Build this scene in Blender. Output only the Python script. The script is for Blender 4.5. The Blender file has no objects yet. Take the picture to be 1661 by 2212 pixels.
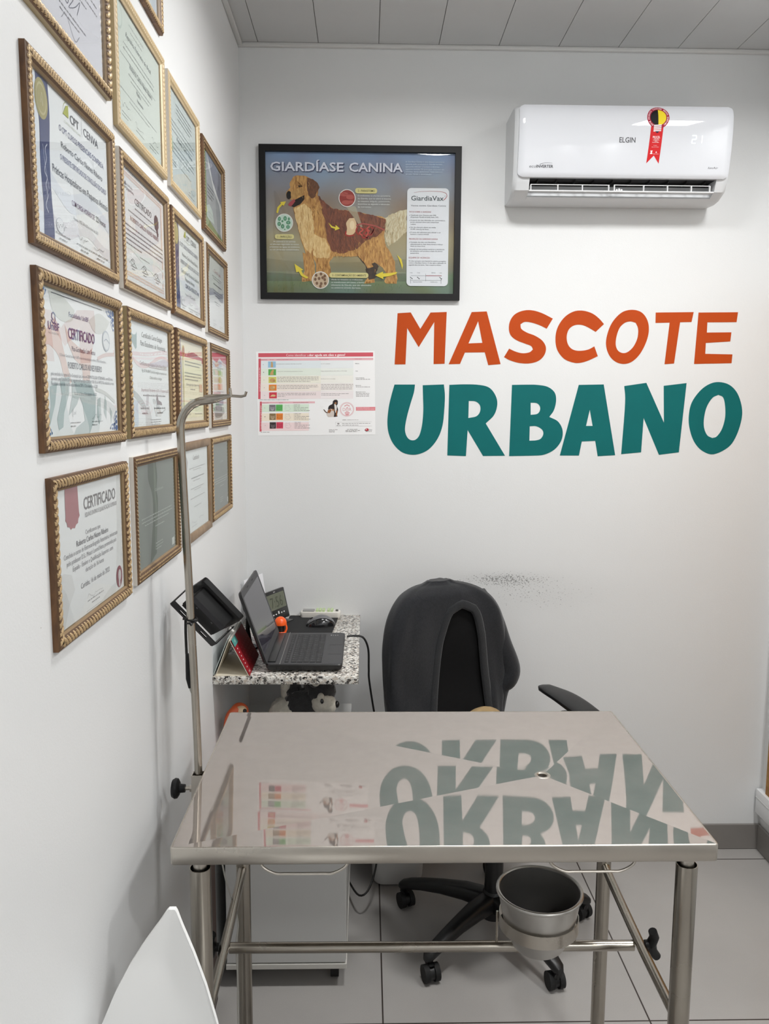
import bpy, bmesh, math, random
from mathutils import Vector, Matrix, geometry, noise

random.seed(7)
scene = bpy.context.scene
COL = scene.collection
pi = math.pi

# ------------------------------------------------------------------ camera
F_PX, YAW, PITCH, ROLL = 1781.281, 0.0225062, 0.1283506, 0.0050651
IW, IH = 1661.0, 2212.0
CAM = Vector((0.0, 0.0, 1.70))
_f = Vector((math.sin(YAW), math.cos(YAW), 0)); _r = Vector((math.cos(YAW), -math.sin(YAW), 0)); _u = Vector((0, 0, 1))
_fw = _f*math.cos(PITCH) - _u*math.sin(PITCH)
_up = _u*math.cos(PITCH) + _f*math.sin(PITCH)
_rt = _r*math.cos(ROLL) + _up*math.sin(ROLL)
_up = _up*math.cos(ROLL) - _r*math.sin(ROLL)
cam_data = bpy.data.cameras.new('camera')
cam = bpy.data.objects.new('camera', cam_data); COL.objects.link(cam)
cam_data.sensor_fit = 'VERTICAL'; cam_data.sensor_height = 24.0
cam_data.lens = F_PX/IH*24.0
cam_data.clip_start = 0.02
cam.matrix_world = Matrix(((_rt.x, _up.x, -_fw.x, CAM.x), (_rt.y, _up.y, -_fw.y, CAM.y), (_rt.z, _up.z, -_fw.z, CAM.z), (0, 0, 0, 1)))
scene.camera = cam

# ------------------------------------------------------------------ light and exposure
scene.view_settings.view_transform = 'Standard'
scene.view_settings.look = 'None'
scene.view_settings.gamma = 1.0
scene.view_settings.use_curve_mapping = False
scene.view_settings.exposure = 0.0
try:
    scene.cycles.max_bounces = 10; scene.cycles.diffuse_bounces = 5; scene.cycles.glossy_bounces = 5
    scene.cycles.transparent_max_bounces = 16; scene.cycles.use_denoising = True
    scene.cycles.caustics_reflective = False; scene.cycles.caustics_refractive = False
    scene.cycles.sample_clamp_indirect = 6.0
except Exception: pass
world = bpy.data.worlds.new('world'); scene.world = world; world.use_nodes = True
world.node_tree.nodes['Background'].inputs[0].default_value = (0.9, 0.95, 1.0, 1)
world.node_tree.nodes['Background'].inputs[1].default_value = 0.05

XL, XR, D, ZC, YB = -0.437, 1.528, 2.986, 2.915, -1.9       # left wall, right wall, back wall, ceiling, wall behind
LAMPS = [(0.34, 1.945, 17.0), (1.28, 1.90, 17.0), (1.20, 0.10, 18.0), (1.20, -1.20, 15.0)]   # ceiling panels: x, y, watts; the last is added to brighten the lower front
LAMP_SIZE = 0.24
LAMP_COLOR = (1.0, 0.998, 0.99)
for lx, ly, lw in LAMPS:
    ld = bpy.data.lights.new('panel_light', 'AREA'); ld.shape = 'SQUARE'; ld.size = LAMP_SIZE
    ld.energy = lw; ld.color = LAMP_COLOR; ld.spread = math.radians(165)
    lo = bpy.data.objects.new('panel_light', ld); COL.objects.link(lo); lo.location = (lx, ly, ZC-0.0165)

# ------------------------------------------------------------------ helpers: points
def ray(px, py):
    return _rt*((px-IW/2)/F_PX) - _up*((py-IH/2)/F_PX) + _fw
def on_y(px, py, y):
    d = ray(px, py); return CAM + d*((y-CAM.y)/d.y)
def on_z(px, py, z):
    d = ray(px, py); return CAM + d*((z-CAM.z)/d.z)

# ------------------------------------------------------------------ helpers: materials
def lin(c):
    return tuple((x/255.0/12.92 if x/255.0 <= 0.04045 else ((x/255.0+0.055)/1.055)**2.4) for x in c)
_mats = {}
def pm(name, rgb, rough=0.5, metal=0.0, spec=0.5, var=0.0, vscale=20.0, bump=0.0, bscale=200.0, stretch=None, coat=0.0, emit=0.0, aniso=0.0, rvar=0.0, sheen=0.0):
    """procedural principled material; var mixes the colour with a darker/lighter noise"""
    if name in _mats: return _mats[name]
    m = bpy.data.materials.new(name); m.use_nodes = True; _mats[name] = m
    nt = m.node_tree; N = nt.nodes; L = nt.links
    b = N['Principled BSDF']; c = lin(rgb)
    b.inputs['Base Color'].default_value = (*c, 1); b.inputs['Roughness'].default_value = rough
    b.inputs['Metallic'].default_value = metal; b.inputs['Specular IOR Level'].default_value = spec
    b.inputs['Coat Weight'].default_value = coat
    if sheen: b.inputs['Sheen Weight'].default_value = sheen
    if emit:
        b.inputs['Emission Color'].default_value = (*c, 1); b.inputs['Emission Strength'].default_value = emit
    if aniso: b.inputs['Anisotropic'].default_value = aniso
    tc = None
    if var or bump or rvar:
        tc = N.new('ShaderNodeTexCoord'); src = tc.outputs['Object']
        if stretch:
            mp = N.new('ShaderNodeMapping'); mp.inputs['Scale'].default_value = stretch; L.new(src, mp.inputs['Vector']); src = mp.outputs['Vector']
    if var or rvar:
        nz = N.new('ShaderNodeTexNoise'); nz.inputs['Scale'].default_value = vscale; nz.inputs['Detail'].default_value = 6
        L.new(src, nz.inputs['Vector'])
    if var:
        rp = N.new('ShaderNodeValToRGB')
        rp.color_ramp.elements[0].position = 0.3; rp.color_ramp.elements[1].position = 0.7
        rp.color_ramp.elements[0].color = (*[x*(1-var) for x in c], 1)
        rp.color_ramp.elements[1].color = (*[min(1, x*(1+var*0.6)) for x in c], 1)
        L.new(nz.outputs['Fac'], rp.inputs['Fac']); L.new(rp.outputs['Color'], b.inputs['Base Color'])
    if rvar:
        mr = N.new('ShaderNodeMapRange'); mr.inputs['To Min'].default_value = max(0, rough-rvar); mr.inputs['To Max'].default_value = rough+rvar
        mr.inputs['From Min'].default_value = 0.3; mr.inputs['From Max'].default_value = 0.7
        L.new(nz.outputs['Fac'], mr.inputs['Value']); L.new(mr.outputs['Result'], b.inputs['Roughness'])
    if bump:
        n2 = N.new('ShaderNodeTexNoise'); n2.inputs['Scale'].default_value = bscale; n2.inputs['Detail'].default_value = 3
        L.new(src, n2.inputs['Vector'])
        bp = N.new('ShaderNodeBump'); bp.inputs['Strength'].default_value = bump; bp.inputs['Distance'].default_value = 0.002
        L.new(n2.outputs['Fac'], bp.inputs['Height']); L.new(bp.outputs['Normal'], b.inputs['Normal'])
    return m
def wood(name, rgb, dark, scale=(1, 1, 1), rough=0.5):
    if name in _mats: return _mats[name]
    m = pm(name, rgb, rough); nt = m.node_tree; N = nt.nodes; L = nt.links
    tc = N.new('ShaderNodeTexCoord'); mp = N.new('ShaderNodeMapping'); mp.inputs['Scale'].default_value = scale
    nz = N.new('ShaderNodeTexNoise'); nz.inputs['Scale'].default_value = 12; nz.inputs['Detail'].default_value = 8; nz.inputs['Distortion'].default_value = 1.5
    rp = N.new('ShaderNodeValToRGB'); rp.color_ramp.elements[0].position = 0.35; rp.color_ramp.elements[1].position = 0.65
    rp.color_ramp.elements[0].color = (*lin(dark), 1); rp.color_ramp.elements[1].color = (*lin(rgb), 1)
    L.new(tc.outputs['Object'], mp.inputs['Vector']); L.new(mp.outputs['Vector'], nz.inputs['Vector'])
    L.new(nz.outputs['Fac'], rp.inputs['Fac']); L.new(rp.outputs['Color'], N['Principled BSDF'].inputs['Base Color'])
    return m
def glass_pane(name='pane_glass', ior=1.5):
    if name in _mats: return _mats[name]
    m = bpy.data.materials.new(name); m.use_nodes = True; _mats[name] = m
    N = m.node_tree.nodes; L = m.node_tree.links; N.clear()
    out = N.new('ShaderNodeOutputMaterial'); mix = N.new('ShaderNodeMixShader'); tr = N.new('ShaderNodeBsdfTransparent')
    gl = N.new('ShaderNodeBsdfGlossy'); gl.inputs['Roughness'].default_value = 0.0; fr = N.new('ShaderNodeFresnel'); fr.inputs['IOR'].default_value = ior
    tc = N.new('ShaderNodeTexCoord'); nz = N.new('ShaderNodeTexNoise'); nz.inputs['Scale'].default_value = 7.0; nz.inputs['Detail'].default_value = 0
    bp = N.new('ShaderNodeBump'); bp.inputs['Strength'].default_value = 0.25; bp.inputs['Distance'].default_value = 0.004
    L.new(tc.outputs['Object'], nz.inputs['Vector']); L.new(nz.outputs['Fac'], bp.inputs['Height']); L.new(bp.outputs['Normal'], gl.inputs['Normal'])
    tr.inputs['Color'].default_value = (0.97, 0.98, 0.975, 1)
    ge = N.new('ShaderNodeNewGeometry'); sb = N.new('ShaderNodeMath'); sb.operation = 'SUBTRACT'; sb.inputs[0].default_value = 1.0; L.new(ge.outputs['Backfacing'], sb.inputs[1])
    mu = N.new('ShaderNodeMath'); mu.operation = 'MULTIPLY'; L.new(fr.outputs[0], mu.inputs[0]); L.new(sb.outputs[0], mu.inputs[1])      # only the outer face reflects
    L.new(mu.outputs[0], mix.inputs[0]); L.new(tr.outputs[0], mix.inputs[1]); L.new(gl.outputs[0], mix.inputs[2]); L.new(mix.outputs[0], out.inputs[0])
    return m
def veil(name, rgb, a):
    """thin ink: a printed tint that lets the ground show through"""
    if name in _mats: return _mats[name]
    m = bpy.data.materials.new(name); m.use_nodes = True; _mats[name] = m
    N = m.node_tree.nodes; L = m.node_tree.links; N.clear()
    out = N.new('ShaderNodeOutputMaterial'); mix = N.new('ShaderNodeMixShader'); tr = N.new('ShaderNodeBsdfTransparent'); df = N.new('ShaderNodeBsdfDiffuse')
    df.inputs[0].default_value = (*lin(rgb), 1); mix.inputs[0].default_value = a
    L.new(tr.outputs[0], mix.inputs[1]); L.new(df.outputs[0], mix.inputs[2]); L.new(mix.outputs[0], out.inputs[0])
    return m
def ink(rgb):
    return pm('ink_%02x%02x%02x' % tuple(rgb), rgb, 0.6, spec=0.2)

# ------------------------------------------------------------------ helpers: meshes
WM = {}
class MB:
    """collects shapes; build() links them as ONE mesh object"""
    def __init__(self, M=None):
        self.v = []; self.f = []; self.fm = []; self.fs = []; self.mats = []; self.M = M or Matrix()
    def add(self, vs, fs, mat, smooth=False):
        if mat not in self.mats: self.mats.append(mat)
        k = self.mats.index(mat); o = len(self.v)
        self.v += [self.M @ Vector(p) for p in vs]
        for f in fs:
            self.f.append([i+o for i in f]); self.fm.append(k); self.fs.append(smooth)
        return self
    def box(self, a, b, mat, bev=0.0, seg=2, M=None, smooth=None):
        bm = bmesh.new(); bmesh.ops.create_cube(bm, size=1.0)
        for v in bm.verts:
            v.co = Vector([(a[i]+b[i])/2 + v.co[i]*(b[i]-a[i]) for i in range(3)])
        if bev: bmesh.ops.bevel(bm, geom=bm.edges[:], offset=bev, segments=seg, affect='EDGES', profile=0.5)
        return self.addbm(bm, mat, bool(bev) if smooth is None else smooth, M)
    def addbm(self, bm, mat, smooth=False, M=None):
        bm.verts.index_update()
        vs = [(M @ v.co) if M else v.co.copy() for v in bm.verts]
        fs = [[v.index for v in f.verts] for f in bm.faces]
        bm.free(); return self.add(vs, fs, mat, smooth)
    def rings(self, rings, mat, smooth=True, cap0=True, cap1=True, closed=True):
        n = len(rings[0]); vs = [p for r in rings for p in r]; fs = []
        for i in range(len(rings)-1):
            for j in range(n if closed else n-1):
                k = (j+1) % n
                fs.append([i*n+j, i*n+k, (i+1)*n+k, (i+1)*n+j])
        if cap0: fs.append(list(range(n))[::-1])
        if cap1: fs.append([(len(rings)-1)*n+j for j in range(n)])
        return self.add(vs, fs, mat, smooth)
    def cyl(self, p0, p1, r0, mat, r1=None, n=20, cap=True):
        p0, p1 = Vector(p0), Vector(p1); r1 = r0 if r1 is None else r1
        d = (p1-p0).normalized(); a = d.orthogonal().normalized(); b = d.cross(a)
        R = [[p+a*math.cos(2*pi*i/n)*r+b*math.sin(2*pi*i/n)*r for i in range(n)] for p, r in ((p0, r0), (p1, r1))]
        return self.rings(R, mat, True, cap, cap)
    def tube(self, pts, r, mat, n=10, cap=True, sq=None):
        pts = [Vector(p) for p in pts]; rs = r if isinstance(r, (list, tuple)) else [r]*len(pts)
        t = (pts[1]-pts[0]).normalized(); a = t.orthogonal().normalized(); R = []
        for i, p in enumerate(pts):
            if i == 0: t2 = pts[1]-p
            elif i == len(pts)-1: t2 = p-pts[i-1]
            else: t2 = (pts[i+1]-p).normalized()+(p-pts[i-1]).normalized()
            t2.normalize()
            a = (a - t2*a.dot(t2)).normalized(); b = t2.cross(a)
            R.append([p+a*math.cos(2*pi*j/n)*rs[i]+b*math.sin(2*pi*j/n)*rs[i] for j in range(n)])
        return self.rings(R, mat, True, cap, cap)
    def lathe(self, prof, c, mat, n=32, axis=None, cap0=False, cap1=False):
        c = Vector(c); ax = Vector(axis or (0, 0, 1)).normalized(); a = ax.orthogonal().normalized(); b = ax.cross(a)
        R = [[c+ax*z+(a*math.cos(2*pi*i/n)+b*math.sin(2*pi*i/n))*max(r, 1e-5) for i in range(n)] for r, z in prof]
        return self.rings(R, mat, True, cap0, cap1)
    def ell(self, c, r, mat, M=None, nu=20, nv=12, fn=None):
        R = []
        for i in range(nv+1):
            th = -pi/2+pi*i/nv
            ring = []
            for j in range(nu):
                ph = 2*pi*j/nu
                p = Vector((math.cos(th)*math.cos(ph)*r[0], math.cos(th)*math.sin(ph)*r[1], math.sin(th)*r[2]))
                if fn: p = fn(p)
                if M: p = M @ p
                ring.append(Vector(c)+p)
            R.append(ring)
        return self.rings(R, mat, True, False, False)
    def prism(self, loop, z0, z1, mat, holes=(), smooth=False, zf=None):
        """2-D loop (with holes) in local XY, from z0 to z1"""
        loops = [loop]+list(holes)
        flat = [p for lp in loops for p in lp]; n = len(flat)
        tris = geometry.tessellate_polygon([[Vector((p[0], p[1], 0)) for p in lp] for lp in loops])
        top = [(p[0], p[1], z1) for p in flat]
        fs = []
        for t in tris:
            a, b, c = (Vector(flat[i]) for i in t)
            t = list(t)
            if (b-a).cross(c-a) < 0: t = t[::-1]
            fs.append(t)
        self.add(top, fs, mat)
        if z0 is not None and z0 != z1:
            bot = [(p[0], p[1], z0) for p in flat]
            fs2 = [[i for i in t[::-1]] for t in fs]
            self.add(bot, fs2, mat)
            o = 0
            for lp in loops:
                k = len(lp); vs = [(p[0], p[1], z0) for p in lp]+[(p[0], p[1], z1) for p in lp]
                self.add(vs, [[i, (i+1) % k, k+(i+1) % k, k+i] for i in range(k)], mat, smooth)
        return self
    def build(self, name, parent=None, angle=35):
        me = bpy.data.meshes.new(name)
        inv = WM[parent.name].inverted() if parent is not None else Matrix()
        me.from_pydata([inv @ p for p in self.v], [], self.f)
        for m in self.mats: me.materials.append(m)
        me.polygons.foreach_set('material_index', self.fm); me.polygons.foreach_set('use_smooth', self.fs)
        me.update()
        if any(self.fs):
            me.set_sharp_from_angle(angle=math.radians(angle))
        o = bpy.data.objects.new(name, me); COL.objects.link(o)
        if parent is not None:
            o.parent = parent; WM[o.name] = WM[parent.name].copy()
        else: WM[o.name] = Matrix()
        return o
def recentre(o, p):
    """give a single-mesh thing its origin at its own base"""
    p = Vector(p); o.data.transform(Matrix.Translation(-p)); o.location = p; WM[o.name] = Matrix.Translation(p)
    return o
def tag(o, label, cat, group=None, kind=None):
    o['label'] = label; o['category'] = cat
    if group: o['group'] = group
    if kind: o['kind'] = kind
    return o
def thing(name, loc, label, cat, group=None, M=None):
    o = bpy.data.objects.new(name, None); COL.objects.link(o); o.empty_display_size = 0.05
    W = M.copy() if M is not None else Matrix.Translation(Vector(loc))
    o.matrix_world = W; WM[o.name] = W
    return tag(o, label, cat, group)
def struct(o):
    o['kind'] = 'structure'; return o
def rrect(x0, y0, x1, y1, r, n=5):
    pts = []
    for cx, cy, a in ((x1-r, y1-r, 0), (x0+r, y1-r, 90), (x0+r, y0+r, 180), (x1-r, y0+r, 270)):
        for i in range(n+1):
            t = math.radians(a+90*i/n); pts.append((cx+r*math.cos(t), cy+r*math.sin(t)))
    return pts
def ellipse(cx, cy, rx, ry, n=24):
    return [(cx+rx*math.cos(2*pi*i/n), cy+ry*math.sin(2*pi*i/n)) for i in range(n)]
def smooth_loop(pts, sub=4, corner=48, closed=True):
    """Catmull-Rom through the points, keeping sharp corners sharp"""
    n = len(pts); P = [Vector(p) for p in pts]; out = []
    def cor(i):
        if not closed and i in (0, n-1): return True
        a = P[i]-P[i-1]; b = P[(i+1) % n]-P[i]
        if a.length < 1e-9 or b.length < 1e-9: return True
        return math.degrees(a.angle(b)) > corner
    C = [cor(i) for i in range(n)]
    for i in range(n if closed else n-1):
        p1, p2 = P[i], P[(i+1) % n]
        p0 = p1*2-p2 if C[i] else P[i-1]
        p3 = p2*2-p1 if C[(i+1) % n] else P[(i+2) % n]
        if C[i] and C[(i+1) % n]: out.append(tuple(p1)); continue
        for k in range(sub):
            t = k/sub
            q = (p1*2 + (p2-p0)*t + (p0*2-p1*5+p2*4-p3)*t*t + (p1*3-p0-p2*3+p3)*t*t*t)*0.5
            out.append(tuple(q))
    if not closed: out.append(tuple(P[-1]))
    return out
def spline(pts, sub=8):
    P = [Vector(p) for p in pts]; out = []
    for i in range(len(P)-1):
        p0 = P[i-1] if i else P[i]*2-P[i+1]; p1 = P[i]; p2 = P[i+1]; p3 = P[i+2] if i+2 < len(P) else P[i+1]*2-P[i]
        for k in range(sub):
            t = k/sub
            out.append((p1*2+(p2-p0)*t+(p0*2-p1*5+p2*4-p3)*t*t+(p1*3-p0-p2*3+p3)*t*t*t)*0.5)
    out.append(P[-1]); return out
_tc = {}
def text_geo(s, bold=0.0, shear=0.0, res=2):
    key = (s, bold, shear, res)
    if key in _tc: return _tc[key]
    cu = bpy.data.curves.new('lettering', 'FONT'); cu.body = s; cu.size = 1.0; cu.offset = bold; cu.shear = shear; cu.resolution_u = res
    ob = bpy.data.objects.new('lettering', cu); COL.objects.link(ob)
    me = bpy.data.meshes.new_from_object(ob)
    vs = [(v.co.x, v.co.y) for v in me.vertices]; fs = [list(p.vertices) for p in me.polygons]
    bpy.data.objects.remove(ob); bpy.data.curves.remove(cu); bpy.data.meshes.remove(me)
    _tc[key] = (vs, fs); return vs, fs
class Art(MB):
    """flat printed matter in a plane: x right, y up in metres, layers a fraction of a millimetre apart"""
    def __init__(self, M, w, h, dz=0.00022):
        super().__init__(M); self.w = w; self.h = h; self.dz = dz; self.hold = False; self.L = 0; self.T = lambda x, y: (x*w, y*h)
    @property
    def L(self): return self._L
    @L.setter
    def L(self, v): self._L = v; self.k_ = 0
    def z(self): return self._L*self.dz+min(self.k_, 24)*self.dz/27
    def tick(self):      # every shape lies a hair above the one before it
        if not self.hold: self.k_ += 1
    def poly(self, pts, rgb, holes=(), sm=False, raw=False):
        f = (lambda p: p) if raw else (lambda p: self.T(*p))
        lp = [f(p) for p in pts]; hs = [[f(p) for p in h] for h in holes]
        if sm: lp = smooth_loop(lp); hs = [smooth_loop(h) for h in hs]
        m = rgb if not isinstance(rgb, (tuple, list)) else ink(rgb)
        self.tick(); self.prism(lp, None, self.z(), m, hs); return self
    def rect(self, x0, y0, x1, y1, rgb, r=0.0):
        if r:
            a = self.T(x0, y0); b = self.T(x1, y1)
            x0, x1 = sorted((a[0], b[0])); y0, y1 = sorted((a[1], b[1]))
            return self.poly(rrect(x0, y0, x1, y1, r), rgb, raw=True)
        return self.poly([(x0, y0), (x1, y0), (x1, y1), (x0, y1)], rgb)
    def ell(self, cx, cy, rx, ry, rgb, n=24):
        return self.poly(ellipse(cx, cy, rx, ry, n), rgb)
    def stroke(self, pts, wd, rgb, sm=True):
        P = [Vector(self.T(*p)) for p in pts]
        if sm and len(P) > 2: P = spline(P, 5)
        ws = wd if isinstance(wd, (list, tuple)) else None
        self.tick(); vs = []; n = len(P)
        for i, p in enumerate(P):
            t = (P[min(i+1, n-1)]-P[max(i-1, 0)]).normalized(); k = Vector((-t.y, t.x))
            w = wd/2 if ws is None else (ws[0]+(ws[-1]-ws[0])*i/(n-1))/2
            vs += [(*(p+k*w), self.z()), (*(p-k*w), self.z())]
        self.add(vs, [[2*i, 2*i+1, 2*i+3, 2*i+2] for i in range(n-1)], rgb if not isinstance(rgb, (tuple, list)) else ink(rgb)); return self
    def text(self, s, x, y, h, rgb, w=None, al='C', bold=0.0, shear=0.0, res=2, rot=0.0, path=None):
        """x, y: normalised baseline anchor; h: capital height in metres; w: normalised width to fit"""
        vs, fs = text_geo(s, bold, shear, res)
        if not vs: return self
        self.tick(); sc = h/0.73; xs = [p[0] for p in vs]; x0, x1 = min(xs), max(xs); tw = (x1-x0)*sc
        wt = w*abs(self.T(1, 0)[0]-self.T(0, 0)[0]) if w else tw
        kx = sc*wt/tw; ox = {'L': 0, 'C': -wt/2, 'R': -wt}[al]; ax, ay = self.T(x, y)
        cr, sr = math.cos(rot), math.sin(rot); out = []
        for p in vs:
            a = (p[0]-x0)*kx+ox; b = p[1]*sc
            out.append((ax+a*cr-b*sr, ay+a*sr+b*cr, self.z()))
        m = rgb if not isinstance(rgb, (tuple, list)) else ink(rgb)
        self.add(out, fs, m); return self
    def lines(self, x0, x1, y0, n, step, rgb, th=0.0011, last=0.7, al='L'):
        """lines of print too small to read: word-length dashes"""
        rs = random.Random(int((x0*977+y0*613)*1000)+n); self.tick(); self.hold = True
        for k in range(n):
            e = x1 if k < n-1 else x0+(x1-x0)*last
            s0 = x0 if al == 'L' else (x0+x1-e+x0)/2-(x0 if al == 'L' else 0)+0
            if al == 'C': s0 = (x0+x1)/2-(e-x0)/2
            x = s0; end = s0+(e-x0); yy = y0-k*step
            while x < end-0.004:
                wl = min(rs.uniform(0.012, 0.05), end-x); hh = th/self.h
                self.rect(x, yy, x+wl, yy+hh*0.62, rgb)
                if rs.random() < 0.6: self.rect(x+wl*0.2, yy, x+wl*0.32, yy+hh, rgb)
                x += wl+0.008
        self.hold = False; return self
    def sign(self, x, y, w, h, rgb, seed=1):
        rs = random.Random(seed); pts = []
        for i in range(9):
            pts.append((x+w*i/8+rs.uniform(-.05, .05)*w, y+rs.uniform(-.5, .6)*h*(1-i/12)))
        return self.stroke(pts, 0.0006, rgb)

# ------------------------------------------------------------------ the setting
def nmath(N, L, op, a, b=None, c=None):
    n = N.new('ShaderNodeMath'); n.operation = op
    for i, x in enumerate((a, b, c)):
        if x is None: continue
        if isinstance(x, (int, float)): n.inputs[i].default_value = x
        else: L.new(x, n.inputs[i])
    return n.outputs[0]
def wall_paint(name, rgb, stain=False):
    m = pm(name, rgb, 0.42, spec=0.42, bump=0.10, bscale=260)
    nt = m.node_tree; N = nt.nodes; L = nt.links; b = N['Principled BSDF']; c = lin(rgb)
    tc = N.new('ShaderNodeTexCoord')
    nz = N.new('ShaderNodeTexNoise'); nz.inputs['Scale'].default_value = 1.7; nz.inputs['Detail'].default_value = 4; L.new(tc.outputs['Object'], nz.inputs['Vector'])
    mx = N.new('ShaderNodeMix'); mx.data_type = 'RGBA'; mx.inputs[6].default_value = (*[x*0.965 for x in c], 1); mx.inputs[7].default_value = (*c, 1)
    L.new(nz.outputs['Fac'], mx.inputs[0]); col = mx.outputs[2]
    # small scattered dark flecks
    vo = N.new('ShaderNodeTexVoronoi'); vo.inputs['Scale'].default_value = 5.0; L.new(tc.outputs['Object'], vo.inputs['Vector'])
    fl = nmath(N, L, 'LESS_THAN', vo.outputs['Distance'], 0.011)
    m3 = N.new('ShaderNodeMix'); m3.data_type = 'RGBA'; m3.inputs[7].default_value = (*lin((120, 112, 100)), 1)
    L.new(nmath(N, L, 'MULTIPLY', fl, 0.7), m3.inputs[0]); L.new(col, m3.inputs[6]); col = m3.outputs[2]
    if stain:      # black rub marks left by the chair back
        sx = N.new('ShaderNodeSeparateXYZ'); L.new(tc.outputs['Object'], sx.inputs[0])
        x, z = sx.outputs[0], sx.outputs[2]
        def g2(cx, wx, cz, wz):
            p = nmath(N, L, 'MULTIPLY', nmath(N, L, 'ADD', x, -cx), 1/wx); p = nmath(N, L, 'MULTIPLY', p, p)
            q = nmath(N, L, 'MULTIPLY', nmath(N, L, 'ADD', z, -cz), 1/wz); q = nmath(N, L, 'MULTIPLY', q, q)
            return nmath(N, L, 'POWER', 2.718, nmath(N, L, 'MULTIPLY', nmath(N, L, 'ADD', p, q), -1.0))
        g = nmath(N, L, 'ADD', g2(0.50, 0.17, 1.066, 0.026), nmath(N, L, 'MULTIPLY', g2(0.62, 0.26, 1.01, 0.07), 0.72))
        mp = N.new('ShaderNodeMapping'); mp.inputs['Scale'].default_value = (0.55, 1, 1); L.new(tc.outputs['Object'], mp.inputs[0])
        sp = N.new('ShaderNodeTexNoise'); sp.inputs['Scale'].default_value = 270; sp.inputs['Detail'].default_value = 5; L.new(mp.outputs[0], sp.inputs['Vector'])
        th = nmath(N, L, 'SUBTRACT', 0.74, nmath(N, L, 'MULTIPLY', g, 0.20))
        k = nmath(N, L, 'MULTIPLY', nmath(N, L, 'SUBTRACT', sp.outputs['Fac'], th), 14.0)
        kc = N.new('ShaderNodeClamp'); L.new(k, kc.inputs[0])
        fac = nmath(N, L, 'ADD', nmath(N, L, 'MULTIPLY', kc.outputs[0], 0.52), nmath(N, L, 'MULTIPLY', g, 0.10))
        m2 = N.new('ShaderNodeMix'); m2.data_type = 'RGBA'; m2.inputs[7].default_value = (*lin((45, 42, 38)), 1)
        L.new(fac, m2.inputs[0]); L.new(col, m2.inputs[6]); col = m2.outputs[2]
    L.new(col, b.inputs['Base Color'])
    return m
WALL = (225, 226, 226)
mwb = wall_paint('back_wall_paint', WALL, True); mwl = wall_paint('wall_paint', WALL)
def tiles(name, rgb, x0, px, y0, py, w=0.0022):
    m = pm(name, rgb, 0.30, spec=0.4, var=0.07, vscale=3.0)
    nt = m.node_tree; N = nt.nodes; L = nt.links; b = N['Principled BSDF']; src = b.inputs['Base Color'].links[0].from_socket
    tc = N.new('ShaderNodeTexCoord'); s = N.new('ShaderNodeSeparateXYZ'); L.new(tc.outputs['Object'], s.inputs[0])
    def g(o, a, p):
        f = nmath(N, L, 'FRACT', nmath(N, L, 'ADD', nmath(N, L, 'MULTIPLY', nmath(N, L, 'ADD', o, -a), 1/p), 100.5))
        return nmath(N, L, 'LESS_THAN', nmath(N, L, 'ABSOLUTE', nmath(N, L, 'ADD', f, -0.5)), w/p)
    fac = nmath(N, L, 'MAXIMUM', g(s.outputs[0], x0, px), g(s.outputs[1], y0, py))
    sp = N.new('ShaderNodeTexNoise'); sp.inputs['Scale'].default_value = 400; L.new(tc.outputs['Object'], sp.inputs['Vector'])
    m1 = N.new('ShaderNodeMix'); m1.data_type = 'RGBA'; m1.blend_type = 'MULTIPLY'; m1.inputs[0].default_value = 0.12
    L.new(src, m1.inputs[6]); L.new(sp.outputs['Fac'], m1.inputs[7])
    mx = N.new('ShaderNodeMix'); mx.data_type = 'RGBA'; mx.inputs[7].default_value = (*lin((52, 44, 40)), 1)
    L.new(fac, mx.inputs[0]); L.new(m1.outputs[2], mx.inputs[6]); L.new(mx.outputs[2], b.inputs['Base Color'])
    return m
T = 0.12
struct(MB().box((XL-T, YB-T, -T), (XR+T, D+T, 0), tiles('floor_tiles', (172, 169, 166), 0.05, 0.745, 2.085, 0.82)).build('floor'))
struct(MB().box((XL-T, D, 0), (XR+T, D+T, ZC+T), mwb).build('wall_back'))
struct(MB().box((XL-T, YB-T, 0), (XL, D, ZC+T), mwl).build('wall_left'))
struct(MB().box((XR, YB-T, 0), (XR+T, D, ZC+T), mwl).build('wall_right'))
struct(MB().box((XL, YB-T, 0), (XR, YB, ZC+T), mwl).build('wall_rear'))
pvc = pm('ceiling_pvc', (200, 200, 200), 0.38, spec=0.4, var=0.03, vscale=4)
pvc_gap = pm('ceiling_joint', (84, 82, 80), 0.7)
b = MB(); x = -0.369-0.2042
b.box((XL, YB, ZC+0.006), (XR, D, ZC+T), pvc_gap)
while x < XR:
    x0, x1 = max(x+0.001, XL), min(x+0.2042-0.001, XR)
    if x1 > x0: b.box((x0, YB, ZC), (x1, D, ZC+0.008), pvc)
    x += 0.2042
struct(b.build('ceiling'))
trm = pm('cornice_pvc', (214, 213, 211), 0.35)
struct(MB().box((XL, D-0.016, ZC-0.013), (XR, D, ZC), trm, 0.003).build('trim_1'))
struct(MB().box((XL, YB, ZC-0.013), (XL+0.016, D-0.016, ZC), trm, 0.003).build('trim_2'))
bbm = pm('baseboard_tile', (128, 124, 120), 0.35, var=0.05, vscale=6)
grt = pm('joint_dark', (66, 60, 55), 0.8)
bb = MB()
xs = [XL, 0.05, 0.795, XR-0.002]
for x0, x1 in zip(xs, xs[1:]): bb.box((x0+0.001, D-0.011, 0.002), (x1-0.001, D, 0.100), bbm)
bb.box((XL, D-0.009, 0.0), (XR, D, 0.099), grt)
struct(bb.build('baseboard_back'))
br = MB()
ys = [YB, -0.4, 0.42, 1.26, 2.085, D-0.012]
for y0, y1 in zip(ys, ys[1:]): br.box((XR-0.011, y0+0.001, 0.002), (XR, y1-0.001, 0.100), bbm)
struct(br.build('baseboard_right'))
bl = MB()
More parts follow.
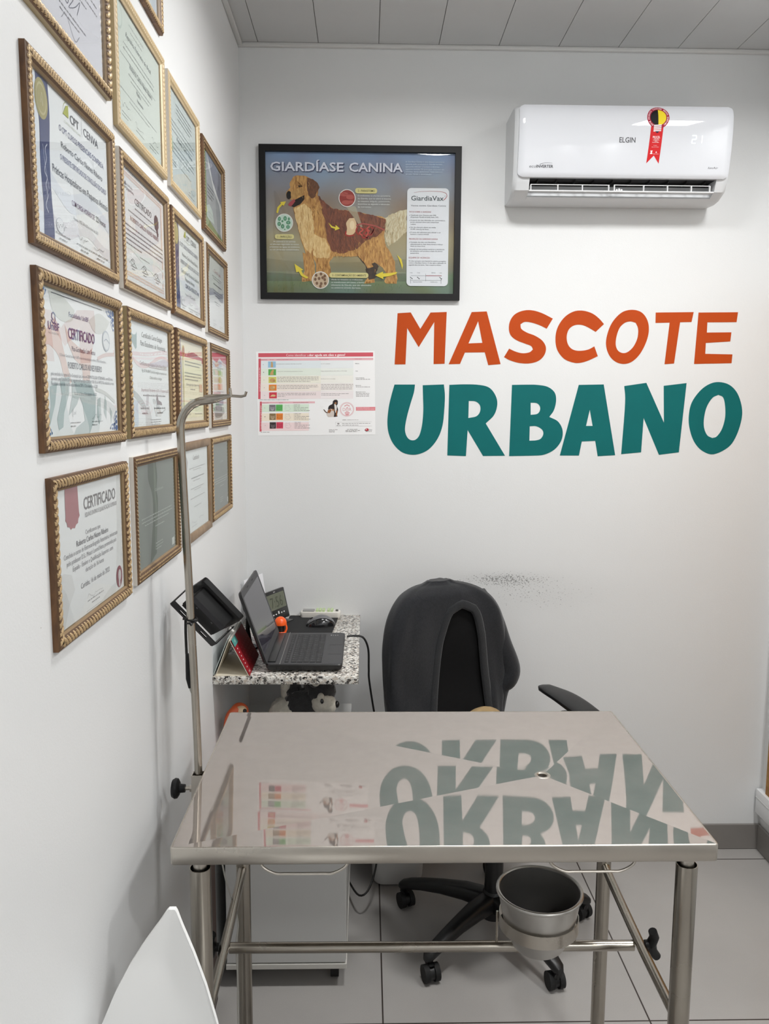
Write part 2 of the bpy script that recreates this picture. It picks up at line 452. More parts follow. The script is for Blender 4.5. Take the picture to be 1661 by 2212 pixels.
for y0, y1 in zip(ys, ys[1:]): bl.box((XL, y0+0.001, 0.002), (XL+0.009, y1-0.001, 0.09), mwl)
struct(bl.build('baseboard_left'))

white_pl = pm('white_plastic', (236, 237, 238), 0.25, spec=0.5)
# flush ceiling panels carrying the light
for i, (lx, ly, lw) in enumerate(LAMPS):
    side = 'left' if lx < 0.8 else 'right'; dep = 'above the examination table' if ly > 1 else 'over the front of the room' if ly > 0 else 'behind the camera, added as fill'
    t = thing('ceiling_light', (lx, ly, ZC), 'square white ceiling light panel on the %s side %s' % (side, dep), 'ceiling light')
    s = LAMP_SIZE/2; f = MB()
    f.prism([(-s-.012, -s-.012), (s+.012, -s-.012), (s+.012, s+.012), (-s-.012, s+.012)], -0.017, 0.0, white_pl, [[(-s, -s), (-s, s), (s, s), (s, -s)]])
    f.M = Matrix.Translation((lx, ly, ZC)); f.v = [f.M @ p for p in f.v]; f.build('frame', t)
    MB().box((lx-s, ly-s, ZC-0.010), (lx+s, ly+s, ZC), white_pl).build('diffuser', t)

# wooden sliding door leaf at the right edge
t = thing('wooden_door', (XR-0.008, 2.4, 0.155), 'ochre wooden door leaf with a white bottom rail on the right wall', 'door')
MB().box((XR-0.016, 1.95, 0.25), (XR, 2.925, 2.1), wood('ochre_wood', (176, 128, 52), (150, 102, 36), (1, 0.4, 3))).box((XR-0.017, 2.895, 0.34), (XR-0.001, 2.901, 1.9), pm('dark_gap', (40, 26, 14), 0.7)).build('door_panel', t)
MB().box((XR-0.028, 1.95, 0.155), (XR, 2.972, 0.25), white_pl, 0.002).box((XR-0.030, 1.95, 0.215), (XR, 2.972, 0.218), pm('rail_line', (190, 190, 188), 0.5)).build('bottom_rail', t)

# ------------------------------------------------------------------ painted words on the back wall
def P2(ox):
    def f(p):
        q = on_y(ox+p[0]/4.0512, 650+p[1]/4.0512, D); return (q.x, q.z)
    return f
LA, LB = P2(820), P2(1220)
ORANGE = pm('orange_wall_paint', (182, 70, 14), 0.6, spec=.2, var=0.05, vscale=9); TEAL = pm('teal_wall_paint', (8, 102, 102), 0.6, spec=.2, var=0.04, vscale=9)
WB = Matrix.Translation((0, D, 0)) @ Matrix(((1, 0, 0, 0), (0, 0, -1, 0), (0, 1, 0, 0), (0, 0, 0, 1)))    # x right, y up, z out of the back wall
def letter(root, fn, mat, outer, holes=()):
    m = MB(WB)
    m.prism(smooth_loop([fn(p) for p in outer], 5), 0.0, 0.0008, mat, [smooth_loop([fn(p) for p in h], 5) for h in holes])
    m.build('letter', root)
t = thing('painted_word', (0.62, D, 1.85), 'painted orange word in capitals on the white back wall, the upper of two', 'wall lettering')
letter(t, LA, ORANGE, [(157,108),(272,101),(356,245),(445,102),(587,97),(568,550),(472,553),(478,185),(342,405),(241,238),(226,555),(131,556)])
letter(t, LA, ORANGE, [(805,98),(937,92),(1058,553),(950,562),(920,450),(746,452),(703,552),(604,554)], [[(862,178),(899,367),(777,372)]])
letter(t, LA, ORANGE, [(1515,155),(1462,243),(1400,213),(1330,190),(1270,184),(1232,205),(1240,245),(1290,278),(1360,305),(1425,350),(1455,410),(1440,475),(1390,525),(1310,547),(1220,543),(1140,520),(1088,492),(1133,418),(1190,444),(1250,458),(1310,450),(1341,425),(1325,395),(1270,373),(1200,345),(1150,305),(1131,250),(1140,180),(1180,120),(1250,87),(1330,82),(1420,107)])
letter(t, LB, ORANGE, [(342,203),(300,155),(240,110),(160,86),(80,92),(0,140),(-60,225),(-82,320),(-70,420),(-20,495),(40,530),(110,544),(190,528),(288,484),(258,398),(200,427),(120,437),(60,420),(25,375),(16,310),(35,250),(80,215),(135,209),(190,225),(270,271)])
letter(t, LB, ORANGE, [(590,78),(670,100),(720,165),(735,250),(715,350),(660,460),(590,530),(515,552),(440,530),(385,470),(360,380),(375,280),(420,180),(500,100)], [[(575,180),(620,192),(641,245),(635,325),(600,400),(550,447),(505,456),(465,435),(445,385),(452,310),(480,235),(525,192)]])
letter(t, LB, ORANGE, [(795,102),(1127,98),(1108,185),(1008,187),(955,548),(872,554),(917,190),(793,193)])
letter(t, LB, ORANGE, [(1170,102),(1515,99),(1502,186),(1247,188),(1242,277),(1457,275),(1447,355),(1233,368),(1228,463),(1466,468),(1458,545),(1130,552)])
t = thing('painted_word', (0.62, D, 1.55), 'painted bold teal word in capitals on the white back wall, the lower of two', 'wall lettering')
letter(t, LA, TEAL, [(130,732),(309,732),(300,800),(270,900),(240,1010),(222,1110),(230,1170),(255,1208),(288,1220),(320,1210),(350,1170),(372,1080),(382,960),(380,850),(377,738),(562,731),(571,830),(565,960),(550,1090),(510,1200),(440,1290),(360,1335),(275,1346),(190,1320),(120,1250),(80,1160),(68,1060),(80,930),(105,820)])
letter(t, LA, TEAL, [(610,735),(740,730),(870,735),(960,760),(1015,830),(1029,910),(1000,1000),(928,1072),(1097,1355),(905,1357),(770,1130),(755,1358),(592,1352)], [[(780,875),(840,880),(878,915),(878,970),(845,1010),(776,1025)]])
letter(t, LA, TEAL, [(1158,735),(1290,733),(1380,735),(1470,752),(1530,800),(1544,870),(1525,955),(1484,1015),(1560,1055),(1600,1130),(1590,1220),(1530,1300),(1440,1345),(1340,1354),(1133,1358)], [[(1321,891),(1375,895),(1403,925),(1400,965),(1375,990),(1321,997)],[(1313,1097),(1370,1097),(1420,1125),(1432,1165),(1410,1205),(1370,1220),(1310,1223)]])
letter(t, LB, TEAL, [(122,735),(340,731),(440,1350),(287,1359),(266,1225),(148,1230),(123,1353),(-44,1353)], [[(218,952),(243,1094),(185,1094)]])
letter(t, LB, TEAL, [(520,745),(713,717),(867,1066),(865,743),(1065,719),(997,1325),(823,1347),(689,1024),(667,1325),(493,1341),(527,900)])
letter(t, LB, TEAL, [(1345,710),(1440,735),(1510,810),(1548,930),(1545,1040),(1500,1180),(1430,1280),(1300,1342),(1200,1310),(1130,1230),(1090,1110),(1085,1000),(1110,890),(1180,790),(1260,730)], [[(1343,822),(1385,845),(1402,920),(1402,1020),(1375,1120),(1330,1185),(1290,1200),(1245,1175),(1218,1110),(1217,1030),(1240,930),(1290,850)]])

# ------------------------------------------------------------------ stainless examination table
def brushed(name, rgb, r1, r2, mixf):
    if name in _mats: return _mats[name]
    m = bpy.data.materials.new(name); m.use_nodes = True; _mats[name] = m
    N = m.node_tree.nodes; L = m.node_tree.links; N.clear()
    out = N.new('ShaderNodeOutputMaterial'); mix = N.new('ShaderNodeMixShader')
    tc = N.new('ShaderNodeTexCoord'); mp = N.new('ShaderNodeMapping'); mp.inputs['Scale'].default_value = (3, 90, 90); L.new(tc.outputs['Object'], mp.inputs[0])
    nz = N.new('ShaderNodeTexNoise'); nz.inputs['Scale'].default_value = 3; nz.inputs['Detail'].default_value = 5; L.new(mp.outputs[0], nz.inputs['Vector'])
    n2 = N.new('ShaderNodeTexNoise'); n2.inputs['Scale'].default_value = 4; n2.inputs['Detail'].default_value = 5; L.new(tc.outputs['Object'], n2.inputs['Vector'])
    sh = []
    for r in (r1, r2):
        p = N.new('ShaderNodeBsdfPrincipled'); p.inputs['Metallic'].default_value = 1.0; p.inputs['Base Color'].default_value = (*lin(rgb), 1); p.inputs['Roughness'].default_value = r
        bp = N.new('ShaderNodeBump'); bp.inputs['Strength'].default_value = 0.02; bp.inputs['Distance'].default_value = 0.0003; L.new(nz.outputs['Fac'], bp.inputs['Height']); L.new(bp.outputs[0], p.inputs['Normal'])
        sh.append(p)
    mr = N.new('ShaderNodeMapRange'); mr.inputs['From Min'].default_value = 0.3; mr.inputs['From Max'].default_value = 0.7
    mr.inputs['To Min'].default_value = mixf-0.08; mr.inputs['To Max'].default_value = mixf+0.1; L.new(n2.outputs['Fac'], mr.inputs[0])
    L.new(mr.outputs[0], mix.inputs[0]); L.new(sh[0].outputs[0], mix.inputs[1]); L.new(sh[1].outputs[0], mix.inputs[2]); L.new(mix.outputs[0], out.inputs[0])
    return m
STEEL = brushed('brushed_steel_top', (194, 186, 180), 0.025, 0.5, 0.36)
TUBE = pm('steel_tube', (176, 170, 160), 0.24, 1.0, var=0.10, vscale=9, rvar=0.08)
RIM = pm('steel_rim', (196, 190, 181), 0.33, 1.0, var=0.07, vscale=9, rvar=0.08)
BLACK = pm('black_plastic', (18, 18, 19), 0.45, spec=0.3); BLACKR = pm('black_rubber', (18, 18, 19), 0.7)
TX0, TX1, TY0, TY1, TZ = -0.338, 0.620, 1.345, 1.982, 0.940
t = thing('examination_table', ((TX0+TX1)/2, (TY0+TY1)/2, 0), 'stainless steel veterinary examination table with a drain in its sloping top', 'table')
m = MB(); dc = Vector((0.373, 1.645, TZ-0.0108)); e = 0.004
cor = [(TX0, TY0), (TX1, TY0), (TX1, TY1), (TX0, TY1)]
inn = [(TX0+e, TY0+e), (TX1-e, TY0+e), (TX1-e, TY1-e), (TX0+e, TY1-e)]
hole = 0.011
# each sloping facet bows up a little towards the rim, as folded sheet does
NS = 14
for k in range(4):
    a, b2 = Vector((*inn[k], TZ)), Vector((*inn[(k+1) % 4], TZ))
    rows = []
    for i in range(NS+1):
        s = i/NS
        row = []
        for j in range(NS+1):
            q = a.lerp(b2, j/NS); d = q-dc; d2 = Vector((d.x, d.y, 0)); hp = dc+d2.normalized()*hole
            # flat facet, gently eased near the rim corners
            p = hp.lerp(q, s)
            p.z = dc.z+(TZ-dc.z)*s
            cx = min((p.x-TX0), (TX1-p.x), 0.12)/0.12
            row.append(p)
        rows.append(row)
    vs = [p for r in rows for p in r]; n = NS+1
    m.add(vs, [[i*n+j, i*n+j+1, (i+1)*n+j+1, (i+1)*n+j][::-1] for i in range(NS) for j in range(NS)], STEEL, False)
top = m.build('table_top', t)
m = MB(); R0 = []
def rr(x0, y0, x1, y1, r): return rrect(x0, y0, x1, y1, r, 4)
prof = [(0.004, 0.0), (0.002, 0.0008), (0.0006, 0.0), (0.0, -0.002), (0.0, -0.030), (0.002, -0.032), (0.016, -0.032), (0.016, -0.028)]
m.rings([[(x, y, TZ+dz) for x, y in rr(TX0+o, TY0+o, TX1-o, TY1-o, 0.006 if o < 0.003 else 0.004)] for o, dz in prof], RIM, True, False, False)
m.build('rim', t, angle=50)
MB().box((TX0+0.01, TY0+0.01, TZ-0.032), (TX1-0.01, TY1-0.01, TZ-0.029), TUBE).build('underside', t)
m = MB(); m.lathe([(0.010, -0.03), (0.0092, -0.006), (0.0095, -0.001), (0.012, 0.0012), (0.016, 0.0008), (0.018, -0.0004)], dc, RIM, 28)
m.cyl(dc+Vector((0, 0, -0.031)), dc+Vector((0, 0, -0.006)), 0.0096, pm('drain_dark', (22, 16, 13), 0.6)).build('drain', t)
LX0, LX1, LY0, LY1 = -0.303, 0.598, 1.425, 1.925
for lx, ly, r in ((LX0, LY0, 0.0195), (LX1, LY0, 0.0195), (LX0, LY1, 0.0175), (LX1, LY1, 0.0175)):
    m = MB()
    m.lathe([(r-0.0016, 0.30), (r-0.0016, 0.858), (r, 0.858), (r, 0.012), (0.0, 0.012)], (lx, ly, 0), TUBE, 28)
    lg = m.build('leg', t)
    MB().cyl((lx, ly, 0.5), (lx, ly, TZ-0.032), r*0.66, RIM).build('inner_tube', lg)
    MB().lathe([(0, 0), (r+0.001, 0), (r+0.002, 0.004), (r+0.002, 0.02), (r, 0.024)], (lx, ly, 0), BLACKR, 20).build('foot_cap', lg)
SZ = 0.548
for lx in (LX0, LX1):
    sgn = 1 if lx > 0 else -1; xo = lx-sgn*0.0
    m = MB(); m.tube(spline([(xo, LY1-0.012, SZ+0.016), (xo, LY1-0.05, SZ+0.009), (xo, LY1-0.16, SZ), (xo, LY0+0.2, SZ-0.008), (xo, LY0+0.015, SZ-0.012)], 6), 0.0105, TUBE, 14); m.build('side_rail', t)
m = MB(); m.tube([(LX0+0.009, 1.662, 0.530), (LX1-0.009, 1.662, 0.527)], 0.0115, TUBE, 16); m.build('cross_bar', t)
def knob(c, ax, r, parent, name='knob', wing=False):
    c = Vector(c); ax = Vector(ax).normalized(); m = MB()
    m.cyl(c, c+ax*0.016, 0.009, BLACK, 0.010, 16)
    if wing:
        for s in (-1, 1):
            m.tube([c+ax*0.014, c+ax*0.019+Vector((0, -s*0.004, s*r*0.62)), c+ax*(0.022-s*0.009)+Vector((0, -s*0.008, s*r*1.15))], [0.0115, 0.0105, 0.0095], BLACK, 12)
    else:
        m.lathe([(0.0, 0.012), (r*0.8, 0.012), (r, 0.017), (r*0.98, 0.024), (r*0.7, 0.029), (0, 0.030)], c, BLACK, 30, ax)
    return m.build(name, parent)
knob((LX0-0.014, 1.662, 0.532), (-1, 0, 0), 0.031, t, wing=True)
knob((LX1+0.016, 1.662, 0.530), (1, 0, 0), 0.031, t, wing=True)
for hx0, hx1 in ((-0.186, -0.030), (0.328, 0.483)):
    m = MB(); z1, z0 = TZ-0.031, 0.879; y = 1.372
    m.tube(spline([(hx0, y, z1), (hx0+0.004, y-0.002, z0+0.012), (hx0+0.026, y-0.004, z0), (hx0+0.05, y-0.004, z0-0.001), (hx1-0.05, y-0.004, z0-0.001), (hx1-0.026, y-0.004, z0), (hx1-0.004, y-0.002, z0+0.012), (hx1, y, z1)], 6), 0.0026, RIM, 8)
    m.build('tie_handle', t)
# square socket for the drip pole on the left edge
SX, SY = -0.354, 1.668
m = MB(); m.prism([(SX-.0125, SY-.0125), (SX+.0125, SY-.0125), (SX+.0125, SY+.0125), (SX-.0125, SY+.0125)], 0.835, 0.926, RIM, [[(SX-.0105, SY-.0105), (SX-.0105, SY+.0105), (SX+.0105, SY+.0105), (SX+.0105, SY-.0105)]])
m.box((SX+.008, SY-.012, 0.845), (TX0+0.006, SY+.012, 0.915), RIM); sk = m.build('pole_socket', t)
m = MB(); m.cyl((SX-0.030, SY, 0.893), (SX-0.012, SY, 0.894), 0.0042, TUBE, n=12).cyl((SX-0.018, SY, 0.893), (SX-0.012, SY, 0.893), 0.0075, RIM, n=6); m.build('bolt', t)
m = MB(); c = Vector((SX-0.028, SY, 0.893)); m.cyl(c, c+Vector((-0.016, 0, 0)), 0.0085, BLACK, 0.010)
m.lathe([(0, 0.012), (0.014, 0.012), (0.0205, 0.016), (0.0215, 0.021), (0.018, 0.027), (0, 0.029)], c, BLACK, 30, (-1, 0, 0)); m.build('knob', t)
# ring that holds the bucket
BC = Vector((0.373, 1.640, 0.0))
m = MB()
RB = 0.083
m.lathe([(RB, 0.592), (RB+0.0015, 0.592), (RB+0.0015, 0.620), (RB, 0.620), (RB, 0.592)], BC, RIM, 40); rg = m.build('bucket_ring', t)
for sx in (-1, 1):
    MB().tube([(BC.x+sx*(RB+0.003), 1.660, 0.612), (BC.x+sx*(RB+0.003), 1.662, 0.535)], 0.0026, TUBE, 8).build('ring_rod', t)

ALU = pm('aluminium', (200, 198, 194), 0.36, 1.0, var=0.12, vscale=14, rvar=0.1)
t = thing('bucket', (BC.x, BC.y, 0.545), 'dull aluminium bucket held in a ring under the table drain', 'bucket')
m = MB(); m.lathe([(0.0, 0.5455), (0.050, 0.5455), (0.056, 0.552), (0.070, 0.585), (0.0795, 0.622), (0.0845, 0.652), (0.087, 0.672)], BC, ALU, 48)
m.lathe([(0.0845, 0.672), (0.082, 0.652), (0.077, 0.622), (0.068, 0.587), (0.055, 0.5565), (0.0, 0.5535)], BC, pm('bucket_inside', (120, 118, 115), 0.62, 0.7), 48)
m.build('body', t)
m = MB(); m.tube([BC+Vector((0.0885*math.cos(a), 0.0885*math.sin(a), 0.673)) for a in [2*pi*i/48 for i in range(49)]], 0.0042, ALU, 10, False); m.build('rolled_rim', t)

# ------------------------------------------------------------------ drip pole
t = thing('drip_pole', (SX, SY, 0.836), 'tall steel drip pole with a hooked arm standing in the table socket', 'drip stand')
tp = Vector((-0.372, SY, 1.645))
pts = [Vector((SX, SY, 0.836)), Vector((SX, SY, 1.0)), Vector((SX-0.008, SY, 1.3)), Vector((-0.371, SY, 1.60))]
bend = []
for i in range(9):
    a = pi/2*i/8; bend.append(Vector((-0.372+0.052*(1-math.cos(a)), SY, 1.652+0.056*math.sin(a))))
m = MB(); m.tube(spline(pts, 6)+bend+[Vector((-0.300, SY, 1.712))], 0.0082, TUBE, 16)
m.build('pole', t)
m = MB(); m.tube([(-0.322, SY, 1.711), (-0.300, SY, 1.7125), (-0.288, SY, 1.715), (-0.272, SY, 1.718)], [0.0082, 0.0088, 0.006, 0.0032], TUBE, 14)
m.tube([(-0.274, SY, 1.718), (-0.250, SY, 1.7165), (-0.242, SY, 1.7185), (-0.2395, SY, 1.7265)], 0.0028, TUBE, 8)
m.tube([(-0.270, SY, 1.7175), (-0.272, SY-0.001, 1.733)], 0.003, TUBE, 8); m.build('hook', t)

# ------------------------------------------------------------------ framed certificates on the left wall
GOLD = pm('gilt_ridge', (184, 158, 118), 0.46, 0.22, var=0.18, vscale=60)
GOLDD = pm('gilt_groove', (92, 66, 42), 0.5, 0.15, var=0.2, vscale=60)
PALE = pm('pale_ridge', (216, 196, 160), 0.45, 0.1, var=0.10, vscale=60); PALED = pm('pale_groove', (178, 156, 118), 0.55)
PLAINW = wood('plain_frame_wood', (142, 118, 92), (112, 90, 66), (1, 1, 3))
SIDE = {'brown': wood('frame_side_brown', (120, 84, 50), (78, 50, 28), (3, 1, 3)), 'olive': pm('frame_side_olive', (140, 122, 84), 0.5),
        'white': pm('frame_side_white', (205, 198, 188), 0.5), 'tan': pm('frame_side_tan', (176, 156, 118), 0.5)}
LIP = pm('frame_lip', (132, 108, 76), 0.5)
PANE = glass_pane()
FT, MW = 0.0112, 0.0205
def moulding(M, w, h, style, side):
    mb = MB(M); pal = style == 'pale'
    hi, lo = (PALE, PALED) if pal else (GOLD, GOLDD)
    if style == 'plain': hi = lo = PLAINW
    amp = {'rope': 0.0028, 'twist': 0.0025, 'weave': 0.0021, 'fine': 0.0018, 'pale': 0.0009, 'plain': 0.0}[style]
    pit = {'rope': 0.0120, 'twist': 0.0105, 'weave': 0.0085, 'fine': 0.0075, 'pale': 0.0090, 'plain': 0.05}[style]
    def pat(s, q):
        if style == 'plain' or q < 0.10 or q > 0.80: return 0.0
        e = min(1.0, (q-0.10)/0.10, (0.80-q)/0.10)
        if style in ('rope', 'twist'):
            k = 1.15 if style == 'rope' else 0.8
            return e*abs(math.sin(pi*(s/pit+q*k)))**0.8
        if style == 'weave':
            a = abs(math.sin(pi*(s/pit+q*1.4))); b = abs(math.sin(pi*(s/pit-q*1.4+0.5)))
            return e*max(a*(0.6 if (q*3) % 1 < 0.5 else 1), b*0.75)
        return e*abs(math.sin(pi*(s/pit+(0.5 if q > 0.45 else 0))))*abs(math.sin(pi*(q-0.1)/0.35))
    def base(q): return FT*(0.70+0.20*math.sin(min(q/0.8, 1)*pi)) if q < 0.82 else FT*(0.70-0.30*(q-0.82)/0.18)
    qs = [0.0, 0.08, 0.14, 0.22, 0.30, 0.38, 0.46, 0.54, 0.62, 0.70, 0.78, 0.86, 1.0]
    if style == 'plain': qs = [0, 0.1, 0.8, 1.0]
    for sd in range(4):
        Ls = w if sd % 2 == 0 else h
        n = int(Ls/(pit/7)) if style != 'plain' else 4
        vs = []; hv = []
        for i in range(n+1):
            for q in qs:
                t = q*MW; s = t+(Ls-2*t)*i/n; p = pat(s, q); z = base(q)+amp*p
                if sd == 0: P = (s, t, z)
                elif sd == 1: P = (w-t, s, z)
                elif sd == 2: P = (w-s, h-t, z)
                else: P = (t, h-s, z)
                vs.append(P); hv.append(p)
        k = len(qs); F1 = []; F2 = []; F3 = []
        for i in range(n):
            for j in range(k-1):
                f = [i*k+j, (i+1)*k+j, (i+1)*k+j+1, i*k+j+1]
                a = sum(hv[x] for x in f)/4
                if style != 'plain' and j >= k-2: F3.append(f)
                elif a > 0.50: F1.append(f)
                else: F2.append(f)
        o = len(mb.v)
        mb.add(vs, F1, hi, True)
        # share vertices between the gilt ridge and its groove
        for fs, mt in ((F2, lo), (F3, LIP if not pal else PALE)):
            if not fs: continue
            if mt not in mb.mats: mb.mats.append(mt)
            kx = mb.mats.index(mt)
            for f in fs: mb.f.append([x+o for x in f]); mb.fm.append(kx); mb.fs.append(True)
    z0 = base(0); C = [(0, 0), (w, 0), (w, h), (0, h)]
    for i in range(4):
        a, b2 = C[i], C[(i+1) % 4]
        mb.add([(*a, 0), (*b2, 0), (*b2, z0), (*a, z0)], [[0, 1, 2, 3]], SIDE[side])
    i0 = MW; I = [(i0, i0), (w-i0, i0), (w-i0, h-i0), (i0, h-i0)]; zi = base(1.0)
    for i in range(4):
        a, b2 = I[i], I[(i+1) % 4]
        mb.add([(*a, 0.001), (*b2, 0.001), (*b2, zi), (*a, zi)], [[3, 2, 1, 0]], LIP)
    return mb
class Cert(Art):
    def __init__(self, M, w, h, k):
        super().__init__(M, w, h); self.k = k
        self.X = lambda f: f/(1+k*(1-f)); self.T = lambda x, y: (self.X(x)*w, y*h)
    def text(self, s, x, y, h, rgb, **kw):      # ink paled towards white to paint in the glare
        return super().text(s, x, y, h, tuple(int(c*.84+232*.16) for c in rgb), **kw)
    def lines(self, x0, x1, y0, n, step, rgb, *a, **kw):  # unreadable print paled for glare as well
        return super().lines(x0, x1, y0, n, step, tuple(int(c*.8+232*.2) for c in rgb), *a, **kw)
    def ft(self, s, f0, f1, v, hh, rgb, **kw):
        return self.text(s, f0, v, hh, rgb, w=self.X(f1)-self.X(f0), al='L', **kw)
def framed(y0, y1, z0, z1, style, side, label, paper, draw, k, tilt=0.0):
    w, h = y1-y0, z1-z0
    M = Matrix.Translation((XL, y0, z0)) @ Matrix(((0, 0, 1, 0), (1, 0, 0, 0), (0, 1, 0, 0), (0, 0, 0, 1))) @ Matrix.Rotation(tilt, 4, 'Z')
    t = thing('framed_certificate', None, label, 'picture frame', 'framed certificates on the left wall', M)
    moulding(M, w, h, style, side).build('frame', t, 50)
    g = MB(M); g.box((MW-0.002, MW-0.002, 0.0036), (w-MW+0.002, h-MW+0.002, 0.0044), PANE); g.build('glass_pane', t)
    iw, ih = w-2*MW, h-2*MW
    a = Cert(M @ Matrix.Translation((MW, MW, 0.0012)), iw, ih, k)
    a.rect(-0.003, -0.003, 1.003, 1.003, paper); a.L = 1
    draw(a); a.build('certificate_print', t)
    return t
INK = (66, 66, 72); GREY = (140, 140, 142); LITE = (178, 178, 178); NAVY = (52, 58, 108)
def waves(a, v, rgb, amp=0.04, th=0.07, ph=0.0):
    a.poly([(f/14, v+amp*math.sin(f*0.75+ph)) for f in range(15)]+[(f/14, v-th+amp*math.sin(f*0.75+ph-0.6)) for f in range(14, -1, -1)], rgb)
def cpt(a, body, small=False):
    a.L = 1; a.poly([(0.0, 1), (0.10, 1), (0.14, 0), (0.0, 0)], (226, 230, 240)); waves(a, 0.42, (226, 229, 238), 0.05, 0.12); waves(a, 0.2, (224, 222, 228), 0.05, 0.1, 1)
    a.L = 2; a.poly([(0.10, 1), (0.26, 1), (0.27, 0.8), (0.25, 0.55), (0.25, 0.3), (0.27, 0.1), (0.27, 0), (0.13, 0), (0.14, 0.2), (0.12, 0.45), (0.13, 0.7)], (78, 84, 122), sm=True)
    a.L = 3; a.ell(0.165, 0.86, 0.085, 0.125, (168, 158, 112), 32)
    a.L = 4; a.ell(0.165, 0.86, 0.068, 0.10, (196, 188, 148), 32); a.L = 5; a.ell(0.165, 0.86, 0.058, 0.085, (174, 164, 120), 32)
    a.L = 6; a.stroke([(0.15, 0.83), (0.17, 0.90), (0.18, 0.82), (0.16, 0.86)], 0.0014, (200, 194, 160))
    a.L = 3; a.stroke([(0.20, 0.16), (0.17, 0.20), (0.20, 0.27), (0.18, 0.33), (0.20, 0.38), (0.17, 0.42), (0.20, 0.50), (0.19, 0.56), (0.22, 0.60)], 0.0016, (204, 206, 222)); a.stroke([(0.22, 0.32), (0.18, 0.46), (0.16, 0.58)], 0.001, (190, 194, 214))
    a.poly([(0.45, 0.90), (0.49, 0.97), (0.52, 0.985), (0.52, 0.90)], (176, 180, 84)); a.stroke([(0.445, 0.89), (0.46, 0.96), (0.49, 0.995)], 0.0007, (176, 180, 84))
    a.ft('CPT', 0.54, 0.65, 0.885, 0.0125, (84, 84, 92), bold=0.01); a.ft('CURSOS PRESENCIAIS', 0.46, 0.67, 0.85, 0.003, (170, 172, 150))
    a.rect(0.685, 0.86, 0.688, 0.98, (190, 190, 195)); a.ft('CENVA', 0.71, 0.89, 0.885, 0.0125, (84, 84, 98))
    for s, f0, f1, v, hh, c, bd in body: a.ft(s, f0, f1, v, hh, c, bold=bd)
    a.ell(0.35, 0.12, 0.055, 0.05, (180, 184, 196)); a.L = 4; a.ell(0.35, 0.12, 0.052, 0.047, (232, 233, 238)); a.L = 5
    for f in (0.30, 0.58, 0.79): a.sign(f, 0.115, 0.13, 0.08, (110, 105, 112), int(f*100)); a.lines(f-0.02, f+0.18, 0.06, 2, 0.03, GREY, 0.0022, 0.5, 'C')
def c_pract(a): cpt(a, [('O CPT CURSOS PRESENCIAIS CONFERE A', .39, .95, .765, .0085, (92, 92, 128), .006), ('Roberto Carlos Nunes Ribeiro', .41, .93, .66, .0088, (74, 74, 82), 0), ('O PRESENTE CERTIFICADO DE CONCLUSÃO DO CURSO', .39, .97, .575, .008, (92, 92, 130), .004), ('Práticas Hospitalares em Pequenos Animais', .28, .985, .455, .0108, (70, 72, 84), 0), ('COM CARGA HORÁRIA DE', .52, .81, .315, .008, (100, 76, 118), .006), ('22 horas', .83, .95, .315, .009, (70, 70, 78), 0), ('Viçosa - MG, 24 e 25 de Abril de 2021', .53, .85, .22, .0046, (110, 110, 116), 0)])
def c_clin(a): cpt(a, [('O CPT CURSOS PRESENCIAIS CONFERE A', .30, .95, .76, .0095, (96, 96, 120), .006), ('Roberto Carlos Nunes Ribeiro', .38, .93, .655, .0085, (84, 84, 90), 0), ('O PRESENTE CERTIFICADO DE CONCLUSÃO DO CURSO', .31, .97, .56, .009, (104, 104, 118), .004), ('Conclusão em Técnicas de Gestão em', .33, .97, .455, .009, (80, 82, 90), 0), ('Pequenos Animais', .47, .80, .375, .009, (80, 82, 90), 0), ('COM CARGA HORÁRIA DE 27 horas', .47, .95, .29, .0105, (78, 80, 112), .008), ('Viçosa - MG, de 2021', .45, .82, .20, .005, (130, 130, 134), 0)])
def ornament(a, cx, cy, sx, sy):
    for dx, dy, r in ((0, 0, .018), (.03, .0, .013), (0, .05, .013), (.055, -.005, .009), (.0, .095, .010), (.025, .03, .012), (.012, .075, .008), (.045, .025, .008), (.08, 0, .007), (0, .135, .007)):
        a.ell(cx+sx*dx, cy+sy*dy, r*0.8, r*1.3, (92, 122, 176) if r < .012 else (74, 104, 160), 10)
    a.stroke([(cx+sx*.0, cy+sy*.14), (cx+sx*.03, cy+sy*.08), (cx+sx*.01, cy+sy*.04), (cx+sx*.06, cy+sy*.03), (cx+sx*.08, cy)], 0.0012, (110, 136, 184))
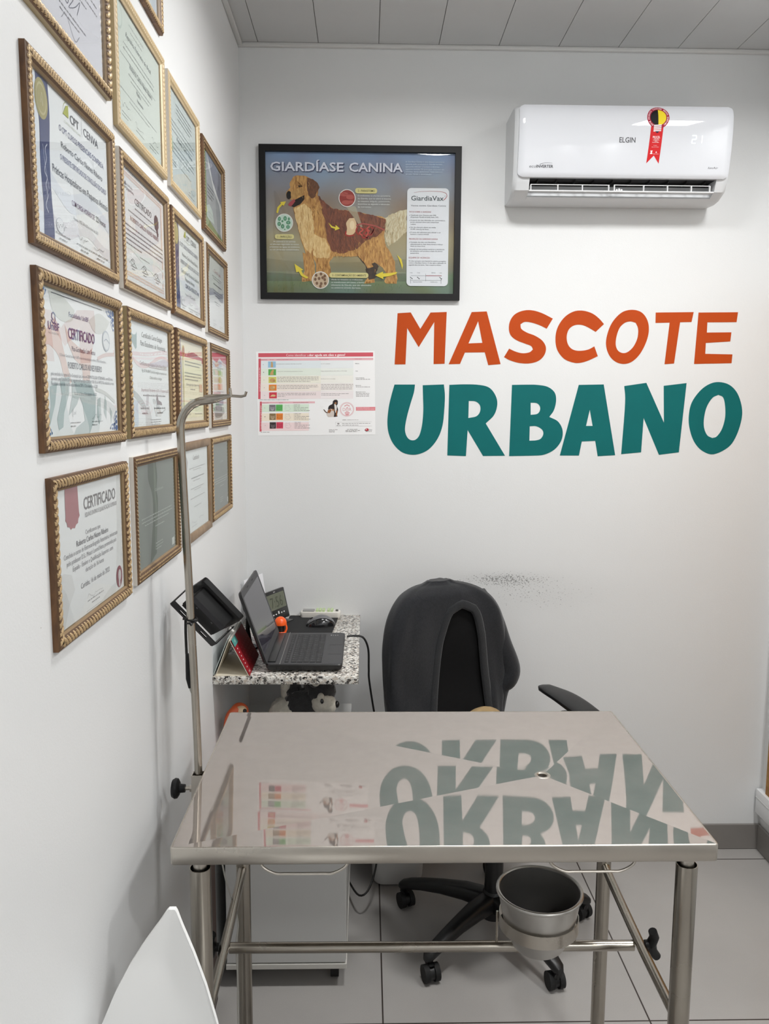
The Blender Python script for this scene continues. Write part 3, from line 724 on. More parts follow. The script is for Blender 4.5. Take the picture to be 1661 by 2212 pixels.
def c_unibf(a):
    P = (226, 206, 202); G = (190, 200, 202)
    a.poly([(0.0, .74), (.06, .80), (.06, .70), (.20, .80), (.30, .60), (.36, .40), (.30, .42), (.24, .55), (.12, .62), (.05, .60), (0, .66)], P, sm=True)
    a.poly([(.20, .82), (.26, .74), (.33, .55), (.40, .38), (.36, .36), (.30, .5), (.22, .70)], P); a.poly([(.34, .78), (.42, .68), (.62, .60), (.70, .66), (.66, .48), (.64, .38), (.56, .38), (.55, .50), (.45, .55), (.37, .66)], P)
    a.poly([(.14, .98), (.30, .985), (.48, .90), (.44, .82), (.30, .80), (.18, .86)], (216, 218, 216), sm=True); a.poly([(.66, .86), (.80, .94), (.94, .90), (.86, .80), (.74, .78)], (218, 219, 218), sm=True)
    a.poly([(.0, .40), (.06, .42), (.05, .28), (.0, .20)], G); a.poly([(.10, .34), (.20, .36), (.16, .22), (.08, .08), (.02, .06), (.10, .2)], G); a.poly([(.24, .40), (.38, .42), (.36, .30), (.28, .16), (.26, .06), (.20, .04), (.18, .12), (.26, .28)], G)
    a.poly([(.40, .40), (.66, .40), (.72, .28), (.70, .12), (.62, .0), (.40, .0), (.44, .05), (.56, .10), (.54, .22), (.50, .28), (.46, .22), (.38, .16), (.34, .14), (.40, .28)], G); a.poly([(.74, .26), (.78, .28), (.78, .10), (.75, .06), (.73, .14)], G); a.poly([(.84, .3), (.86, .24), (.85, .10), (.82, .16)], G); a.poly([(.9, .2), (.93, .16), (.91, .06)], G)
    a.stroke([(.72, .34), (.85, .31), (.97, .24)], 0.006, (206, 208, 208)); a.stroke([(.76, .58), (.86, .62), (.98, .64)], 0.006, (224, 206, 206))
    a.L = 2
    for cx, cy, sx, sy in ((.02, .975, 1, -1), (.98, .975, -1, -1), (.02, .025, 1, 1), (.98, .025, -1, 1)): ornament(a, cx, cy, sx, sy)
    a.rect(.17, .972, .84, .976, (70, 74, 90))
    B = (72, 82, 128)
    a.ft('Faculdade UniBF', .40, .66, .845, .0075, B); a.ft('UniBF', .11, .26, .722, .0115, (78, 72, 124), bold=.012); a.ft('F A C U L D A D E', .11, .25, .695, .0028, GREY)
    a.stroke([(.185, .79), (.165, .81), (.18, .84), (.21, .83), (.21, .79), (.185, .77), (.155, .79)], 0.0018, (100, 110, 150))
    a.ft('CERTIFICADO', .38, .73, .69, .0165, (84, 70, 122), bold=.012)
    for r, c in ((.048, (190, 196, 206)), (.040, (226, 228, 232))): a.L += 1; a.ell(.88, .735, r, r*1.75, c, 28)
    a.L = 5; a.stroke([(.85, .73), (.88, .75), (.92, .72)], 0.0012, (160, 168, 186)); a.L = 3
    a.ft('Pós-Graduação Lato Sensu', .42, .73, .605, .0075, (100, 78, 96), bold=.006)
    a.ft('O Diretor Geral da Faculdade UniBF no uso de suas atribuições, confere o Título de Especialista a', .25, .87, .555, .0042, (130, 130, 138))
    a.ft('ROBERTO CARLOS NUNES RIBEIRO', .36, .81, .478, .0095, (78, 80, 92), bold=.004)
    a.ft('pela conclusão do curso de Pós-Graduação Lato Sensu em DERMATOLOGIA VETERINÁRIA, com 420 horas,', .12, .95, .418, .0052, (98, 100, 110))
    a.ft('aprovado pelo Conselho Diretor, segundo da Resolução CONSU nº 001/18, de 14/09/2018 e ministrado por esta', .12, .96, .384, .0052, (98, 100, 110))
    a.ft('Faculdade no período de 10 de dezembro de 2019 a 12 de dezembro de 2020.', .12, .75, .35, .0052, (98, 100, 110))
    a.ft('Paraíso do Norte, 15 de dezembro de 2020.', .43, .73, .288, .005, (98, 104, 114))
    a.sign(.38, .16, .06, .09, (160, 164, 168), 3); a.sign(.66, .13, .12, .05, (150, 152, 158), 4)
    a.lines(.36, .50, .085, 2, .025, GREY, .002, .5); a.lines(.65, .79, .085, 2, .025, GREY, .002, .5)
def c_ecg(a):
    a.poly([(0, .38), (.12, .40), (.24, .36), (.28, .24), (.18, .14), (.10, .0), (0, 0)], (214, 213, 214)); a.poly([(.3, 0), (.55, .2), (.8, .1), (.9, 0)], (228, 227, 227))
    a.L = 2; M_ = (162, 106, 112)
    sc = [(.185, 1), (.375, 1), (.382, .86)]
    for i in range(13):
        t = pi*i/12; r = .105+(.008 if i % 2 else -.004); sc.append((.285+r*math.cos(-t)*1.0, .80+.105*math.sin(-t)*(1.08 if i % 2 else .95)))
    sc += [(.182, .86)]
    a.poly(sc, M_)
    a.ft('CERTIFICADO', .46, .92, .80, .0200, (92, 86, 90), bold=.014); a.ft('EQUALIS ENSINO E QUALIFICAÇÃO SUPERIOR', .475, .935, .742, .0072, (112, 106, 110), bold=.002)
    c = (112, 110, 116)
    a.ft('Certificamos que', .47, .69, .61, .0072, c); a.ft('Roberto Carlos Nunes Ribeiro', .33, .80, .548, .0092, (86, 84, 90), bold=.008)
    a.ft('Concluiu o curso de Eletrocardiografia Veterinária, ministrado', .13, .93, .492, .0078, c); a.ft('pelo professor D.Sc. Moacir Leomil Neto, promovido pela', .17, .91, .436, .0078, c)
    a.ft('Equalis - Ensino e Qualificação Superior, com', .26, .86, .38, .0078, c); a.ft('duração de 16 horas', .45, .72, .324, .0078, c)
    a.ft('Curitiba, 16 de maio de 2022', .37, .80, .215, .0088, c); a.sign(.46, .12, .24, .05, (180, 178, 180), 9); a.lines(.46, .70, .085, 2, .03, (150, 148, 150), .0028, .5, 'C'); a.rect(.44, .012, .66, .016, LITE)
    a.ell(.935, .115, .042, .095, (140, 84, 96), 24); a.L = 3; a.ell(.94, .125, .02, .05, (206, 200, 202), 20); a.rect(.925, .03, .945, .12, (206, 200, 202)); a.L = 2
    a.stroke([(.03, .72), (.05, .70), (.035, .68)], .0014, (190, 188, 192))
def c_dark(stem):
    def f(a):
        g = (112, 119, 112)
        a.poly([(0, 1), (1, 1), (1, .0), (0, 0)], g); a.L = 2
        if stem:
            k = (44, 62, 42)
            a.poly([(.36, 1), (.56, 1), (.585, .84), (.56, .72), (.585, .6), (.56, .40), (.53, .2), (.52, .06), (.36, .0), (.40, .2), (.45, .42), (.46, .58), (.44, .70), (.36, .84)], k, sm=True)
            a.L = 3; a.poly([(.50, 1), (.53, 1), (.55, .8), (.53, .68), (.55, .55), (.53, .35), (.50, .1), (.48, .1), (.51, .4), (.52, .56), (.50, .7)], (84, 100, 80), sm=True)
        a.L = 4; c = (168, 174, 168)
        a.ft('Certificado', .52, .72, .70, .006, (150, 158, 150)); a.lines(.16, .92, .47, 3, .035, c, .0026, .8, 'C'); a.lines(.5, .72, .34, 1, .03, c, .0026, 1); a.lines(.5, .68, .16, 3, .03, c, .002, .8); a.rect(.9, .03, .96, .11, (196, 200, 196))
    return f
def c_white(a):
    a.poly([(0, .98), (.12, .98), (.22, .86), (.12, .62), (0, .66)], (186, 182, 186)); a.L = 2
    a.text('Brilho', .10, .845, .004, (232, 230, 232)); a.text('Certificado', .56, .87, .0125, (160, 158, 156)); c = (176, 178, 178)
    a.lines(.28, .90, .77, 2, .028, c, .0024, .5, 'C'); a.lines(.34, .86, .645, 1, .03, (150, 152, 154), .004, 1); a.lines(.42, .7, .61, 1, .03, c, .0024, 1)
    a.lines(.32, .86, .52, 2, .026, c, .0024, .5, 'C'); a.lines(.30, .88, .40, 1, .03, c, .003, 1); a.lines(.44, .72, .29, 1, .02, c, .0024, 1)
    a.sign(.32, .10, .2, .05, GREY, 5); a.sign(.62, .12, .2, .05, GREY, 6); a.lines(.32, .54, .06, 1, .02, c, .002, 1)
def c_diploma(a):
    c = (152, 158, 156); d = (98, 104, 108)
    for r, cc in ((.09, (196, 206, 200)), (.075, (216, 224, 218))): a.ell(.10, .88, r, r*1.3, cc); a.L += 1
    a.L = 1; a.lines(.34, .66, .92, 2, .05, c, .002, .8, 'C'); a.ft('República Federativa do Brasil', .26, .82, .78, .009, d, shear=.3); a.lines(.20, .88, .70, 2, .045, c, .003, 1, 'C')
    a.lines(.12, .9, .585, 1, .05, c, .002, 1); a.ft('Roberto Carlos Nunes Ribeiro', .33, .83, .545, .0105, (88, 94, 98), shear=.3); a.lines(.30, .80, .485, 2, .04, c, .0026, .8, 'C'); a.text('Médico', .52, .40, .008, d, shear=.3); a.text('Veterinário', .55, .34, .007, d, shear=.3)
    a.lines(.08, .92, .29, 1, .04, c, .002, 1); a.lines(.3, .75, .25, 1, .03, c, .002, 1); a.sign(.12, .17, .2, .08, d, 12); a.sign(.42, .12, .2, .06, GREY, 13); a.sign(.80, .16, .14, .07, d, 14); a.lines(.12, .32, .10, 2, .03, c, .002, .7); a.lines(.44, .62, .07, 1, .03, c, .002, 1); a.lines(.74, .95, .10, 2, .03, c, .002, .7)
def c_diploma2(a):
    c = (140, 148, 152); d = (92, 100, 108)
    a.ell(.10, .88, .06, .08, (206, 212, 212)); a.L = 2; a.lines(.30, .86, .90, 4, .045, (110, 116, 122), .0032, .8, 'C'); a.lines(.10, .94, .67, 3, .05, c, .003, .9); a.ft('Roberto Carlos Nunes', .30, .86, .515, .009, d, shear=.3)
    a.lines(.12, .92, .44, 3, .05, c, .003, .8); a.poly([(.06, .46), (.14, .50), (.16, .36), (.09, .32)], (182, 196, 176)); a.lines(.10, .32, .24, 2, .035, c, .0024, .8); a.lines(.40, .80, .25, 1, .03, c, .0024, 1); a.sign(.7, .12, .2, .06, d, 15); a.lines(.70, .92, .06, 1, .03, c, .0024, 1)
def c_pink(a):
    K = (222, 198, 190)
    a.L = 1
    for v in (.955, .93, .075, .05): a.rect(.035, v, .965, v+.016, K)
    a.rect(.035, .58, .075, .93, K); a.rect(.03, .10, .06, .5, K); a.rect(.93, .5, .955, .93, K); a.rect(.94, .1, .96, .4, K); waves(a, .32, (222, 226, 226), .03, .05); waves(a, .22, (224, 226, 228), .03, .04, 2)
    a.L = 2; d = (108, 100, 104); c = (150, 142, 146)
    a.poly([(.10, .85), (.125, .885), (.15, .85)], d); a.ft('Faculdade', .13, .29, .855, .0048, c); a.ft('de Jaguariúna', .10, .32, .818, .0058, d); a.ft('CERTIFICADO', .34, .72, .745, .0125, (104, 98, 100)); a.lines(.34, .78, .70, 1, .03, c, .003, 1); a.lines(.18, .88, .64, 1, .03, c, .0028, 1)
    a.ft('ROBERTO CARLOS NUNES RIBEIRO', .22, .87, .565, .0082, (138, 100, 104), bold=.006); a.lines(.09, .96, .50, 5, .042, (134, 126, 132), .0034, .45); a.lines(.42, .64, .275, 1, .03, c, .0028, 1)
    e = []
    for i in range(20): t = 2*pi*i/20; r = 1+(.10 if i % 2 else 0); e.append((.83+.048*r*math.cos(t), .74+.075*r*math.sin(t)))
    a.poly(e, (110, 92, 96)); a.poly([(.82, .68), (.85, .60), (.87, .62), (.86, .69)], (110, 92, 96))
    for f in (.20, .47, .75): a.stroke([(f-.03, .175), (f+.04, .22), (f+.09, .20), (f+.03, .165), (f+.02, .21), (f+.14, .155)], .0009, d); a.lines(f, f+.12, .15, 2, .025, c, .0024, .6, 'C')
def c_estagio(a):
    a.poly([(.0, .93), (.05, .945), (.12, .88), (.20, .88), (.24, .91), (.23, .76), (.20, .74), (.12, .80), (.06, .83), (.02, .80)], (162, 180, 182), sm=True)
    a.poly([(.05, .70), (.20, .64), (.38, .61), (.55, .64), (.70, .70), (.85, .73), (1, .715), (1, .68), (.85, .70), (.7, .66), (.55, .60), (.38, .57), (.2, .60)], (226, 208, 210), sm=True); a.poly([(.5, .62), (.72, .66), (.9, .70), (1, .68), (1, .63), (.8, .62), (.6, .60)], (206, 200, 212), sm=True)
    a.poly([(.0, .36), (.16, .34), (.34, .26), (.44, .18), (.40, .16), (.26, .22), (.1, .30), (0, .31)], (188, 194, 196), sm=True); a.poly([(0, .3), (.22, .24), (.22, .04), (.2, 0), (0, 0)], (198, 208, 220)); a.poly([(.4, .16), (.5, .2), (.58, 0), (.4, 0)], (206, 206, 208)); a.poly([(.44, .32), (.50, .32), (.48, .2), (.42, .2)], (196, 194, 200))
    a.L = 2; d = (116, 118, 120); r = (150, 112, 116); c = (150, 150, 152)
    a.ft('Certificado Curso Estágio', .36, .86, .875, .0105, d, shear=.2); a.ft('Para Estudantes de Veterinária', .32, .93, .79, .0105, d, shear=.2)
    a.ft('Certificamos que Roberto Carlos Nunes Ribeiro', .29, .955, .60, .0082, r, shear=.2); a.rect(.52, .588, .955, .592, r); a.ft('Rg 20.746.684-9 concluiu estágio em período em', .34, .945, .535, .006, d, shear=.2); a.ft('Clínica médica e cirúrgica', .53, .83, .475, .006, d, shear=.2)
    a.ft('No período de 17 de dezembro de 2011 a 17 de janeiro de 2012', .31, .985, .345, .0065, r, shear=.2); a.lines(.35, .90, .30, 1, .03, d, .0034, 1)
    a.poly([(.68, .27), (.70, .33), (.73, .26), (.80, .24), (.82, .21), (.70, .215)], (132, 120, 126)); a.lines(.28, .50, .17, 2, .05, d, .004, .7, 'C'); a.lines(.62, .90, .17, 2, .05, d, .004, .5, 'C'); a.lines(.52, .78, .055, 3, .024, d, .002, .8, 'C')
def c_futura(a):
    a.poly([(0, 1), (.17, 1), (.20, .6), (.17, 0), (0, 0)], (138, 124, 138)); waves(a, .86, (190, 118, 122), .02, .075, 1); a.poly([(.22, .80), (.95, .80), (.97, .05), (.24, .04)], (236, 229, 196)); a.L = 2
    a.text('futura', .13, .26, .021, (232, 228, 232), rot=pi/2, al='L', w=.34, bold=.012)
    for rr_, cc in ((.05, (196, 168, 96)), (.035, (178, 112, 92))): a.ell(.27, .86, rr_, rr_*1.5, cc, 20); a.L += 1
    a.poly([(.235, .80), (.25, .80), (.27, .4), (.25, .05), (.235, .05)], (206, 194, 132)); d = (126, 120, 110)
    a.ft('Certificado', .45, .80, .83, .0105, (150, 120, 116), shear=.3); a.lines(.32, .93, .74, 2, .04, d, .0034, .9); a.lines(.30, .92, .60, 3, .04, d, .0036, .8); a.ft('Emergências Veterinárias', .36, .88, .45, .006, (110, 106, 104)); a.lines(.5, .68, .40, 1, .03, d, .003, 1)
    a.poly([(.84, .48), (.95, .48), (.95, .38), (.84, .38)], (222, 178, 142)); a.lines(.46, .85, .27, 3, .05, (140, 150, 120), .0028, .7, 'C'); a.sign(.28, .14, .2, .06, d, 21); a.sign(.68, .15, .2, .07, d, 22); a.lines(.28, .52, .085, 1, .02, d, .0028, 1); a.lines(.66, .92, .085, 1, .02, d, .0028, 1)
def c_colour(a):
    a.poly([(0, 1), (.2, 1), (.16, .8), (.06, .55), (0, .5)], (150, 132, 140)); a.poly([(0, 1), (1, 1), (1, .86), (.8, .88), (.6, .93), (.45, .86), (.2, .90), (.1, .98)], (200, 110, 122), sm=True); a.poly([(.1, .86), (.4, .82), (.7, .88), (1, .84), (1, .82), (.7, .85), (.4, .79)], (226, 190, 192)); a.L = 2
    d = (140, 132, 132)
    a.text('Certificado', .60, .86, .007, (160, 100, 110)); a.lines(.45, .8, .775, 1, .04, d, .004, 1); a.rect(.50, .66, .76, .74, (206, 212, 172)); a.ell(.62, .60, .12, .05, (206, 186, 150)); a.rect(.48, .46, .74, .55, (222, 172, 156)); a.lines(.42, .84, .42, 2, .04, d, .003, .8)
    a.rect(.32, .22, .52, .31, (136, 158, 138)); a.rect(.52, .22, .78, .31, (150, 152, 170)); waves(a, .36, (220, 190, 192), .01, .02); a.poly([(.2, .18), (.4, .21), (.8, .19), (.84, .10), (.6, .04), (.3, .05)], (172, 164, 166), sm=True); a.L = 3; a.lines(.34, .76, .12, 3, .03, (116, 108, 110), .003, .7); a.poly([(0, .0), (.1, .0), (.08, .05), (0, .06)], (210, 120, 130))
def c_curve(a):
    a.poly([(0, 1), (.24, 1), (.20, .80), (.10, .62), (.0, .48)], (104, 82, 66), sm=False); a.poly([(.24, 1), (1, 1), (1, .60), (.7, .54), (.4, .56), (.1, .52), (.0, .46), (.10, .62), (.20, .80)], (208, 210, 210)); a.poly([(0, .46), (.1, .53), (.4, .57), (.7, .55), (.95, .60), (.95, .46), (.8, .44), (.5, .50), (.2, .44), (0, .40)], (172, 174, 186)); a.L = 2
    a.poly([(.03, .86), (.08, .9), (.08, .84)], (190, 120, 70)); a.ft('Certificado', .45, .82, .81, .010, (196, 150, 152)); a.lines(.36, .86, .745, 2, .03, (150, 150, 150), .003, .8, 'C'); a.lines(.42, .86, .635, 1, .03, (110, 112, 116), .005, 1); a.lines(.42, .88, .55, 3, .035, (120, 122, 134), .003, .7, 'C'); a.lines(.46, .80, .39, 2, .03, (170, 172, 176), .003, .6, 'C'); a.sign(.36, .12, .16, .05, LITE, 31); a.sign(.72, .14, .16, .05, LITE, 32); a.lines(.36, .54, .07, 2, .025, LITE, .002, .6); a.lines(.72, .9, .07, 2, .025, LITE, .002, .6)
def c_collage(a):
    a.poly([(0, 1), (.1, 1), (.16, .6), (.14, .0), (0, 0)], (132, 156, 158)); a.poly([(.12, 1), (.2, 1), (.22, .5), (.2, .1), (.12, .1), (.15, .5)], (134, 152, 100), sm=False); a.L = 2
    a.poly([(.30, 1), (1, .95), (1, .55), (.72, .62), (.55, .74), (.42, .9)], (150, 150, 162), sm=True); a.poly([(.28, .98), (.36, .8), (.6, .6), (.86, .5), (.92, .4), (.9, .1), (1, .05), (1, .5), (.8, .6), (.55, .72), (.4, .88)], (226, 226, 228)); a.poly([(.2, .28), (.35, .34), (.5, .3), (.6, .14), (.2, .12)], (206, 216, 212)); a.L = 3
    d = (112, 116, 122)
    a.text('S', .34, .80, .013, (206, 210, 214)); a.text('C', .72, .86, .011, (206, 210, 216)); a.text('D', .62, .70, .012, (92, 94, 104)); a.text('V', .86, .70, .016, (74, 76, 90)); a.lines(.26, .60, .58, 4, .05, d, .0036, .7); a.lines(.3, .55, .22, 2, .05, (176, 186, 184), .004, .7); a.poly([(.15, .0), (1, .0), (1, .04), (.5, .10), (.15, .14)], (140, 152, 110))
def c_lilac(a):
    a.poly([(0, 1), (.22, 1), (.16, .5), (.0, .55)], (196, 196, 208)); a.L = 2; c = (150, 148, 158)
    a.lines(.30, .95, .52, 3, .06, c, .003, .8); a.stroke([(.48, .26), (.50, .42), (.56, .38), (.50, .33), (.58, .25), (.62, .36), (.66, .34), (.60, .24), (.68, .30), (.74, .38), (.70, .26)], .0013, (120, 120, 134)); a.stroke([(.50, .1), (.56, .16), (.66, .05), (.72, .12)], .0009, c); a.lines(.40, .80, .19, 2, .04, c, .003, .6, 'C')
def c_top(a):
    a.rect(.9, .0, 1, .4, (206, 212, 222)); a.L = 2; a.lines(.2, .9, .5, 8, .05, GREY, .003, .6)

K1, K2, K3, K4 = .33, .23, .18, .14
WHITE = (236, 237, 240)
framed(1.105, 1.472, 2.208, 2.450, 'rope', 'tan', 'gilt rope framed certificate cut off at the top left, above the navy ribbon one', (224, 222, 232), c_lilac, K1, -0.008)
framed(1.110, 1.476, 1.906, 2.154, 'weave', 'brown', 'large brown gilt framed certificate with navy ribbon, gold seal, leftmost in its row', (238, 239, 243), c_pract, K1)
framed(1.112, 1.485, 1.634, 1.879, 'rope', 'brown', 'gilt rope framed certificate with blue corner scrolls and pale tiger stripes', WHITE, c_unibf, K1)
framed(1.128, 1.487, 1.355, 1.599, 'rope', 'brown', 'gilt rope framed white certificate with a dusky pink ribbon, leftmost of the bottom row', (226, 226, 228), c_ecg, K1)
framed(1.502, 1.857, 2.468, 2.705, 'weave', 'brown', 'brown framed certificate of which only the lower right corner shows at the top edge', (214, 220, 226), c_top, K2)
framed(1.505, 1.859, 2.178, 2.424, 'pale', 'tan', 'pale wood framed greenish diploma, second in its row, above the pink bordered certificate', (216, 222, 216), c_diploma, K2)
framed(1.507, 1.863, 1.904, 2.144, 'weave', 'white', 'gilt framed certificate with a pale pink printed border and dark seal', (228, 226, 229), c_pink, K2)
framed(1.520, 1.871, 1.637, 1.875, 'twist', 'olive', 'gilt framed certificate with a teal ribbon drawing, right of the one with blue corner scrolls', (230, 233, 236), c_estagio, K2)
framed(1.530, 1.895, 1.361, 1.603, 'fine', 'white', 'gilt framed dark grey certificate with a dark green stem, behind the drip pole', (150, 156, 150), c_dark(True), K2)
framed(1.893, 2.229, 2.176, 2.418, 'pale', 'white', 'cream wood framed diploma with slanted script, third in its row next to the corner one', (204, 212, 212), c_diploma2, K3)
framed(1.893, 2.243, 1.902, 2.136, 'weave', 'brown', 'smaller brown gilt framed certificate with navy ribbon and gold seal, third in its row', (232, 234, 236), c_clin, K3)
framed(1.910, 2.259, 1.639, 1.873, 'twist', 'brown', 'gilt framed cream certificate with a mauve side band, behind the pole hook', (234, 226, 206), c_futura, K3)
framed(1.945, 2.289, 1.362, 1.609, 'plain', 'brown', 'plain flat brown wooden framed white certificate in the bottom row', (232, 235, 236), c_white, K3)
framed(2.268, 2.602, 2.162, 2.402, 'fine', 'brown', 'brown gilt framed grey and green collage certificate, nearest the corner in the top full row', (176, 178, 182), c_collage, K4)
framed(2.288, 2.618, 1.895, 2.133, 'fine', 'white', 'gilt framed certificate with a dark brown curve at upper left, nearest the corner', (236, 237, 240), c_curve, K4)
framed(2.312, 2.633, 1.635, 1.870, 'fine', 'white', 'gilt framed certificate with a red wave at its top, nearest the corner', (232, 228, 228), c_colour, K4)
framed(2.300, 2.630, 1.372, 1.608, 'twist', 'olive', 'gilt framed plain dark grey certificate, rightmost of the bottom row', (150, 156, 150), c_dark(False), K4)

# ------------------------------------------------------------------ framed dog poster on the back wall
def wall_M(x, z, rot=0.0):
    return Matrix.Translation((x, D, z)) @ Matrix(((1, 0, 0, 0), (0, 0, -1, 0), (0, 1, 0, 0), (0, 0, 0, 1))) @ Matrix.Rotation(rot, 4, 'Z')
def picture_ground():
    m = pm('poster_ground', (120, 120, 100), 0.5, spec=0.3); nt = m.node_tree; N = nt.nodes; L = nt.links
    tc = N.new('ShaderNodeTexCoord'); s = N.new('ShaderNodeSeparateXYZ'); L.new(tc.outputs['Object'], s.inputs[0])
    nz = N.new('ShaderNodeTexNoise'); nz.inputs['Scale'].default_value = 9; nz.inputs['Detail'].default_value = 2; L.new(tc.outputs['Object'], nz.inputs['Vector'])
    v = nmath(N, L, 'ADD', nmath(N, L, 'MULTIPLY', s.outputs[1], 1/0.515), nmath(N, L, 'MULTIPLY', nmath(N, L, 'ADD', nz.outputs['Fac'], -0.5), 0.16))
    rp = N.new('ShaderNodeValToRGB'); L.new(v, rp.inputs[0]); e = rp.color_ramp.elements
    st = [(0.06, (64, 106, 58)), (0.155, (88, 134, 80)), (0.20, (130, 134, 100)), (0.30, (166, 154, 104)), (0.40, (172, 158, 104)), (0.52, (142, 124, 92)), (0.66, (130, 124, 116)), (0.80, (130, 148, 172)), (0.95, (116, 156, 206))]
    e[0].position, e[0].color = st[0][0], (*lin(st[0][1]), 1); e[1].position, e[1].color = st[-1][0], (*lin(st[-1][1]), 1)
    for p, c in st[1:-1]:
        q = e.new(p); q.color = (*lin(c), 1)
    n2 = N.new('ShaderNodeTexNoise'); n2.inputs['Scale'].default_value = 5.5; n2.inputs['Detail'].default_value = 1; L.new(tc.outputs['Object'], n2.inputs['Vector'])
    r2 = N.new('ShaderNodeValToRGB'); r2.color_ramp.elements[0].position = 0.35; r2.color_ramp.elements[1].position = 0.68
    r2.color_ramp.elements[0].color = (*lin((142, 108, 90)), 1); r2.color_ramp.elements[1].color = (*lin((156, 168, 184)), 1); L.new(n2.outputs['Fac'], r2.inputs[0])
    mx = N.new('ShaderNodeMix'); mx.data_type = 'RGBA'; mx.inputs[0].default_value = 0.38; L.new(rp.outputs[0], mx.inputs[6]); L.new(r2.outputs[0], mx.inputs[7])
    L.new(mx.outputs[2], N['Principled BSDF'].inputs['Base Color']); return m
def fur(name, a, b2, sc=55):
    m = wood(name, a, b2, (sc/6, sc/24, 1), 0.6); return m
PX0, PX1, PZ0, PZ1 = -0.371, 0.327, 2.069, 2.586
pw, ph = PX1-PX0, PZ1-PZ0
MP = wall_M(PX0, PZ0)
t = thing('framed_poster', None, 'black framed poster of a golden dog headed GIARDÍASE CANINA on the back wall', 'poster', None, MP)
PF = 0.0215
bk = pm('black_frame', (13, 13, 14), 0.5, spec=0.3)
m = MB(MP); m.prism([(0, 0), (pw, 0), (pw, ph), (0, ph)], 0, 0.019, bk, [[(PF, PF), (PF, ph-PF), (pw-PF, ph-PF), (pw-PF, PF)]]); m.build('frame', t)
m = MB(MP); m.box((PF-.001, PF-.001, 0.0085), (pw-PF+.001, ph-PF+.001, 0.0095), PANE); m.build('glass_pane', t)
iw, ih = pw-2*PF, ph-2*PF
A = Art(MP @ Matrix.Translation((PF, PF, 0.004)), iw, ih)
def TQ(x, y):
    s = (y-127)/1038.0; l = 105+23*s; r = 1540-25*s
    return ((x-l)/(r-l)*iw, (1-s)*ih)
A.poly([(0, 0), (1, 0), (1, 1), (0, 1)], picture_ground()); A.T = TQ
A.L = 1
A.poly([(112, 905), (300, 925), (600, 935), (900, 925), (1160, 905), (1160, 1000), (120, 1000)], veil('path_pale', (160, 152, 120), 0.22)); A.poly([(120, 1010), (420, 1025), (1160, 1010), (1165, 1070), (120, 1075)], veil('stones', (120, 120, 112), 0.3))
rs = random.Random(3)
for i in range(90):      # grass blades
    x = rs.uniform(125, 1160); y = rs.uniform(1070, 1160); A.stroke([(x, y), (x+rs.uniform(-6, 6), y-rs.uniform(8, 22))], 0.0009, ((70, 100, 64), (52, 82, 52), (88, 112, 76))[i % 3], False)
GOLDF = fur('dog_gold', (206, 156, 88), (158, 106, 52)); REDF = fur('dog_saddle', (134, 74, 46), (92, 46, 32)); CREAM = fur('dog_cream', (230, 198, 142), (200, 156, 96)); DARKF = fur('dog_dark', (72, 50, 34), (44, 30, 22))
TAILF = fur('dog_tail', (214, 204, 176), (178, 156, 118))
def ragged(pts, amp, step=14, seed=1):
    r = random.Random(seed); out = []
    for i in range(len(pts)):
        a = Vector(pts[i]); b = Vector(pts[(i+1) % len(pts)]); n = max(1, int((b-a).length/step)); nn = Vector((-(b-a).y, (b-a).x)).normalized() if (b-a).length else Vector((0, 0))
        for k in range(n):
            p = a.lerp(b, k/n)
            if k: p = p+nn*r.uniform(-amp, amp)
            out.append(tuple(p))
    return out
A.L = 2; A.poly(ragged([(1000,600),(1050,575),(1110,548),(1172,535),(1172,695),(1110,752),(1035,810),(1010,770),(1000,700)], 5, 12, 2), TAILF)
A.L = 3; A.poly(ragged([(790,860),(900,880),(960,960),(940,1000),(945,1040),(905,1062),(872,1010),(862,960),(815,900)], 3), DARKF); A.poly([(390,860),(440,880),(445,1000),(425,1060),(385,1075),(385,1040),(405,1000)], GOLDF)
A.L = 4
A.poly(ragged([(318,305),(350,295),(400,297),(450,318),(490,350),(505,400),(500,440),(530,475),(575,510),(620,538),(700,545),(780,555),(860,570),(930,585),(985,590),(1015,612),(1010,660),(1000,740),(1010,800),(1050,860),(1080,920),(1085,990),(1100,1050),(1092,1088),(1010,1085),(1000,1070),(1022,1020),(990,970),(930,930),(905,940),(935,985),(925,1040),(930,1080),(850,1088),(862,1062),(890,1030),(880,985),(850,930),(810,890),(790,855),(700,878),(620,890),(590,930),(600,990),(612,1035),(560,1060),(500,1052),(490,1020),(492,950),(470,900),(482,960),(482,1020),(470,1072),(385,1078),(392,1052),(425,1030),(440,970),(425,900),(400,830),(370,740),(345,640),(325,570),(318,530),(400,470),(398,440),(320,478),(290,470),(265,455),(262,425),(275,405),(295,385),(290,350)], 2.2, 16), GOLDF)
A.L = 5
A.poly(ragged([(505,440),(560,495),(620,538),(780,555),(930,585),(1012,612),(1000,690),(950,735),(870,765),(800,830),(690,868),(610,850),(570,760),(560,640),(530,540)], 5), REDF)
A.poly(ragged([(322,540),(400,500),(450,540),(470,640),(480,760),(450,870),(410,830),(372,740),(345,640)], 4), CREAM)
A.L = 6; A.poly(ragged([(470,720),(560,760),(600,840),(585,900),(500,900),(470,880)], 4, 12, 5), CREAM); A.poly(ragged([(620,880),(720,860),(800,850),(860,770),(940,740),(1000,760),(1030,860),(940,920),(840,880),(720,890)], 4, 12, 6), GOLDF)
A.poly([(860,980),(930,960),(930,1050),(885,1060)], DARKF); A.L = 5
A.poly(ragged([(420,312),(465,322),(500,350),(515,382),(498,410),(478,455),(452,462),(432,440),(420,390)], 2, 12), fur('dog_ear', (112, 66, 34), (84, 46, 22)))
A.poly([(300,520),(315,482),(400,438),(402,468),(372,505),(325,528)], (34, 22, 20)); A.L = 6
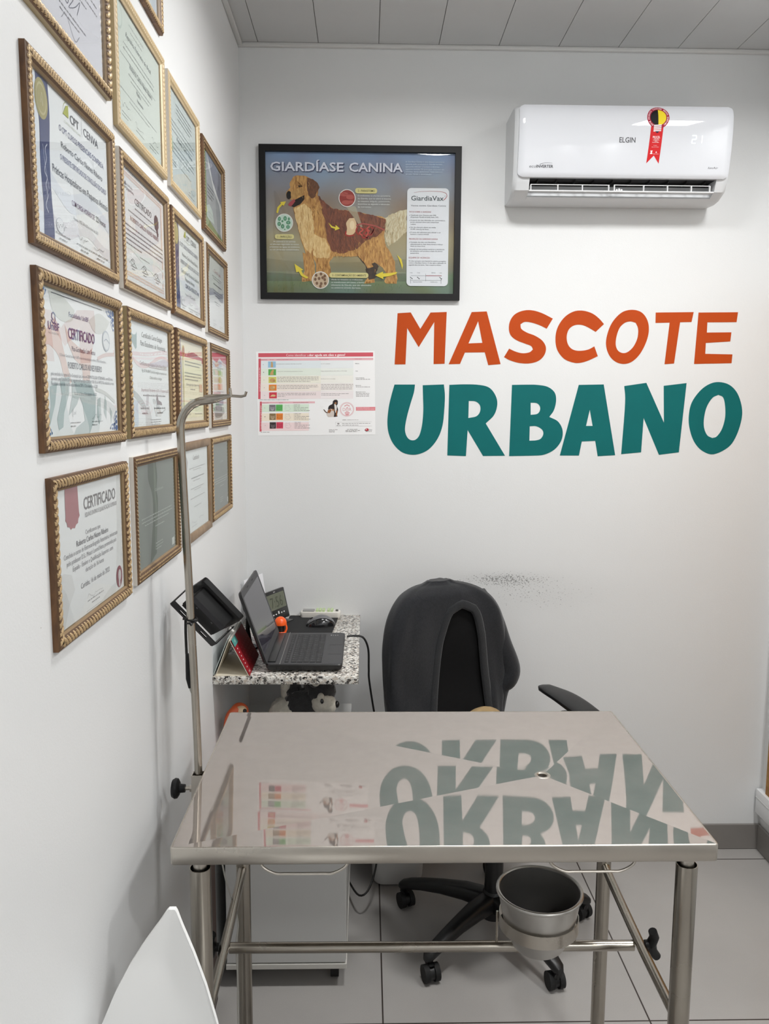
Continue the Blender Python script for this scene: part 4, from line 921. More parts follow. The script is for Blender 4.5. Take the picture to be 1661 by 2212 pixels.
A.poly([(278,512),(292,492),(324,468),(334,484),(318,505),(300,524)], (164, 70, 76), sm=True); A.ell(285, 440, 20, 30, (26, 22, 22)); A.ell(368, 374, 15, 7, (40, 26, 18)); A.stroke([(340,388),(366,382),(392,372)], 0.0012, (90, 58, 30)); A.stroke([(310,396),(330,350),(345,310)], 0.0012, (150, 110, 60)); A.poly([(300,410),(390,390),(395,430),(315,470),(300,450)], fur('dog_muzzle', (190, 146, 84), (160, 116, 60)), sm=True)
for x, y in ((400,1068),(420,1066),(440,1066),(870,1080),(890,1080),(1040,1080),(1070,1080),(530,1050),(560,1052)): A.ell(x, y, 9, 8, (150, 108, 58), 10)
# strands of the coat
A.L = 6.6; A.hold = True
def strands(poly, n, ln, cols, ang, seed, wd=.0009):
    r = random.Random(seed); xs_ = [p[0] for p in poly]; ys_ = [p[1] for p in poly]; k = 0
    def ins(x, y):
        c = False
        for i in range(len(poly)):
            x1, y1 = poly[i]; x2, y2 = poly[i-1]
            if (y1 > y) != (y2 > y) and x < (x2-x1)*(y-y1)/(y2-y1)+x1: c = not c
        return c
    while k < n:
        x, y = r.uniform(min(xs_), max(xs_)), r.uniform(min(ys_), max(ys_))
        if not ins(x, y): continue
        a = ang+r.uniform(-.3, .3); l = ln*r.uniform(.6, 1.4); dx, dy = math.cos(a)*l, math.sin(a)*l
        A.stroke([(x, y), (x+dx*.5+r.uniform(-3, 3), y+dy*.5), (x+dx, y+dy)], [wd*1.3, wd*.2], cols[k % len(cols)], False); k += 1
GC = [(226, 184, 116), (146, 98, 48), (184, 134, 74), (120, 78, 40)]; RC = [(90, 44, 30), (158, 92, 56), (112, 60, 38), (74, 36, 26)]; CC_ = [(240, 216, 166), (196, 150, 92), (222, 186, 128)]
strands([(505,440),(620,538),(780,555),(930,585),(1012,612),(1000,690),(870,765),(690,868),(610,850),(560,640)], 170, 34, RC, 1.1, 1)
strands([(600,830),(700,840),(850,760),(940,740),(1010,800),(1040,860),(940,900),(800,870),(640,880)], 90, 34, GC, 1.5, 2)
strands([(322,540),(400,500),(470,640),(480,760),(560,760),(600,880),(480,890),(410,830),(345,640)], 130, 40, CC_, 1.5, 3)
strands([(330,320),(440,320),(430,440),(470,470),(540,520),(480,620),(430,520),(400,480),(340,400)], 70, 24, GC, 1.3, 4)
strands([(400,840),(600,900),(600,1030),(400,1050)], 0, 30, GC, 1.5, 5); strands([(500,900),(590,900),(600,1020),(500,1030)], 40, 30, GC, 1.55, 6); strands([(1000,860),(1075,900),(1090,1060),(1020,1060)], 40, 30, GC, 1.5, 7); strands([(425,320),(490,350),(512,385),(470,455),(440,440)], 30, 22, [(140, 84, 46), (84, 46, 24)], 1.4, 8)
strands([(1005,610),(1110,555),(1168,545),(1165,690),(1040,795),(1010,740)], 80, 40, [(236, 226, 200), (184, 160, 120), (212, 196, 160)], 1.9, 9)
A.hold = False
# organs shown inside the dog
A.L = 7; A.poly([(712,520),(785,518),(838,668),(825,672)], veil('beam', (230, 220, 190), 0.35)); A.L = 8
A.poly([(715,640),(740,605),(775,602),(792,640),(790,690),(765,725),(735,735),(712,718),(722,680)], (218, 186, 148), sm=True); A.ell(760, 655, 18, 32, (232, 208, 172))
O = (188, 84, 74)
A.stroke([(790,660),(830,645),(880,650),(930,660),(970,675),(1003,690)], 0.0045, (170, 84, 78)); A.L = 9
for k, pts in enumerate(([(800,668),(790,700),(812,728)],[(820,672),(840,690),(815,712),(838,732)],[(845,680),(868,694),(846,716),(866,738)],[(872,690),(880,712),(866,740),(884,750)],[(900,668),(920,685),(905,715),(880,730)],[(890,664),(872,682),(893,700)],[(830,738),(850,748),(880,745)],[(925,680),(915,705),(900,730)],[(715,700),(712,725),(740,735),(775,728)])):
    A.stroke(pts, 0.0050, O if k % 2 else (160, 58, 52)); A.L = 9+(k % 3)*0.5
A.L = 10
def disc(cx, cy, r, c):
    A.L = 10; A.ell(cx, cy, r, r*1.02, (226, 220, 216), 32); A.L = 11; A.ell(cx, cy, r-6, (r-6)*1.02, c, 32); A.L = 12
disc(722, 458, 64, (150, 62, 58))
for x, y, rx, ry in ((700,430,32,16),(745,450,30,18),(715,490,34,16),(752,485,18,12)): A.ell(x, y, rx, ry, (176, 88, 80), 16)
A.L = 13; A.stroke([(690,420),(715,432),(735,425)], .0008, (120, 40, 40)); A.stroke([(690,470),(730,468),(760,475)], .0008, (120, 40, 40))
disc(252, 643, 66, (196, 214, 202))
for x, y, rx, ry in ((215,615,12,16),(258,612,13,18),(286,615,8,12),(282,642,17,14),(214,652,13,16),(238,632,8,8),(240,670,13,17),(280,674,14,14),(256,692,5,5)): A.ell(x, y, rx, ry, (92, 142, 112), 14)
A.L = 13
for x, y in ((215,615),(258,612),(282,642),(214,652),(240,670),(280,674)): A.ell(x, y, 5, 7, (132, 178, 150), 10)
disc(524, 1066, 64, (196, 172, 146))
for x, y in ((492,1030),(528,1020),(556,1036),(540,1048),(486,1060),(556,1062),(514,1054),(498,1090),(530,1092),(560,1090),(524,1112)): A.ell(x, y, 10, 12, (122, 92, 72), 12)
A.L = 12
YP = (214, 202, 142)
def pill(x0, x1, cy, hh, s):
    A.L = 12; p = TQ(x0, cy+hh); q = TQ(x1, cy-hh); A.poly(rrect(p[0], p[1], q[0], q[1], (q[1]-p[1])*0.45), YP, raw=True); A.L = 13
    k = A.T; f0 = x0+20; f1 = x1-18; a = TQ(f0, cy+8); b = TQ(f1, cy+8)
    A.T = lambda x, y: (x, y); A.text(s, a[0], a[1], 0.0072, (54, 50, 40), w=(b[0]-a[0]), al='L', bold=.006); A.T = k
pill(783, 948, 403, 20, '2 - PARASITISMO'); pill(183, 325, 746, 18, '1 - INFECÇÃO'); pill(592, 882, 1028, 19, '3 - CONTAMINAÇÃO DO AMBIENTE')
def pt(s, x0, x1, y, h, rgb, bold=0.0, shear=0.0, L=13):
    A.L = L; k = A.T; a = TQ(x0, y); b = TQ(x1, y); A.T = lambda x, y: (x, y); A.text(s, a[0], a[1], h, rgb, w=(b[0]-a[0]), al='L', bold=bold, shear=shear); A.T = k
W1 = (222, 222, 220)
for i, (s, x1) in enumerate((('O trofozoíto é a forma parasitária', 1046), ('da Giardia, que se adere à mucosa', 1052), ('do intestino delgado, provocando', 1044), ('distúrbios na digestão e absorção', 1042), ('de nutrientes.', 905))): pt(s, 802, x1, 445+i*20.5, .0052, W1)
for i, (s, x0, x1) in enumerate((('As pessoas e os animais', 172, 336), ('se infectam ingerindo os cistos', 147, 362), ('presentes na água, no ambiente', 145, 368), ('ou em alimentos contaminados.', 146, 365))): pt(s, x0, x1, 787+i*20, .0052, W1)
for i, (s, x1) in enumerate((('Ainda no intestino os trofozoítos', 838), ('se transformam em cistos, a forma', 850), ('infectante da Giardia, que são eliminados', 902), ('no ambiente através das fezes.', 826))): pt(s, 605, x1, 1066+i*20.5, .0052, W1)
for i, (s, x1) in enumerate((('A Giardíase Canina é uma doença parasitária', 1456), ('causada pelo protozoário Giardia lamblia,', 1443), ('que pode infectar o homem e diversas', 1418), ('espécies animais. Os principais sintomas são', 1455), ('vômitos, dores abdominais, fezes pastosas', 1442), ('de odor fétido e desidratação.', 1362))): pt(s, 1163, x1, 194+i*18, .0050, (200, 210, 226))
for (s, x0, x1) in (('GIARDÍASE', 150, 702), ('CANINA', 743, 1150)):
    pt(s, x0, x1, 270, .0305, (70, 74, 104), .018, 0, 12); pt(s, x0-6, x1-8, 264, .0305, (222, 222, 236), .018, 0, 13)
Y = (222, 200, 70)
A.L = 12
A.poly([(192,568),(200,530),(226,502),(220,492),(264,486),(246,522),(238,512),(216,535),(204,575)], Y, sm=False); A.poly([(582,640),(612,666),(636,672),(636,655),(668,682),(630,697),(632,684),(604,676)], Y); A.poly([(330,945),(396,990),(382,996),(396,1024),(436,1046),(420,1055),(380,1034),(362,1004),(345,1010)], Y)
A.poly([(932,1026),(992,998),(990,1012),(1050,1008),(1098,1000),(1090,1014),(1040,1032),(992,1038),(994,1055)], Y); A.poly([(1095,870),(1130,905),(1140,950),(1134,980),(1126,945),(1112,905)], Y)
# white panel of the poster
p = TQ(1166, 1104); q = TQ(1492, 379); A.L = 12; A.poly(rrect(p[0], p[1], q[0], q[1], .014), (226, 226, 232), raw=True)
pt('GiardiaVax', 1204, 1450, 470, .0165, (84, 92, 96), .012, 0, 14); A.L = 14; A.stroke([(1225,412),(1300,403),(1400,402),(1460,412),(1474,432),(1466,450),(1450,465)], [0.0006, 0.0022], (170, 70, 74))
A.stroke([(1456,437),(1460,432),(1464,437),(1460,442),(1456,437)], .0004, (90, 92, 98)); pt('Vacina contra Giardíase Canina', 1202, 1466, 513, .0056, (96, 96, 104), 0, 0, 14)
RD = (164, 72, 82); BK = (84, 84, 90)
def pl(s, x0, x1, y, rgb=BK, h=.0044, b=0.0): pt(s, x0, x1, y, h, rgb, b, 0, 14)
pl('FATOS SOBRE A GIARDÍASE', 1189, 1354, 559, RD, .0052); pl('Classificada como Zoonose pela OMS', 1199, 1391, 583); pl('(Organização Mundial da Saúde) desde 1979;', 1199, 1409, 597); pl('A maioria dos cães infectados são assintomáticos,', 1198, 1460, 620); pl('porém eliminam cistos que contaminam', 1198, 1411, 634); pl('o ambiente;', 1198, 1238, 649); pl('Um cão infectado elimina em média', 1198, 1388, 672); pl('10.000 cistos/g de fezes;', 1198, 1336, 686); pl('10 cistos são suficientes para infectar o ser', 1197, 1426, 709); pl('humano e outros animais.', 1197, 1338, 723)
pl('PREVENÇÃO DA GIARDÍASE CANINA', 1187, 1403, 759, RD, .0052); pl('Vacinação dos cães com GiardiaVax,', 1197, 1390, 782); pl('administrando-se duas doses iniciais e reforço', 1197, 1440, 797); pl('anual em dose única;', 1197, 1308, 811); pl('Adoção de boas práticas sanitárias e desinfecção', 1196, 1453, 834); pl('do ambiente com produtos à base de amônia', 1196, 1437, 848); pl('quaternária.', 1196, 1262, 863)
pl('ESQUEMA DE VACINAÇÃO', 1184, 1343, 898, RD, .0052); pl('Os cães vacinados com GiardiaVax estarão protegidos', 1183, 1463, 922); pl('contra a Giardíase Canina 15 dias após a aplicação da', 1183, 1463, 936); pl('segunda dose da vacina. Veja o esquema abaixo:', 1183, 1428, 951)
for y in (580, 617, 669, 706, 779, 831): A.ell(1191, y, 2.2, 2.2, BK, 8)
A.rect(1198, 1026, 1310, 1027.5, BK); A.rect(1312, 1024, 1430, 1028, (150, 60, 66)); A.rect(1310, 1012, 1311.5, 1068, BK); A.rect(1198, 1060, 1430, 1061.5, BK); A.rect(1195, 1050, 1197, 1085, BK); A.rect(1424, 1050, 1426, 1085, BK)
pl('1ª dose', 1192, 1212, 1008, h=.003); pl('2ª dose', 1246, 1268, 1008, h=.003); pl('REFORÇO', 1354, 1384, 1008, h=.003); pl('ANUAL', 1415, 1432, 1008, h=.003)
for x in (1205, 1258, 1425): A.stroke([(x-12, 1036), (x+6, 1052)], .0022, (96, 98, 104)); A.stroke([(x+2, 1054), (x+8, 1044)], .0008, BK)
pl('Segurança imediata', 1214, 1284, 1076, h=.003); pl('Imunidade contínua', 1345, 1398, 1076, h=.003)
A.build('poster_print', t)

# ------------------------------------------------------------------ pain chart on the back wall
CW, CH = 0.4215, 0.297
MC = wall_M(-0.3885, 1.5905, math.radians(0.75))
A = Art(MC @ Matrix.Translation((0, 0, 0.0006)), CW, CH, 0.00015)
def TC(x, y):
    l = 118+37*((y-90)/1000); r = 1545+13*((y-90)/1000); s = (x-l)/(r-l)
    top = 100-20*s; bot = 1112-22*s; return (s*CW, (1-(y-top)/(bot-top))*CH)
A.rect(0, 0, 1, 1, (238, 238, 238)); A.T = TC
def ct(s, x0, x1, y, h, rgb, bold=0, rot=0.0):
    a = TC(x0, y); b = TC(x1, y); k = A.T; A.T = lambda x, y: (x, y); A.text(s, a[0], a[1], h, rgb, w=b[0]-a[0], al='L', bold=bold); A.T = k
def cq(x0, y0, x1, y1, c, dy=0): A.poly([(x0, y0), (x0, y1), (x1, y1-(x1-x0)*0.014), (x1, y0-(x1-x0)*0.014)], c)
A.L = 1; PK = (204, 92, 104)
cq(148, 118, 1527, 166, PK); cq(150, 182, 1528, 209, (226, 178, 184)); cq(151, 182, 180, 668, PK); cq(172, 698, 196, 1062, PK)
rows = [(211, 300, (214, 226, 232)), (303, 388, (216, 230, 212)), (391, 480, (234, 230, 206)), (484, 575, (236, 222, 206)), (579, 668, (234, 212, 212))]
rows = [(a_, b_, tuple(int(v*.6+236*.4) for v in c)) for a_, b_, c in rows]  # glare mixed into the row colours as a pale grey wash
for y0, y1, c in rows: cq(182, y0, 900, y1, c); cq(900, y0-9, 1290, y1-9, tuple(int(x*.5+118) for x in c))
cq(198, 700, 830, 722, (226, 178, 184))
for y0, y1, c in ((724, 820, (214, 230, 212)), (832, 930, (236, 226, 208)), (944, 1050, (236, 214, 214))): cq(198, y0+9, 760, y1+5, c)
A.L = 2
ct('Como identificar a', 482, 750, 152, .0083, (236, 210, 212)); ct('dor aguda em cães e gatos?', 757, 1192, 148, .0083, (250, 244, 244), .012)
D1 = (120, 112, 112); D2 = (90, 84, 84)
for s, x0, x1, y in (('Escala de dor', 184, 254, 199), ('Exemplo', 288, 333, 197), ('Avaliação comportamental / animais', 366, 560, 195), ('Resposta à palpação', 880, 990, 189), ('Tensão corporal', 1307, 1390, 183)): ct(s, x0, x1, y, .0024, (130, 70, 78))
for i, c in enumerate(((150, 190, 216), (96, 168, 90), (206, 204, 110), (222, 132, 62), (200, 66, 80))):
    y0 = 216+i*92.5; x0 = 266+i*4
    A.L = 2; cq(x0, y0, x0+92, y0+73, c); A.L = 3; ct(str(i), 205+i*4, 214+i*4, y0+42, .003, D1)
    cx = x0+46; B = (196, 158, 108)
    if i == 0: A.poly([(cx-12, y0+5), (cx+4, y0+2), (cx+10, y0+18), (cx+14, y0+68), (cx-14, y0+68), (cx-10, y0+24)], B, sm=True)
    elif i == 1: A.poly([(cx-26, y0+60), (cx-12, y0+24), (cx+6, y0+4), (cx+24, y0+10), (cx+14, y0+36), (cx+18, y0+66), (cx-20, y0+70)], B, sm=True)
    elif i == 2: A.ell(cx, y0+40, 34, 26, B); A.L = 4; A.ell(cx+20, y0+48, 16, 12, (178, 138, 88))
    elif i == 3: A.ell(cx-4, y0+38, 30, 24, B); A.L = 4; A.ell(cx+14, y0+30, 14, 12, (214, 178, 128))
    else: A.poly([(cx-34, y0+52), (cx-14, y0+30), (cx+16, y0+28), (cx+34, y0+40), (cx+20, y0+50), (cx-8, y0+50)], (214, 188, 140), sm=True)
A.L = 3
A.T = TC
def cl(x0, x1, y, n, step, rgb=D1, last=.7):
    A.tick(); A.hold = True
    for k in range(n):
        e = x1 if k < n-1 or n == 1 else x0+(x1-x0)*last; x = x0; r = random.Random(int(x0+y+k*7))
        while x < e-6:
            wl = min(r.uniform(14, 46), e-x); yy = y+k*step-(x-x0)*0.012
            A.poly([(x, yy), (x, yy-5.2), (x+wl, yy-5.2-wl*.012), (x+wl, yy-wl*.012)], rgb); x += wl+7
    A.hold = False
LT = (150, 144, 144)
ct('0', 368, 376, 250, .0022, D2); ct('Confortável ao descansar. Feliz. Não se incomoda.', 384, 670, 249, .0026, LT); ct('1. Feliz, porém, discretamente incomodado ou inquieto.', 372, 686, 338, .0026, LT); cl(376, 872, 405, 4, 18, LT, .8); cl(376, 868, 505, 3, 18, LT, .8); cl(382, 842, 600, 3, 18, LT, .2)
ct('Sem dor à palpação', 898, 1010, 242, .0026, LT); ct('Reage à palpação (olha em volta, lambe ou choraminga)', 900, 1212, 329, .0026, LT); ct('Encolhe-se, chora ou se afasta', 901, 1073, 423, .0026, LT); cl(904, 1288, 490, 4, 18, LT, 1); cl(907, 1246, 600, 2, 18, LT, .65)
for s, x0, x1, y in (('Mínima', 1314, 1360, 237), ('Leve', 1317, 1344, 325), ('Leve à moderada', 1319, 1422, 409), ('Moderada', 1320, 1383, 500), ('Moderada à severa', 1322, 1438, 578)): ct(s, x0, x1, y, .0026, D2, .012)
cl(1321, 1492, 424, 1, 17, LT); cl(1322, 1492, 516, 1, 17, LT); cl(1323, 1490, 594, 3, 17, LT, 1); cl(168, 515, 680, 1, 10, LT)
ct('Escala de dor', 206, 275, 717, .0024, (130, 70, 78)); ct('Exemplo', 404, 447, 715, .0024, (130, 70, 78)); ct('Alterações nas expressões faciais', 570, 752, 711, .0024, (130, 70, 78))
for i, (ph_, sq) in enumerate((((120, 118, 122), (96, 176, 96)), ((132, 112, 82), (222, 132, 62)), ((60, 52, 54), (204, 70, 92)))):
    y0 = 734+i*106; x0 = 284+i*4
    A.L = 2; cq(x0, y0+2, x0+76, y0+80, ph_); cq(x0+80, y0, x0+160, y0+78, sq)
    A.L = 3; A.poly([(x0+12, y0+20), (x0+20, y0+34), (x0+54, y0+34), (x0+62, y0+20), (x0+60, y0+60), (x0+38, y0+76), (x0+16, y0+60)], tuple(min(255, c+44) for c in ph_)); A.L = 4; A.ell(x0+30, y0+46, 4, 4, (40, 40, 40), 8); A.ell(x0+46, y0+46, 4, 4, (40, 40, 40), 8); A.L = 3
    dk = tuple(int(c*.55) for c in sq); fx = x0+120
    A.stroke([(fx-26, y0+62), (fx-28, y0+16), (fx-14, y0+28), (fx+14, y0+28), (fx+28, y0+16), (fx+26, y0+50), (fx, y0+68), (fx-26, y0+50)], .0007, dk, False); A.poly([(fx-14, y0+40), (fx-6, y0+44), (fx-14, y0+46)], dk); A.poly([(fx+14, y0+40), (fx+6, y0+44), (fx+14, y0+46)], dk); A.poly([(fx-5, y0+52), (fx+5, y0+52), (fx, y0+57)], dk)
    lx = x0+215; A.stroke([(lx-22, y0+30), (lx-20, y0), (lx-8, y0+12), (lx+12, y0+12), (lx+20, y0+2), (lx+20, y0+30), (lx+42, y0+46), (lx+20, y0+70), (lx-20, y0+66), (lx-28, y0+40), (lx, y0+38)], .0005, LT, False)
    for k in range(5): A.ell(572+i*6, y0+k*17+2, 2, 2, D1, 6); cl(580+i*6, 580+i*6+(80, 70, 180, 140, 190)[k], y0+4+k*17, 1, 10, LT)
    ct(str(i), 226+i*4, 236+i*4, y0+46, .003, D1)
A.L = 2      # dog and cat
A.poly([(990, 790), (1000, 745), (1040, 720), (1046, 690), (1064, 672), (1090, 670), (1106, 684), (1104, 720), (1092, 740), (1108, 790), (1098, 850), (1104, 872), (1060, 878), (1010, 860)], (52, 46, 46), sm=True); A.L = 3
A.poly([(1062, 720), (1082, 728), (1094, 760), (1090, 810), (1076, 830), (1068, 780)], (226, 222, 218)); A.poly([(1084, 800), (1100, 800), (1094, 868), (1084, 866)], (166, 106, 66)); A.ell(1078, 712, 12, 12, (170, 120, 84)); A.L = 4; A.ell(1082, 716, 4, 4, (30, 26, 26), 8)
A.poly([(985, 800), (1020, 778), (1050, 790), (1064, 830), (1058, 875), (990, 880), (970, 850)], (206, 196, 188), sm=True); A.L = 5; A.poly([(985, 800), (1020, 780), (1030, 800), (1010, 832), (985, 830)], (150, 96, 60)); A.stroke([(985, 830), (960, 818), (945, 798), (936, 790)], .003, (84, 62, 50)); A.poly([(1034, 800), (1040, 778), (1052, 790), (1062, 780), (1064, 808)], (176, 128, 92))
A.L = 2; RR = (222, 166, 170)
def ring(cx, cy, r, wd, c, dash=False):
    A.stroke([(cx+r*math.cos(2*pi*i/40), cy+r*math.sin(2*pi*i/40)) for i in range(41)], wd, c, False)
ring(1215, 785, 86, .0008, RR); ring(1215, 785, 76, .0016, RR)
ct('D', 1166, 1196, 805, .0115, RR); ct('R', 1242, 1270, 803, .0115, RR); A.poly([(1202, 803), (1202, 775), (1218, 752), (1232, 775), (1232, 802)], RR); A.L = 3; A.poly([(1210, 803), (1210, 778), (1218, 768), (1224, 778), (1224, 802)], (238, 238, 238)); A.L = 2
for x, y, r in ((1196, 828, 8), (1210, 818, 8), (1226, 818, 8), (1240, 828, 8)): A.ell(x, y, r, r*1.2, RR, 12)
A.ell(1218, 846, 22, 15, RR, 16); A.poly([(1182, 742), (1215, 724), (1250, 740), (1246, 752), (1215, 736), (1188, 753)], RR)
cq(1323, 756, 1556, 800, (222, 140, 146)); A.L = 3; ct('Controlar o alívio da dor', 1336, 1488, 770, .0026, (248, 236, 236)); ct('é promover o bem-estar animal', 1336, 1540, 787, .0026, (248, 236, 236)); A.L = 2
ct('ACESSE:', 1160, 1206, 918, .0026, D2, .01); ct('A PRESENÇA DE UMA DOR', 1212, 1354, 917, .0024, D1)
A.stroke([(1078, 942), (1512, 934), (1516, 985), (1078, 992), (1078, 942)], .0004, LT, False); cl(1156, 1500, 960, 1, 10, LT); cl(1158, 1352, 980, 1, 10, LT); A.ell(1113, 960, 14, 9, LT, 12); cl(1092, 1138, 985, 1, 8, D1); cl(1000, 1112, 1036, 1, 8, LT); cl(1002, 1068, 1052, 1, 8, D2); cl(1002, 1068, 1066, 1, 8, LT); cl(1218, 1350, 1030, 1, 8, LT); cl(1200, 1372, 1046, 2, 12, D1, .8); cl(184, 296, 1074, 1, 8, LT)
A.ell(1456, 1030, 22, 17, (186, 64, 72), 18); A.L = 3; A.stroke([(1428, 1030), (1440, 1046), (1462, 1048), (1480, 1036)], .0016, (120, 108, 112)); A.ell(1448, 1026, 6, 7, (238, 232, 232), 10); A.L = 2; ct('Dor em', 1484, 1518, 1031, .0022, D2, .01); ct('Animais', 1484, 1518, 1043, .0022, D2, .01); cl(1446, 1516, 1055, 1, 8, LT)
for s, x, y, hh in (('Identificação da dor aguda em cães', 171, 576, .0035), ('Identificação da dor aguda em gatos', 191, 1032, .0035)):
    a = TC(x+3, y); k = A.T; A.T = lambda x, y: (x, y); A.L = 3; A.text(s, a[0]+.0012, a[1], hh, (248, 226, 228), w=.084, al='L', rot=pi/2, bold=.01); A.T = k
A.L = 0
# the sheet itself, a little curled off the wall at its lower edge
A.box((0, 0, -0.0006), (CW, CH, -0.0002), ink((230, 230, 230)))
o = A.build('pain_chart'); tag(o, 'paper pain chart with pink bands and coloured rows on the back wall', 'wall chart')

# ------------------------------------------------------------------ air conditioner
ACW = pm('ac_white', (214, 216, 221), 0.03, spec=0.5); ACB = pm('ac_body_white', (212, 214, 216), 0.34); CAV = pm('ac_cavity', (20, 20, 21), 0.6); ACG = pm('ac_duct_grey', (128, 127, 126), 0.5)
AX0, AX1, AZ0, AZ1 = 0.481, 1.196, 2.386, 2.672
t = thing('air_conditioner', ((AX0+AX1)/2, D, AZ0), 'white split air conditioner on the back wall showing 21, with a red ribbon sticker', 'air conditioner')
full = [(0, AZ0+.004), (-.06, AZ0), (-.10, AZ0+.004), (-.150, AZ0+.024), (-.160, AZ0+.047), (-.168, AZ0+.062), (-.182, AZ1-.05), (-.178, AZ1-.012), (-.164, AZ1-.003), (-.150, AZ1), (0, AZ1)]
notch = [(0, AZ0+.004), (-.06, AZ0), (-.10, AZ0+.004), (-.118, AZ0+.010), (-.100, AZ0+.050), (-.085, AZ0+.095), (-.110, AZ0+.105), (-.160, AZ0+.062), (-.168, AZ0+.062), (-.182, AZ1-.05), (-.178, AZ1-.012), (-.164, AZ1-.003), (-.150, AZ1), (0, AZ1)]
def ext(mb, prof, x0, x1, mat, c0=True, c1=True, e0=0.0, e1=0.0):
    def cl_(p, s):     # shrink the profile toward its middle
        my, mz = -.09, (AZ0+AZ1)/2
        return (0.0 if p[0] == 0 else p[0]*(1-s*0.5), mz+(p[1]-mz)*(1-s*0.35))
    R = []
    st = [(x0, 0.10, e0), (x0+.006, 0.03, e0), (x0+.016, 0.0, e0)] if e0 else [(x0, 0, 0)]
    en = [(x1-.016, 0.0, e1), (x1-.006, 0.03, e1), (x1, 0.10, e1)] if e1 else [(x1, 0, 0)]
    for x, s, _ in st+en: R.append([(x, D+cl_(p, s)[0], cl_(p, s)[1]) for p in prof])
    mb.rings(R, mat, True, c0, c1)
m = MB(); ox0, ox1 = 0.536, 1.156
ext(m, full, AX0, ox0, ACB, True, True, 1, 0); ext(m, full, ox1, AX1, ACB, True, True, 0, 1); ext(m, notch, ox0, ox1, ACB, False, False)
m.build('body', t, 40)
m = MB(); m.box((ox0, D-.100, AZ0+.045), (ox1, D-.086, AZ0+.105), CAV)
nb = 10
for i in range(nb):
    x = ox0+.03+(ox1-ox0-.06)*i/(nb-1); m.box((x-.0008, D-.150, AZ0+.052), (x+.0008, D-.100, AZ0+.098), CAV)
m.box((ox0+.0005, D-.160, AZ0+.0605), (ox1-.0005, D-.100, AZ0+.0625), CAV); m.box((ox0, D-.150, AZ0+.0620), (ox0+.0012, D-.095, AZ0+.1), CAV)
m.add([(ox0+.001, D-.1165, AZ0+.0105), (ox1-.001, D-.1165, AZ0+.0105), (ox1-.001, D-.1110, AZ0+.024), (ox0+.001, D-.1110, AZ0+.024)], [[0, 1, 2, 3]], ACG)
m.add([(ox0+.001, D-.1110, AZ0+.024), (ox1-.001, D-.1110, AZ0+.024), (ox1-.001, D-.1000, AZ0+.049), (ox0+.001, D-.1000, AZ0+.049)], [[0, 1, 2, 3]], CAV)
m.build('air_outlet', t)
m = MB()      # the swing louvre
y0l = D-.148
m.tube([(ox0+.001, y0l, AZ0+.024), (ox1-.001, y0l, AZ0+.024)], .0024, white_pl, 8)
m.add([(ox0+.002, y0l, AZ0+.0255), (ox1-.002, y0l, AZ0+.0255), (ox1-.002, y0l+.020, AZ0+.022), (ox0+.002, y0l+.020, AZ0+.022)], [[0, 1, 2, 3], [3, 2, 1, 0]], white_pl)
m.tube([(ox0+.008, y0l+.002, AZ0+.044), (ox0+.27, y0l+.002, AZ0+.044)], .0014, white_pl, 6); m.tube([(ox0+.285, y0l+.002, AZ0+.045), (ox0+.34, y0l+.002, AZ0+.0445), (ox1-.012, y0l+.002, AZ0+.0445)], .0014, white_pl, 6)
m.build('louvre', t)
for x in (ox0+.008, ox0+.098, ox0+.18, ox0+.268, ox0+.287, ox0+.385, ox0+.465, ox0+.545, ox1-.013):
    v = MB(); v.box((x-.0014, y0l, AZ0+.025), (x+.0014, y0l+.010, AZ0+.0445), white_pl); v.build('vane', t)
v = MB(); 
for k in range(3): v.box((ox0+.292+k*.008, y0l-.001, AZ0+.026), (ox0+.297+k*.008, y0l+.006, AZ0+.031+.002*(k % 2)), white_pl)
v.build('louvre_clip', t)
# front panel, rounded corners, curling back at the top
FX0, FX1, FZ0, FZ1 = 0.493, 1.190, 2.446, 2.667
fy = D-.2005
def curve_y(z):
    u = (z-(FZ1-.050))/.050
    b_ = (FZ0+.012-z)/.012
    return (0.012*max(0, u)**2.6)+(.004*max(0, b_)**2)+(z-2.612)**2/(2*.62)
m = MB(); NX, NZ = 60, 44; rr_ = 0.016
def panel_pt(i, j, off=0.0):
    s, q = i/NX, j/NZ; z = FZ0+(FZ1-FZ0)*q; ins = 0.0
    dz_ = min(z-FZ0, FZ1-z)
    if dz_ < rr_: ins = rr_-math.sqrt(max(0, rr_*rr_-(rr_-dz_)**2))
    xa, xb = FX0+ins, FX1-ins; x = xa+(xb-xa)*s
    ed = min(x-FX0, FX1-x); ey = .006*max(0, (0.012-ed)/0.012)**2
    return (x, fy+curve_y(z)+ey+off, z)
vs = [panel_pt(i, j) for j in range(NZ+1) for i in range(NX+1)]
m.add(vs, [[j*(NX+1)+i, j*(NX+1)+i+1, (j+1)*(NX+1)+i+1, (j+1)*(NX+1)+i] for j in range(NZ) for i in range(NX)], ACW, True)
bd = [(i, 0) for i in range(NX)]+[(NX, j) for j in range(NZ)]+[(NX-i, NZ) for i in range(NX)]+[(0, NZ-j) for j in range(NZ)]
n = len(bd); e1 = [panel_pt(i, j) for i, j in bd]; e2 = [(p[0], D-.160, p[2]) for p in e1]
m.add(e1+e2, [[(k+1) % n, k, n+k, n+(k+1) % n] for k in range(n)], ACW, False)
fp = m.build('front_panel', t, 40)
def AP(px, py): q = on_y(px, py, fy); return (q.x, q.z)
class PanelArt(Art):      # lettering that follows the curve of the panel
    def add(self, vs, fs, mat, smooth=False):
        return super().add([(p[0], fy+curve_y(p[1])-.0004, p[1]) for p in vs], fs, mat, smooth)
WA = Matrix()
